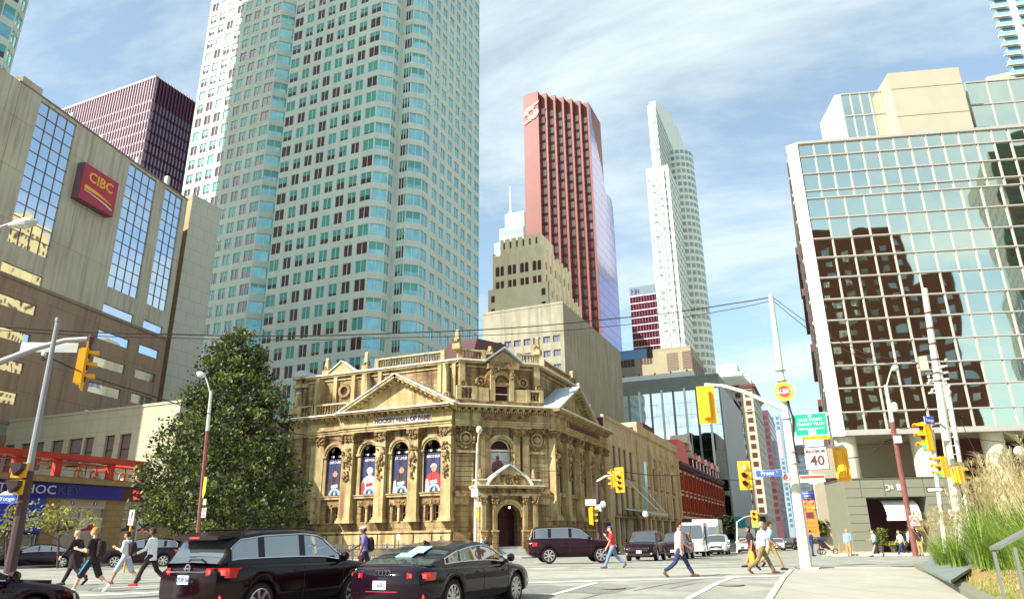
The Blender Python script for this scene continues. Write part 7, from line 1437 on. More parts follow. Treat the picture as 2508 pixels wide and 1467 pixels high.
# far globe lamps
gl_ = [('black post lamp with white globe left of the red shirted man', 1477,1345,1226,58), ('pale globe lamp above the black crossover', 1580,1350,1250,60), ('globe lamp in front of the red brick block', 1718,1345,1276,80), ('globe lamp beside the small street tree', 1759,1345,1284,92)]
for lab, x, yb, yt, s in gl_:
    b = D(x, yb, s); b.z = gz(b.x, b.y); t = D(x, yt, s); T = thing('post_lamp', lab, 'street lamp', b, 'globe lamps along the far pavement'); m_ = MB(); m_.tube([b, t-Vector((0,0,.5))], [.12,.06], 'black_metal', 8); m_.build('post', T); m_ = MB(); m_.ball(t-Vector((0,0,.25)), .24, 'white_paint', 10, 1.1); m_.build('globe', T)
c = D(2497,1105,24); T = thing('post_lamp', 'white globe lamp peeping over the tall grass at the right edge', 'street lamp', (c.x,c.y,.1)); m_ = MB(); m_.tube([Vector((c.x,c.y,.1)), c-Vector((0,0,.15))], .05, 'black_metal', 8); m_.build('post', T); m_ = MB(); m_.ball(c, .17, 'white_paint', 10, 1.1); m_.build('globe', T)
# ---- signal at the museum corner
b = D(1468,1362,44); b.z = gz(b.x,b.y); T = thing('signal_pole', 'dark signal pole with white control boxes at the museum corner', 'pole', b); t = D(1463,1178,44); m_ = MB(); m_.tube([b, t], [.15,.10], 'pole_dark', 8); m_.build('shaft', T); m_ = MB(); m_.tube([D(1463,1178,44), D(1482,1166,43.9), D(1499,1163,43.8)], .07, 'steel', 6); m_.build('mast_arm', T)
m_ = MB(); q = D(1455,1230,43.6); m_.box(q.x-.55,q.x+.1,q.y,q.y+.2,q.z-.15,q.z+.2,'offwhite'); q = D(1462,1243,43.6); m_.box(q.x-.1,q.x+.25,q.y,q.y+.2,q.z-.2,q.z+.2,'offwhite'); m_.build('control_box', T)
signal('signal showing red beside the cream row with four lenses', D(1517,1174,43.8), -100, 1.28, .38, 4, 0, bp=.10); m_ = MB()
signal('side facing yellow signal behind the museum corner signal', D(1500,1172,44.6), 165, 1.0, .3, 3, -1, bp=.1)
signal('low orange signal half turned away on the museum corner pole', D(1453,1262,43.5), 20, 1.0, .3, 3, -1, bp=.06, group='traffic signals around the junction')
signal('distant orange signal above the walking pair', D(1848,1270,80), -95, 1.6, .5, 3, 2, 'sig_green_on', bp=.1); 
b = D(1805,1340,80); b.z = gz(b.x,b.y); T = thing('mast_arm', 'thin far signal arm above the taxi', 'mast arm', b); m_ = MB(); m_.tube([b, D(1805,1277,80), D(1822,1266,80), D(1845,1260,80)], [.12,.08,.06,.05], 'pole_pale', 6); m_.build('arm', T)
# ---- right hand double pole, signals, one way arrow
b = D(2352,1330,24); b.z = gz(b.x,b.y)+.1; t = D(2264,707,24); T = thing('utility_pole', 'thick metal utility pole with ladder like conduits and insulators at the right', 'pole', b); m_ = MB(); m_.tube([b, b.lerp(t,.5), b.lerp(t,.62), t], [.15,.14,.12,.10], 'pole_pale', 10); m_.build('shaft', T); m_ = MB(); p0, p1 = b.lerp(t,.12)+Vector((.32,0,0)), b.lerp(t,.62)+Vector((.26,0,0)); m_.tube([p0,p1], .07, 'pole_pale', 8)
for k in range(14): q = b.lerp(t,.14+.03*k); m_.beam(q, q+Vector((.32,0,0)), .03, .03, 'pole_pale')
m_.build('conduit', T); m_ = MB()
for tt in (.72,.78,.84,.9,.64,.67): q = b.lerp(t,tt); m_.lathe(q, [(.135,0),(.135,.05)], 'sig_dark', 10)
m_.build('band', T); m_ = MB()
for k in range(9): q = b.lerp(t,.60+.012*k); m_.beam(q+Vector((-.35+.1*(k%3),0,.02)), q+Vector((.35-.08*(k%2),.0,.1*(k%2))), .05, .06, 'steel')
for k in range(10): q = b.lerp(t,.59+.014*k)+Vector((rc.uniform(-.4,.4),-.1,0)); m_.ball(q, .05, 'offwhite', 6)
q = b.lerp(t,.71); m_.box(q.x-.5,q.x-.25,q.y-.2,q.y,q.z-.25,q.z+.25,'pent'); m_.build('insulators', T)
m_ = MB(); m_.tube([D(2282,1052,23), D(2296,1180,23), D(2318,1355,23)], [.07,.07,.08], 'pole_pale', 8); ps = m_.build('signal_post', T); m_ = MB(); m_.tube([D(2282,1040,23), D(2300,1036,23), D(2316,1048,23.6)], .04, 'pole_pale', 6); m_.build('bracket', T)
signal('yellow signal lit green turned to the left under the blue name sign', D(2262,1068,23), -150, .92, .28, 3, 2, 'sig_green_on', bp=.0); signal('lower yellow signal lit green beside the ladder pole', D(2302,1143,23), -152, .66, .24, 3, 2, 'sig_green_on', bp=.0); signal('orange signal turned away just above the grass', D(2352,1163,22), 40, .5, .28, 2, -1, bp=.02)
Tt, F, c, w_, h = plate_sign('street_sign', 'tilted blue street name sign at the top of the right signal post', 2262,1019,2291,1038, 22.8, 'sign_blue', nrm=math.radians(38), border='white_sign'); ptxt(Tt, F, 'Yonge', w_/2, c.z, h*.6, 'white_sign', bold=.003, sx=.8)
Tt, F, c, w_, h = plate_sign('regulation_sign', 'narrow white parking sign on the ladder pole', 2315,1078,2332,1122, 23.2, 'offwhite', nrm=math.radians(20)); ptxt(Tt, F, 'P', w_/2, c.z+h*.25, h*.2, 'ban_text'); ptxt(Tt, F, 'xx', w_/2, c.z-h*.1, h*.15, 'ban_text') if False else None
Tt, F, c, w_, h = plate_sign('one_way_sign', 'black one way sign with a white arrow pointing right', 2272,1192,2311,1204, 22.5, 'ink'); m_ = MB(); m_.fprism(F, [(w_*.07,c.z-h*.28),(w_*.7,c.z-h*.28),(w_*.7,c.z-h*.42),(w_*.94,c.z),(w_*.7,c.z+h*.42),(w_*.7,c.z+h*.28),(w_*.07,c.z+h*.28)], .001, .006, 'white_sign'); m_.build('arrow', Tt)
Tt, F, c, w_, h = plate_sign('regulation_sign', 'small white sign with a red ring half hidden in the grass plumes', 2325,1247,2340,1262, 22, 'white_sign'); nosign(Tt, F, w_/2, c.z, h*.35)
Tt, F, c, w_, h = plate_sign('regulation_sign', 'round red ringed sign on the leaning wooden post', 2230,1262,2250,1286, 45, 'white_sign'); nosign(Tt, F, w_/2, c.z, h*.42)
# signs on the tree lamp post and the museum lamp post
Tt, F, c, w_, h = plate_sign('regulation_sign', 'white parking sign pair on the lamp post by the tree', 492,1243,506,1266, 39.6, 'white_sign'); nosign(Tt, F, w_/2, c.z+h*.25, w_*.36); nosign(Tt, F, w_/2, c.z-h*.25, w_*.36)
Tt, F, c, w_, h = plate_sign('notice', 'small pale notice plate above the parking sign pair', 496,1221,506,1235, 39.6, 'offwhite')
m_ = MB(); c = D(502,1192,39.6); Tt = thing('banner', 'narrow yellow pennant clipped to the lamp post by the tree', 'banner', c); F = Face((c.x-.1,c.y),(c.x+.1,c.y)); m_.fprism(F, [(.0,c.z+.55),(.16,c.z+.55),(.18,c.z-.3),(.06,c.z-.6),(0,c.z-.3)], 0, .03, 'alert_yellow'); m_.build('cloth', Tt)
Tt, F, c, w_, h = plate_sign('regulation_sign', 'small white sign with red ring on the museum corner lamp post', 1167,1229,1179,1240, 53.5, 'white_sign'); nosign(Tt, F, w_/2, c.z, h*.38)
Tt, F, c, w_, h = plate_sign('warning_sign', 'yellow hazard board on the museum corner lamp post', 1166,1247,1174,1268, 53.6, 'sig_yellow', border='sig_dark')
Tt, F, c, w_, h = plate_sign('arrow_sign', 'white board with a black curving arrow near the tree', 313,1248,330,1284, 33, 'white_sign'); m_ = MB(); m_.fprism(F, [(w_*.35,c.z-h*.38),(w_*.5,c.z-h*.38),(w_*.66,c.z),(w_*.8,c.z+h*.25),(w_*.55,c.z+h*.42),(w_*.4,c.z+h*.2),(w_*.5,c.z)], .001, .006, 'ink'); m_.build('arrow', Tt); m_ = MB(); b = Vector((c.x,c.y+.05,gz(c.x,c.y))); m_.tube([b, Vector((c.x,c.y+.05,c.z-h/2))], .04, 'sig_yellow', 6); m_.build('post', Tt)
c = D(976,1313,27); Tt = thing('paddle_sign', 'round pale blue paddle sign behind the cyclist with a white cap', 'sign', (c.x,c.y,gz(c.x,c.y))); F = Face((c.x-.3,c.y),(c.x+.3,c.y)); m_ = MB(); disc(m_, F, .3, c.z, .10, 0, .02, 'mirror_blue' if False else 'plate', 18); m_.build('disc', Tt); m_ = MB(); m_.tube([(c.x,c.y+.03,gz(c.x,c.y)), (c.x,c.y+.03,c.z-.1)], .015, 'pole_dark', 6); m_.build('post', Tt)
# ---- road works sign and flashing trailer far down the street
b = D(1988,1348,60); b.z = gz(b.x,b.y); Tt = thing('roadworks_sign', 'orange road works notice board with amber lights behind the tall pole', 'sign', b); q = D(1987,1291,60); k = ppm(60); F = Face((q.x-.55,q.y),(q.x+.55,q.y)); m_ = MB(); m_.fb(F, 0, 1.1, q.z-.7, q.z+.7, 0, .05, 'sign_orange'); m_.build('panel', Tt); m_ = MB(); m_.fb(F, .1, .2, b.z, q.z-.7, 0, .05, 'pole_dark'); m_.fb(F, .9, 1.0, b.z, q.z-.7, 0, .05, 'pole_dark'); m_.build('leg', Tt)
for k, bt in enumerate(('Yonge St','between','closed')): text(bt, .26, 'alert_red', 'lettering', Tt, F.P(.55, q.z+.4-.35*k, .055), F.t, ext=.003)
q = D(1982,1250,61); m_ = MB(); m_.fb(Face((q.x-.5,q.y),(q.x+.5,q.y)), 0, 1, q.z-.9, q.z+.9, 0, .1, 'sign_orange'); m_.fb(Face((q.x-.5,q.y),(q.x+.5,q.y)), .2, .8, q.z-.6, q.z-.1, .1, .14, 'ink'); pan = m_.build('light_board', Tt)
for du, dz in ((.2,.7),(.8,.7),(.1,.2),(.9,.2),(.5,1.0)): m_ = MB(); m_.ball(q+Vector((du-.5,-.15,dz)), .13, 'sig_yellow', 6); m_.build('beacon', Tt)
for k, (x, y, s) in enumerate(((2075,1343,56), (2057,1345,58))): b = D(x,y,s); b.z = gz(b.x,b.y)+.11; Tt = thing('traffic_cone', ['orange cone by the man in the blue shirt', 'orange cone left of the man in the blue shirt'][k], 'cone', b, 'traffic cones'); m_ = MB(); m_.lathe(b, [(.18,.02),(.15,.05),(.03,.7)], 'sign_orange', 10); m_.build('body', Tt); m_ = MB(); m_.box(b.x-.2,b.x+.2,b.y-.2,b.y+.2,b.z,b.z+.03,'sign_orange'); m_.build('foot', Tt)
# ---- overhead wires
def wire(label, pts, r=.016, group='overhead wires'):
    P = [D(x, y, s) for x, y, s in pts]; Q = []
    for a, b in zip(P, P[1:]):
        n = 6; sg = .012*(a-b).length
        for k in range(n): t = k/n; Q.append(a.lerp(b, t) - Vector((0,0,sg*4*t*(1-t))))
    Q.append(P[-1]); m_ = MB(); m_.tube(Q, r, 'cable', 4); o = m_.build('overhead_wire', None, org=P[0]); tag(o, label, 'wire', group); return o
wire('upper twisted cable running from the left edge to the top of the tall pole', [(-30,797,20),(420,818,22),(1000,814,25),(1500,780,26),(1800,742,26),(1888,727,26)], .020)
wire('second cable just under the upper one, ending at the tall pole', [(-30,806,20),(400,826,22),(980,826,25),(1480,800,26),(1790,757,26),(1892,735,26)], .013)
wire('cable dropping from the left pole across the tree to the museum corner lamp', [(128,878,18),(330,955,24),(720,1060,36),(1166,1110,54)], .022)
wire('thin cable from the museum corner lamp to the red signal', [(1166,1110,54),(1330,1152,50),(1420,1147,46),(1497,1146,44)], .022)
wire('cable from the tall pole top over the mirror glass, upper of two', [(1892,727,26),(2010,812,26),(2120,866,25),(2290,893,24)], .014)
wire('cable from the tall pole top over the mirror glass, lower of two', [(1896,738,26),(2000,822,26),(2120,880,25),(2292,905,24)], .014)
wire('faint cable crossing the street towards the pale cornice building', [(1500,1150,44),(1700,1160,60),(1850,1172,80)], .03)
wire('looping wire from the ladder pole down to the wooden lamp post', [(2300,930,24),(2250,1030,30),(2196,1046,46)], .02); wire('wire from the wooden lamp post down to the signal behind the speed sign', [(2190,1046,46),(2140,1100,36),(2068,1120,26.5)], .02)
wire('straight guy wire right of the ladder pole', [(2343,1008,24),(2400,1130,24)], .012); wire('long wire running right from the ladder pole', [(2335,1065,24),(2520,1088,24)], .012)
# ---- plaque stand at the right edge
mat('plaque_metal', (.20,.21,.19), .5, metal=.3); pc = D(2470,1325,7); T = thing('plaque_stand', 'slanted grey metal information plaque on two legs at the right edge', 'plaque', (pc.x,pc.y,.0)); a, b_, c_, d_ = D(2424,1346,7.2), D(2450,1344,6.9), D(2530,1298,6.3), D(2530,1290,7.2); m_ = MB(); up = Vector((0,0,.03)); m_.hexa([a,b_,c_,d_,a+up,b_+up,c_+up,d_+up], 'plaque_metal'); m_.build('plate', T)
for (x0,y0,x1,y1,s) in ((2434,1350,2476,1480,7.0),(2484,1340,2512,1455,6.7)): m_ = MB(); p0 = D(x0,y0,s); m_.beam(p0, (p0.x,p0.y,gz(p0.x,p0.y)+.1), .025, .045, 'plaque_metal'); m_.build('leg', T)
# planter edge and slate slab
mat('slate_slab', (.17,.21,.20), .7, var=.12, vs=1.5); mat('straw', (.30,.20,.08), .95, var=.3, vs=6, bump=.6, bs=20); mat('soil', (.35,.25,.10), .95, var=.3, vs=4)
e0, e1 = Vector((2.62,9,0)), Vector((2.62,32,0)); T = thing('planter', 'low dark stone planter edge with a sloping grey slate slab', 'planter', (2.62,20,0)); m_ = MB()
for k in range(23):
    y0, y1 = 9+k, 10+k-.02
    if y0 > 28: break
    z = gz(2.62, y0)+.11; m_.hexa([(2.45,y0,z-.1),(2.75,y0,z-.1),(2.75,y1,z-.1),(2.45,y1,z-.1),(2.45,y0,z+.14),(2.75,y0,z+.16),(2.75,y1,z+.16),(2.45,y1,z+.14)], 'ob_grey')
m_.build('edge', T); m_ = MB(); sl = [Zp(2246,1388,.27), Zp(2330,1428,.30), Zp(2420,1368,.52), Zp(2362,1338,.60)]; m_.hexa(sl + [q+Vector((0,0,.07)) for q in sl], 'slate_slab'); m_.build('slab', T)
m_ = MB(); vs = []; nx, ny = 14, 26
for j in range(ny+1):
    for i in range(nx+1):
        x = 2.76+11*i/nx; y = 5+24*j/ny; vs.append((x, y, gz(x,y)+.12+.95*(1-math.exp(-(x-2.76)/2.2))*min(1,(30-y)/5)+.05*math.sin(x*3+y*2)))
m_.add(vs, [(j*(nx+1)+i, j*(nx+1)+i+1, (j+1)*(nx+1)+i+1, (j+1)*(nx+1)+i) for j in range(ny) for i in range(nx)], 'straw'); struct(m_.build('mulch_bed', smooth=True))
# ================================================================ people
for n_, c_ in dict(skin_light=(.62,.34,.22), skin_mid=(.45,.22,.12), skin_dark=(.13,.06,.035)).items(): mat(n_, c_, .55)
for n_, c_ in dict(c_black=(.025,.012,.016), c_white=(.72,.74,.74), c_pink=(.80,.42,.38), c_red=(.70,.03,.03), c_navy=(.025,.035,.11), c_jean=(.16,.24,.38), c_olive=(.20,.15,.06), c_tan=(.42,.28,.13), c_blue=(.22,.38,.60), c_teal=(.30,.55,.58), c_grey=(.42,.44,.50), c_maroon=(.18,.02,.05), c_purple=(.16,.13,.38), c_brown=(.16,.07,.03), c_orange=(.85,.33,.04), c_bluec=(.07,.10,.45), hair_dark=(.03,.012,.010), hair_blond=(.42,.22,.07), hair_grey=(.30,.24,.20), c_cyan=(.05,.45,.75)).items(): mat(n_, c_, .85, var=.14, vs=9, bump=.2, bs=18)
def capsule(mb, pts, rad, mt, seg=10):
    mb.tube(pts, rad, mt, seg)
    for p, r in zip(pts, rad): mb.ball(p, r*.99, mt, seg)
def loft(mb, rings, mt, seg=16):
    """rings: (centre, half depth, half width)"""
    vs = [Vector(c)+Vector((a*math.cos(2*math.pi*k/seg), b*math.sin(2*math.pi*k/seg), 0)) for c, a, b in rings for k in range(seg)]
    n = len(rings); fs = [(i*seg+k, i*seg+(k+1)%seg, (i+1)*seg+(k+1)%seg, (i+1)*seg+k) for i in range(n-1) for k in range(seg)] + [tuple(range(seg-1,-1,-1)), tuple(range((n-1)*seg, n*seg))]
    mb.add(vs, fs, mt)
def fuse(mb, name, root, vox, sm=2):
    o = mb.build(name, root, org=(0,0,0)); o.location = (0,0,0)
    m = o.modifiers.new('remesh', 'REMESH'); m.mode = 'VOXEL'; m.voxel_size = vox; m.use_smooth_shade = True
    s = o.modifiers.new('smooth', 'SMOOTH'); s.factor = .5; s.iterations = sm
    dg = bpy.context.evaluated_depsgraph_get(); dg.update(); me = bpy.data.meshes.new_from_object(o.evaluated_get(dg)); mt = mb.m[0]; old = o.data; o.modifiers.clear(); o.data = me; me.materials.clear(); me.materials.append(MATS[mt]); bpy.data.meshes.remove(old); me.name = name; me.shade_smooth(); return o
R = math.radians
WALK = dict(thigh=(28,-22), knee=(8,28), arm=(-24,20), elbow=(18,22), lean=4)
WALK2 = dict(thigh=(-24,26), knee=(30,6), arm=(22,-26), elbow=(20,15), lean=4)
STAND = dict(thigh=(3,-3), knee=(2,2), arm=(4,-4), elbow=(12,12), lean=0)
def person(label, px, py, hpx, ang, pose, top, legs, shoes='c_brown', skin='skin_light', hair='hair_dark', group=None, H=1.75, sleeve='short', leg='long', cap=None, pack=None, bag=None, s=None, hairlen=0, arms=None, glasses=False, near=True, bulk=1, coat=0, name='person', stripe=None, turn=0, tie=None):
    s = s or H*1899/hpx; b = D(px, py, s); z = gz(b.x, b.y) + (.11 if b.x > -1.3 and b.y < 29 or (b.y > 56 and b.x > -.6) else 0); T = thing(name, label, 'person', (b.x, b.y, z), group); T.rotation_euler = (0,0,R(ang)); k = H/1.75; T.scale = (k,k,k)
    vox = .011 if near else .022; B = MB(); C = MB(); Lg = MB(); Sh = MB(); th, kn = pose['thigh'], pose['knee']; ln = R(pose['lean'])
    # legs first to find hip height
    feet = []; 
    for i, sg in enumerate((1, -1)):
        a = R(th[i]); q = a - R(kn[i]); kp = Vector((math.sin(a)*.43, 0, -math.cos(a)*.43)); ap = kp + Vector((math.sin(q)*.42, 0, -math.cos(q)*.42)); feet.append((kp, ap, q))
    low = min(f[1].z - (.07 + .10*max(0, -math.sin(f[2]))) for f in feet); hz = -low; hip = Vector((0,0,hz)); up = lambda d, y=0, x=0: hip + Vector((math.sin(ln)*d + x, y, math.cos(ln)*d))
    for i, sg in enumerate((1, -1)):
        kp, ap, q = feet[i]; h = hip + Vector((0, sg*.09, 0)); K_ = h + kp + Vector((0, sg*.005, 0)); A_ = h + ap + Vector((0, -sg*.01, 0)); capsule(B, [h, K_, K_.lerp(A_,.35), A_], [.075,.052,.056,.036], skin)
        ft = R(-th[i]*.0) ; tilt = min(0, q)*.9; fd = Vector((math.cos(tilt), 0, math.sin(tilt))); heel = A_ + Vector((-.05,0,-.035)); toe = heel + fd*.24; capsule(Sh, [heel, heel.lerp(toe,.5)+Vector((0,0,.008)), toe], [.043,.046,.034], shoes, 8); capsule(Sh, [A_+Vector((0,0,.01)), heel+Vector((.03,0,.02))], [.042,.045], shoes, 8)
        if leg == 'long': capsule(Lg, [h, h.lerp(K_,.5), K_, K_.lerp(A_,.5), A_+Vector((0,0,.05))], [.098*bulk,.088*bulk,.070,.066,.058], legs)
        elif leg == 'short': capsule(Lg, [h, h.lerp(K_,.5), K_.lerp(A_,.08)], [.100,.098,.092], legs)
    if leg == 'skirt': loft(Lg, [(up(.10), .11, .16), (hip, .14, .19), (hip+Vector((0,0,-.35)), .17, .21), (hip+Vector((.02,0,-.66)), .20, .22)], legs)
    loft(Lg, [(hip+Vector((0,0,-.10)), .10*bulk, .14*bulk), (hip, .125*bulk, .175*bulk), (up(.10), .118*bulk, .165*bulk), (up(.13), .115*bulk, .155*bulk)], legs)
    # torso, neck, head
    loft(B, [(up(-.05), .09, .13), (up(.08), .10, .14), (up(.25), .10, .135), (up(.40), .11, .16), (up(.50), .09, .15), (up(.545), .05, .07), (up(.62), .045, .05)], skin)
    hd = up(.70, 0, .025); td = R(turn); loft(B, [(hd+Vector((0,0,-.10)), .045, .045), (hd+Vector((.012,0,-.085)), .07, .055), (hd+Vector((.008,0,-.03)), .09, .070), (hd+Vector((0,0,.03)), .095, .075), (hd+Vector((-.005,0,.08)), .08, .066), (hd+Vector((-.01,0,.11)), .04, .035)], skin)
    capsule(B, [hd+Vector((.085,0,.01)), hd+Vector((.108,0,-.025))], [.012,.017], skin, 6); 
    for sg in (1,-1): capsule(B, [hd+Vector((-.005,sg*.075,.015)), hd+Vector((-.005,sg*.08,-.02))], [.014,.012], skin, 6)
    w_ = bulk; loft(C, [(up(-.06-coat), .125*w_+coat*.12, .165*w_+coat*.12), (up(.06), .128*w_, .170*w_), (up(.20), .120*w_, .160*w_), (up(.36), .130*w_, .185*w_), (up(.46), .118, .180), (up(.505), .095, .150), (up(.545), .062, .080)], top)
    A0 = arms or [(pose['arm'][0], pose['elbow'][0], 0), (pose['arm'][1], pose['elbow'][1], 0)]
    for i, sg in enumerate((1, -1)):
        aa, ee, out = A0[i]; a = R(aa) + 0; e = a + R(ee); S_ = up(.475, sg*.185); ex = Vector((math.sin(a), sg*(.10+out), -math.cos(a))).normalized(); E_ = S_ + ex*.29; fx = Vector((math.sin(e), sg*(.02-out*.6), -math.cos(e))).normalized(); W_ = E_ + fx*.25
        capsule(B, [up(.46, sg*.14), S_, E_, E_.lerp(W_,.4), W_], [.05,.05,.038,.040,.026], skin, 8); P_ = W_ + fx*.055; side = Vector((0,1,0)).cross(fx).normalized(); capsule(B, [W_, P_], [.026,.034], skin, 8); lat = fx.cross(Vector((0,1,0))).normalized()
        if near:
            for f in range(4): fo = lat*(.027-.018*f); l_ = (.068,.08,.076,.06)[f]; b0 = P_+fo+fx*.015; b1 = b0+fx*l_*.55+Vector((0,-sg*.006,0)); capsule(B, [b0, b1, b1+fx*l_*.4+Vector((0,-sg*.018,0))], [.0115,.0105,.009], skin, 6)
            t0 = W_+lat*.022+fx*.02; capsule(B, [t0, t0+lat*.028+fx*.03, t0+lat*.034+fx*.06], [.013,.012,.010], skin, 6)
        else: capsule(B, [P_, P_+fx*.07], [.032,.024], skin, 6)
        if sleeve == 'long': capsule(C, [up(.45, sg*.12), S_, E_, W_+fx*-.02], [.062,.066,.052,.040], top, 8)
        elif sleeve == 'roll': capsule(C, [up(.45, sg*.12), S_, E_, E_.lerp(W_,.25)], [.062,.066,.056,.055], top, 8)
        elif sleeve == 'short': capsule(C, [up(.45, sg*.12), S_, S_.lerp(E_,.62)], [.062,.068,.062], top, 8)
        if bag and i == bag[0]: 
            bm_ = MB(); q = W_+fx*.1; loft(bm_, [(q+Vector((0,0,-.62)), .10, .19), (q+Vector((0,0,-.50)), .13, .24), (q+Vector((0,0,-.2)), .11, .20), (q+Vector((0,0,-.02)), .03, .04)], bag[1]); bm_.v = [v for v in bm_.v]
            Bg = thing('shopping_bag', bag[2], 'bag', (b.x, b.y, z)); Bg.rotation_euler = T.rotation_euler; Bg.scale = T.scale; fuse(bm_, 'bag_body', Bg, .02)
    fuse(B, 'body', T, vox); fuse(C, 'shirt' if not coat else 'coat', T, .016 if near else .024, 3); fuse(Lg, {'skirt':'skirt','short':'shorts'}.get(leg,'trousers'), T, .016 if near else .024, 3); fuse(Sh, 'shoes', T, .014 if near else .024)
    Hm = MB(); 
    if cap:
        loft(Hm, [(hd+Vector((0,0,.045)), .103, .084), (hd+Vector((0,0,.09)), .095, .078), (hd+Vector((-.01,0,.13)), .05, .045)], cap); bd = -1 if cap == 'c_brown' or 'backwards' in label else 1; Hm.hexa([hd+Vector((bd*.05,-.06,.045)), hd+Vector((bd*.17,-.045,.03)), hd+Vector((bd*.17,.045,.03)), hd+Vector((bd*.05,.06,.045)), hd+Vector((bd*.05,-.06,.06)), hd+Vector((bd*.17,-.04,.045)), hd+Vector((bd*.17,.04,.045)), hd+Vector((bd*.05,.06,.06))], cap); fuse(Hm, 'cap', T, .012 if near else .02, 1); Hm = MB()
        if hair: loft(Hm, [(hd+Vector((-.03,0,-.04)), .07, .074), (hd+Vector((-.02,0,.05)), .088, .080)], hair); fuse(Hm, 'hair', T, .014 if near else .022, 1)
    elif hair:
        loft(Hm, [(hd+Vector((-.035,0,-.05-hairlen)), .06, .074), (hd+Vector((-.03,0,0)), .078, .083), (hd+Vector((-.012,0,.055)), .094, .083), (hd+Vector((-.008,0,.10)), .085, .072), (hd+Vector((-.015,0,.132)), .045, .04)], hair); fuse(Hm, 'hair', T, .014 if near else .022, 1)
    if near:
        e_ = MB(); [e_.ball(hd+Vector((.086,sg*.028,.012)), .010, 'c_black', 6) for sg in (1,-1)]; e_.build('eyes', T, org=(0,0,0)).location = (0,0,0)
        m_ = MB(); m_.box(.0,.0,.0,.0,0,0,'c_maroon') if False else m_.hexa([hd+Vector((.080,-.022,-.052)), hd+Vector((.092,-.018,-.052)), hd+Vector((.092,.018,-.052)), hd+Vector((.080,.022,-.052)), hd+Vector((.080,-.022,-.045)), hd+Vector((.092,-.018,-.045)), hd+Vector((.092,.018,-.045)), hd+Vector((.080,.022,-.045))], 'c_maroon'); m_.build('mouth', T, org=(0,0,0)).location = (0,0,0)
    if glasses: m_ = MB(); m_.hexa([hd+Vector((.07,-.075,.0)), hd+Vector((.104,-.06,.0)), hd+Vector((.104,.06,.0)), hd+Vector((.07,.075,.0)), hd+Vector((.07,-.075,.026)), hd+Vector((.104,-.06,.026)), hd+Vector((.104,.06,.026)), hd+Vector((.07,.075,.026))], 'c_black'); m_.build('glasses', T, org=(0,0,0)).location = (0,0,0)
    if pack:
        bp_ = MB(); c0 = up(.28, 0, -.20); loft(bp_, [(c0+Vector((0,0,-.24)), .07, .12), (c0+Vector((-.01,0,-.16)), .11, .15), (c0+Vector((0,0,.08)), .11, .15), (c0+Vector((.02,0,.20)), .07, .11)], pack[0]); Pk = thing('backpack', pack[1], 'backpack', (b.x,b.y,z)); Pk.rotation_euler = T.rotation_euler; Pk.scale = T.scale; fuse(bp_, 'pack_body', Pk, .02); st = MB()
        for sg in (1,-1): st.tube([up(.18, sg*.10, -.13), up(.40, sg*.11, -.13), up(.52, sg*.10, -.02), up(.46, sg*.11, .12), up(.25, sg*.13, .12), up(.15, sg*.14, -.02)], .012, pack[0], 5)
        st.build('strap', Pk, org=(0,0,0)).location = (0,0,0)
    if stripe:
        m_ = MB(); sg = -1 if ang < 180 else 1; kp = feet[0 if sg > 0 else 1][0]; h = hip + Vector((0, sg*.185, 0)); m_.beam(h+Vector((0,0,-.02)), h + kp*.98 + Vector((0,sg*.005,0)), .05, .02, stripe); m_.build('stripe', T, org=(0,0,0)).location = (0,0,0)
    return T
LEFT, RIGHT = 203, 23
GW = 'people crossing the street'
person('bald man in a black coat with glasses striding left in front of the shop', 172, 1436, 140, LEFT-4, WALK2, 'c_black', 'c_black', 'c_black', hair=None, sleeve='long', glasses=True, coat=.30, bulk=1.1, group=GW, H=1.78)
person('fair haired youth in black tee and shorts with a blue stripe walking left', 214, 1448, 163, LEFT, WALK, 'c_black', 'c_black', 'c_white', hair='hair_blond', leg='short', pack=('c_black', 'black backpack on the fair haired youth'), stripe='c_cyan', group=GW, arms=[(10,95,0),(12,85,0)], H=1.80)
person('man in a white shirt and pale grey shorts walking left', 300, 1423, 133, LEFT, WALK, 'c_white', 'c_grey', 'c_brown', skin='skin_mid', sleeve='long', leg='short', pack=('c_black', 'dark backpack on the man in grey shorts'), arms=[(5,110,0),(0,100,0)], glasses=True, group=GW, H=1.72)
person('man in a pale hooded top, black trousers and red shoes walking left', 362, 1432, 147, LEFT+4, WALK, 'c_white', 'c_black', 'c_red', skin='skin_dark', sleeve='long', group=GW, H=1.80, coat=.06, arms=[(20,45,0),(-5,50,0)])
person('man in a white cap and purple tee behind the cars', 890, 1420, 140, LEFT+10, WALK2, 'c_purple', 'c_black', 'c_white', skin='skin_dark', cap='c_white', pack=('c_black', 'large black backpack of the man in the white cap'), group=GW, H=1.78, arms=[(8,10,.1),(35,25,.1)], hair='hair_dark')
person('man in a red tee, blue cap and jeans walking left', 1503, 1391, 107, LEFT, WALK, 'c_red', 'c_jean', 'c_brown', cap='c_bluec', group=GW, H=1.74, arms=[(20,125,0),(10,20,0)], hair='hair_dark')
person('man in a pink shirt and dark jeans striding right, cap worn backwards', 1668, 1402, 141, RIGHT, dict(thigh=(30,-24), knee=(6,26), arm=(26,-8), elbow=(25,15), lean=3), 'c_pink', 'c_navy', 'c_brown', cap='hair_dark', sleeve='roll', group=GW, H=1.80, bulk=1.08, coat=.1)
person('man in a white short sleeved shirt and olive trousers walking right', 1872, 1400, 133, RIGHT+3, dict(thigh=(28,-26), knee=(6,22), arm=(-20,28), elbow=(12,30), lean=7), 'c_white', 'c_olive', 'c_brown', skin='skin_mid', hair='hair_grey', group=GW, H=1.78, bulk=1.12)
person('man in a blue rolled sleeve shirt and tan trousers just behind the white shirt', 1893, 1391, 124, RIGHT, WALK2, 'c_blue', 'c_tan', 'c_black', sleeve='roll', glasses=True, group=GW, H=1.80)
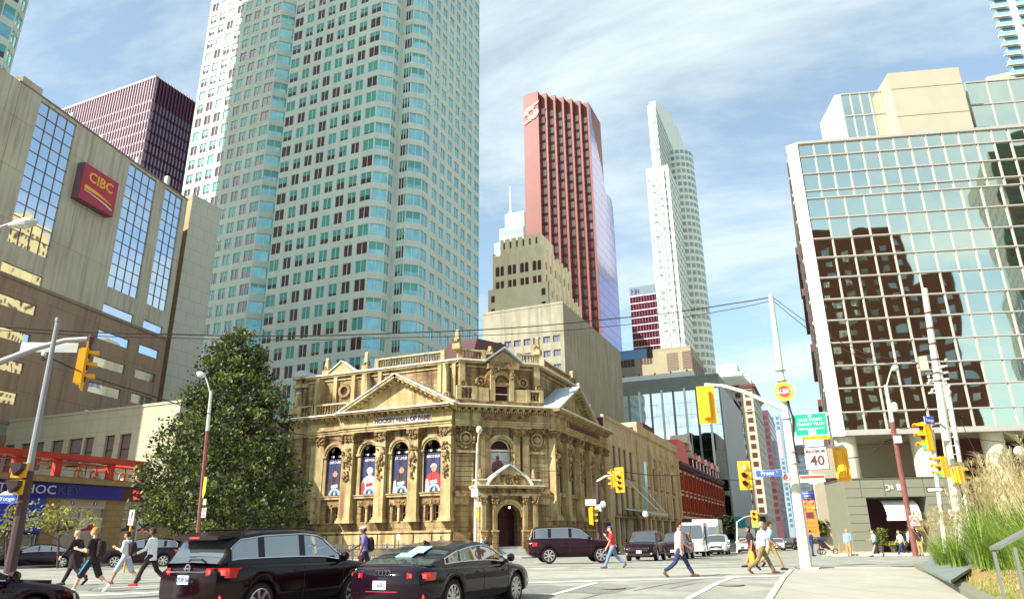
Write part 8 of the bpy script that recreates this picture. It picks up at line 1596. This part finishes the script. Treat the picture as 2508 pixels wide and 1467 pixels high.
person('dark haired woman in maroon walking left with sunglasses', 1846, 1386, 104, LEFT, WALK, 'c_black', 'c_maroon', 'c_black', skin='skin_mid', hairlen=.12, leg='skirt', glasses=True, bag=(0, 'c_orange', 'bright orange carrier bag held low by the woman in maroon'), group=GW, H=1.66, arms=[(0,10,0),(20,60,0)])
GS = 'people on the far pavement'
person('man in navy pushing a pushchair beside the tall pole', 1992, 1359, 64, RIGHT-5, STAND, 'c_navy', 'c_navy', 'c_black', near=False, group=GS, arms=[(30,35,0),(30,35,0)], H=1.76)
person('distant man in a white tee behind the pushchair', 2045, 1345, 39, 250, STAND, 'c_white', 'c_black', 'c_black', near=False, group=GS, s=80)
person('stout bald man in a light blue shirt and tan trousers facing the camera', 2082, 1359, 66, 262, STAND, 'c_blue', 'c_tan', 'c_brown', hair=None, sleeve='long', near=False, group=GS, bulk=1.22, arms=[(5,70,.1),(3,15,.1)], H=1.76)
person('woman in a teal top and long black skirt outside the restaurant', 2148, 1357, 68, LEFT, WALK, 'c_teal', 'c_black', 'c_black', leg='skirt', near=False, group=GS, arms=[(10,90,0),(8,80,0)], hair='c_brown', H=1.70)
person('woman in a white top and jeans near the wooden lamp post', 2212, 1355, 66, LEFT, WALK, 'c_white', 'c_navy', 'c_white', near=False, group=GS, hair='c_brown', H=1.68)
person('man in a blue shirt and dark trousers beside the tall grass', 2232, 1357, 62, RIGHT, WALK2, 'c_blue', 'c_black', 'c_black', near=False, group=GS, H=1.74)
person('man in a black tee and red cap half hidden by the grass', 2257, 1356, 70, 260, STAND, 'c_black', 'c_tan', 'c_black', cap='c_red', near=False, group=GS, H=1.76)
person('small figure in pale blue beyond the pushchair', 2031, 1347, 33, 240, STAND, 'c_blue', 'c_navy', 'c_black', near=False, group=GS, s=85)
person('grey haired man in a white shirt by the museum door', 1180, 1362, 57, 200, STAND, 'c_white', 'c_black', 'c_black', near=False, group='couple by the museum door', s=57, hair='hair_grey')
person('dark haired woman in black by the museum door', 1191, 1362, 53, 250, STAND, 'c_black', 'c_black', 'c_black', near=False, group='couple by the museum door', s=57.5, hairlen=.15, H=1.64)
person('bald man seen above the roof of the dark saloon by the stone wall', 1079, 1358, 56, 300, STAND, 'offwhite', 'c_tan', 'c_black', hair=None, near=False, s=56)
for k, (x, y, c1, lab) in enumerate(((1896, 1340, 'c_blue', 'tiny pedestrian in blue on the far left pavement'), (1950, 1338, 'c_black', 'tiny dark pedestrian beyond the distant cars'), (1745, 1349, 'c_navy', 'tiny figure in navy beside the white crossover'))): person(lab, x, y, 34, 250, STAND, c1, 'c_navy', 'c_black', near=False, group='tiny pedestrians up the street', s=95)
# cup of the man in red
# pushchair
b = D(2026,1358,51.5); z = gz(b.x,b.y)+.11; T = thing('pushchair', 'black three wheeled pushchair pushed by the man in navy', 'pushchair', (b.x,b.y,z)); T.rotation_euler = (0,0,R(18)); m_ = MB()
m_.tube([(-.75,0,1.05),(-.45,0,.9),(.1,0,.35),(.55,0,.2)], .03, 'c_black', 6); m_.tube([(-.3,0,.25),(-.1,0,.6)], .03, 'c_black', 6); m_.build('frame', T, org=(0,0,0)).location = (0,0,0); m_ = MB(); m_.hexa([(-.25,-.22,.45),(.25,-.22,.35),(.25,.22,.35),(-.25,.22,.45),(-.45,-.22,.95),(-.25,-.22,.95),(-.25,.22,.95),(-.45,.22,.95)], 'c_black'); m_.farc(Face((0,-.25),(1,-.25)), -.2, .85, .05, .32, 20, 150, -.5, 0, 'c_navy', 6); m_.build('seat', T, org=(0,0,0)).location = (0,0,0)
for x, y in ((-.35,-.28),(-.35,.28),(.6,0)): m_ = MB(); m_.farc(Face((0,y),(1,y)), x, .2, .15, .2, 0, 360, -.03, .01, 'c_black', 14); m_.farc(Face((0,y),(1,y)), x, .2, .0, .04, 0, 360, -.03, .01, 'rim', 8); m_.build('wheel', T, org=(0,0,0)).location = (0,0,0)
# ================================================================ vegetation
def leafmat(name, c, c2, rough=.55, tr=.25):
    m = mat(name, c, rough, col2=c2, vs=1.6); nt = m.node_tree; b = nt.nodes['Principled BSDF']; t = nt.nodes.new('ShaderNodeBsdfTranslucent'); mx = nt.nodes.new('ShaderNodeMixShader'); src = b.inputs['Base Color'].links[0].from_socket
    nt.links.new(src, t.inputs[0]); mx.inputs[0].default_value = tr; nt.links.new(b.outputs[0], mx.inputs[1]); nt.links.new(t.outputs[0], mx.inputs[2]); nt.links.new(mx.outputs[0], nt.nodes['Material Output'].inputs[0]); return m
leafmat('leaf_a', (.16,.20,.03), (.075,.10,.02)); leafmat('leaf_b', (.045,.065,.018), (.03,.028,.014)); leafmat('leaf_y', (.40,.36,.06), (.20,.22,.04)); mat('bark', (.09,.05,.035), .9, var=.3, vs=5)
rt = random.Random(21)
def leafquad(mb, c, sz, mt):
    n = Vector((rt.gauss(0,1), rt.gauss(0,1), rt.gauss(.5,1))).normalized(); a = n.orthogonal().normalized(); a.rotate(Matrix.Rotation(rt.uniform(0,6.28), 3, n)); b = n.cross(a); l_ = sz*rt.uniform(.7,1.3); w_ = l_*.55
    mb.add([c - a*l_, c + b*w_, c + a*l_, c - b*w_], [(0,1,2,3)], mt)
def big_tree():
    S_ = 47.0; prof = [(808,588,596),(822,565,622),(850,520,640),(872,502,650),(905,490,668),(940,470,690),(975,430,700),(1005,455,705),(1040,400,715),(1085,372,722),(1130,352,735),(1170,335,748),(1210,328,760),(1250,325,765),(1285,345,755),(1300,420,720)]
    def at(y):
        for (a,l0,r0),(b,l1,r1) in zip(prof, prof[1:]):
            if a <= y <= b: t = (y-a)/(b-a); return l0+(l1-l0)*t, r0+(r1-r0)*t
        return 560, 600
    bx = D(560,1345,S_); bz = gz(bx.x, bx.y); T = thing('broadleaf_tree', 'tall dense broadleaf tree before the left end of the museum', 'tree', (bx.x, bx.y, bz)); tk = MB()
    c = lambda y, x=None: D(x if x is not None else sum(at(y))/2, y, S_)
    tk.tube([Vector((bx.x,bx.y,bz-.2)), c(1250,565), c(1100,572), c(960,585), c(840,592)], [.42,.34,.26,.16,.04], 'bark', 9)
    A = MB(); Bm = MB(); limbs = []
    for k in range(46):
        y = rt.uniform(870, 1270); l0, r0 = at(y); x = rt.choice((rt.uniform(l0+10, l0+60), rt.uniform(r0-60, r0-10), rt.uniform(l0,r0))); dp = rt.uniform(-.6,.6)*(r0-l0)/80; p0 = c(min(1300, y+rt.uniform(30,90)), 570); p1 = D(x, y, S_+dp); tk.tube([p0, p0.lerp(p1,.5)+Vector((0,0,.3)), p1], [.10,.06,.02], 'bark', 5)
    for k in range(3300):
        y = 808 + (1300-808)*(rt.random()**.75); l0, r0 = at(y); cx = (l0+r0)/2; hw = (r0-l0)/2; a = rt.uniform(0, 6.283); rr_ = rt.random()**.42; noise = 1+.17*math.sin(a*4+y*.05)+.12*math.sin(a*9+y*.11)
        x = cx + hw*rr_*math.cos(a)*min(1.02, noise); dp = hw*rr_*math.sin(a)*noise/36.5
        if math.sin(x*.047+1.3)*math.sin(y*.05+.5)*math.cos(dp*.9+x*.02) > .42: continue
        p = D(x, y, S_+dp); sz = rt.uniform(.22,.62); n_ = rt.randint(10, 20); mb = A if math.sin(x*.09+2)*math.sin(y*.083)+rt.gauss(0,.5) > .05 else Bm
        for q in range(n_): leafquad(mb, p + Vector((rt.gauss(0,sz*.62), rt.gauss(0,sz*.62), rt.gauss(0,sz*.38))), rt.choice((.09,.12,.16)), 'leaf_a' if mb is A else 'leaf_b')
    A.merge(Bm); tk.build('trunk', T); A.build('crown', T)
big_tree()
def small_tree(label, x, yb, yt, s, wpx, mt='leaf_y', n=160, sz=.10, dens=10):
    b = D(x, yb, s); b.z = gz(b.x,b.y)+.1; T = thing('small_tree', label, 'tree', b); t = D(x, yt, s); tk = MB(); mid = b.lerp(t,.45); tk.tube([b, mid, t], [.07,.05,.015], 'bark', 6); A = MB(); w_ = wpx/(1899/s)
    for k in range(n):
        a = rt.uniform(0,6.28); r = rt.random()**.6; h = rt.random(); p = mid.lerp(t, .15+(.8*h if mt != 'leaf_y' else .2+.6*round(h*3)/3+.12*math.sin(a*3))) + Vector((math.cos(a)*r*w_/2*(1-.35*h), math.sin(a)*r*w_/2*(1-.35*h), 0)); 
        if k % 5 == 0: tk.tube([mid.lerp(t,.3*h), p], [.02,.008], 'bark', 4)
        for q in range(dens): leafquad(A, p + Vector((rt.gauss(0,.18), rt.gauss(0,.18), rt.gauss(0,.10))), sz, mt)
    tk.build('trunk', T); A.build('crown', T)
small_tree('sparse yellowish street tree in front of the shop, right of the dark pole', 145, 1372, 1240, 38, 210, 'leaf_y', 75, .085, 8); small_tree('sparse yellowish street tree at the left edge behind the dark pole', 18, 1375, 1250, 38, 150, 'leaf_y', 55, .085, 8)
small_tree('bushy street tree in front of the glass block by the turquoise sign', 1772, 1345, 1262, 95, 62, 'leaf_b', 220, .22, 12); small_tree('small dark street tree beside the red brick block', 1700, 1345, 1280, 85, 44, 'leaf_b', 140, .2, 10)
small_tree('green shrub tree far up the street by the road works board', 2006, 1342, 1275, 75, 26, 'leaf_a', 120, .2, 10)
# potted shrubs at the restaurant door
for k, (x, yt, mt, lab) in enumerate(((2158,1292,'leaf_a','tall green potted shrub behind the woman in teal'), (2190,1325,'leaf_y','round pale flowering pot plant by the restaurant door'), (2212,1300,'leaf_b','dark potted shrub right of the restaurant opening'))):
    b = D(x, 1352, 58); b.z = gz(b.x,b.y)+.11; T = thing('potted_plant', lab, 'plant', b, 'potted plants at the restaurant'); m_ = MB(); m_.lathe(b, [(.2,0),(.28,.4),(.3,.5)], 'ob_line', 10); m_.build('pot', T); A = MB(); t = D(x, yt, 58)
    for q in range(420): h = rt.random(); p = Vector((b.x,b.y,b.z+.5)).lerp(t, h) + Vector((rt.gauss(0,.25), rt.gauss(0,.25), 0)); leafquad(A, p, .09, mt)
    A.build('foliage', T)
# ---- ornamental grass on the planter
leafmat('grass_g', (.32,.44,.07), (.18,.31,.045), .6, .4); leafmat('grass_d', (.10,.16,.03), (.05,.09,.02), .6, .3); leafmat('plume', (.72,.62,.36), (.58,.47,.24), .9, .45)
G1 = MB(); 
def blade(mb, p, h, lean, az, w_, mt, droop=1.0, n=5):
    d = Vector((math.cos(az), math.sin(az), 0)); sd = Vector((-d.y, d.x, 0)); vs = []
    for i in range(n+1):
        t = i/n; q = p + Vector((0,0,h*(t - .42*droop*t*t))) + d*(lean*t*t); ww = w_*(1-t)**.6+.001; vs += [q - sd*ww, q + sd*ww]
    mb.add(vs, [(2*i, 2*i+1, 2*i+3, 2*i+2) for i in range(n)], mt)
def plume(mb, p, h, lean, az):
    d = Vector((math.cos(az), math.sin(az), 0)); top = p + Vector((0,0,h)) + d*lean; a = p.lerp(top, .55); mb.tube([a, top], [.004,.003], 'plume', 3, False)
    for k in range(15):
        an = rt.uniform(0,6.28); u = Vector((math.cos(an), math.sin(an), rt.uniform(.5,1.6))).normalized(); L_ = rt.uniform(.12,.28); s0 = top.lerp(a, rt.uniform(0,.12)); q1 = s0 + u*L_*.6 + d*.04; q2 = s0 + u*L_ + d*.12 - Vector((0,0,.03)); sd = u.cross(Vector((.3,.2,1))).normalized()*.006
        mb.add([s0-sd, s0+sd, q1+sd, q1-sd, q2], [(0,1,2,3), (3,2,4)], 'plume')
def bedz(x, y): return gz(x,y)+.12+.95*(1-math.exp(-(x-2.76)/2.2))*min(1,(30-y)/5)
clumps = []
for j in range(17):
    for i in range(12):
        x = 3.35 + .76*i + rt.uniform(-.3,.3); y = 9.5 + 1.12*j + rt.uniform(-.35,.35)

        q = scr((x, y, bedz(x, y)))
        if q is None or q[0] > 2800: continue
        if q[1] > 1395 + (q[0]-2300)*.12 and q[0] < 2600: continue
        if q[0] < 2400 and q[1] > 1352 and x < 4.9 and y > 15.5 : continue
        clumps.append((x, y, rt.uniform(.9,1.3)))
for y in (24.5, 25.4, 26.3, 27.2, 28): clumps.append((3.2+rt.uniform(-.2,.2), y, .72))
for x, y, k in clumps:
    z = bedz(x, y); 
    for q in range(210): an = rt.uniform(0,6.28); r = rt.random()*.22; blade(G1, Vector((x+math.cos(an)*r, y+math.sin(an)*r, z)), k*rt.uniform(.8,1.95), rt.uniform(.2,1.1)*k, an+rt.uniform(-.5,.5), rt.uniform(.006,.012), 'grass_g' if rt.random() < .8 else 'grass_d', rt.uniform(.4,1.1))
    for q in range(rt.randint(12, 19)): an = rt.uniform(0,6.28); plume(G1, Vector((x, y, z)), k*rt.uniform(1.5,2.3), rt.uniform(.15,.75), an)
for k in range(120):
    x = rt.uniform(3.6, 7.5); y = rt.uniform(10, 26); q = scr((x, y, bedz(x, y)))
    if q is None or not (2330 < q[0] < 2560) or not (1300 < q[1] < 1400): continue
    for b_ in range(90): an = rt.uniform(0,6.28); r = rt.random()*.3; blade(G1, Vector((x+math.cos(an)*r, y+math.sin(an)*r, bedz(x, y))), rt.uniform(.35,.9), rt.uniform(.2,.7), an, rt.uniform(.005,.010), 'grass_g' if rt.random() < .8 else 'grass_d', 1)
G2 = MB()
for k in range(2600):
    x = 2.8+rt.random()**1.3*4; y = rt.uniform(6, 28)
    if rt.random() < .4 and x > 3.6: continue
    z = bedz(x,y); an = rt.uniform(0,6.28); 
    q = scr((x, y, z))
    if q and 2240 < q[0] < 2425 and 1335 < q[1] < 1430 and rt.random() < .85: continue
    for q in range(5): blade(G2, Vector((x+rt.gauss(0,.05), y+rt.gauss(0,.05), z)), rt.uniform(.06,.28), rt.uniform(.05,.2), an+rt.gauss(0,1), .005, rt.choice(('grass_g','grass_g','plume')), 1, 3)
struct(G2.build('ground_cover'), 'stuff')
struct(G1.build('tall_grass'), 'stuff')
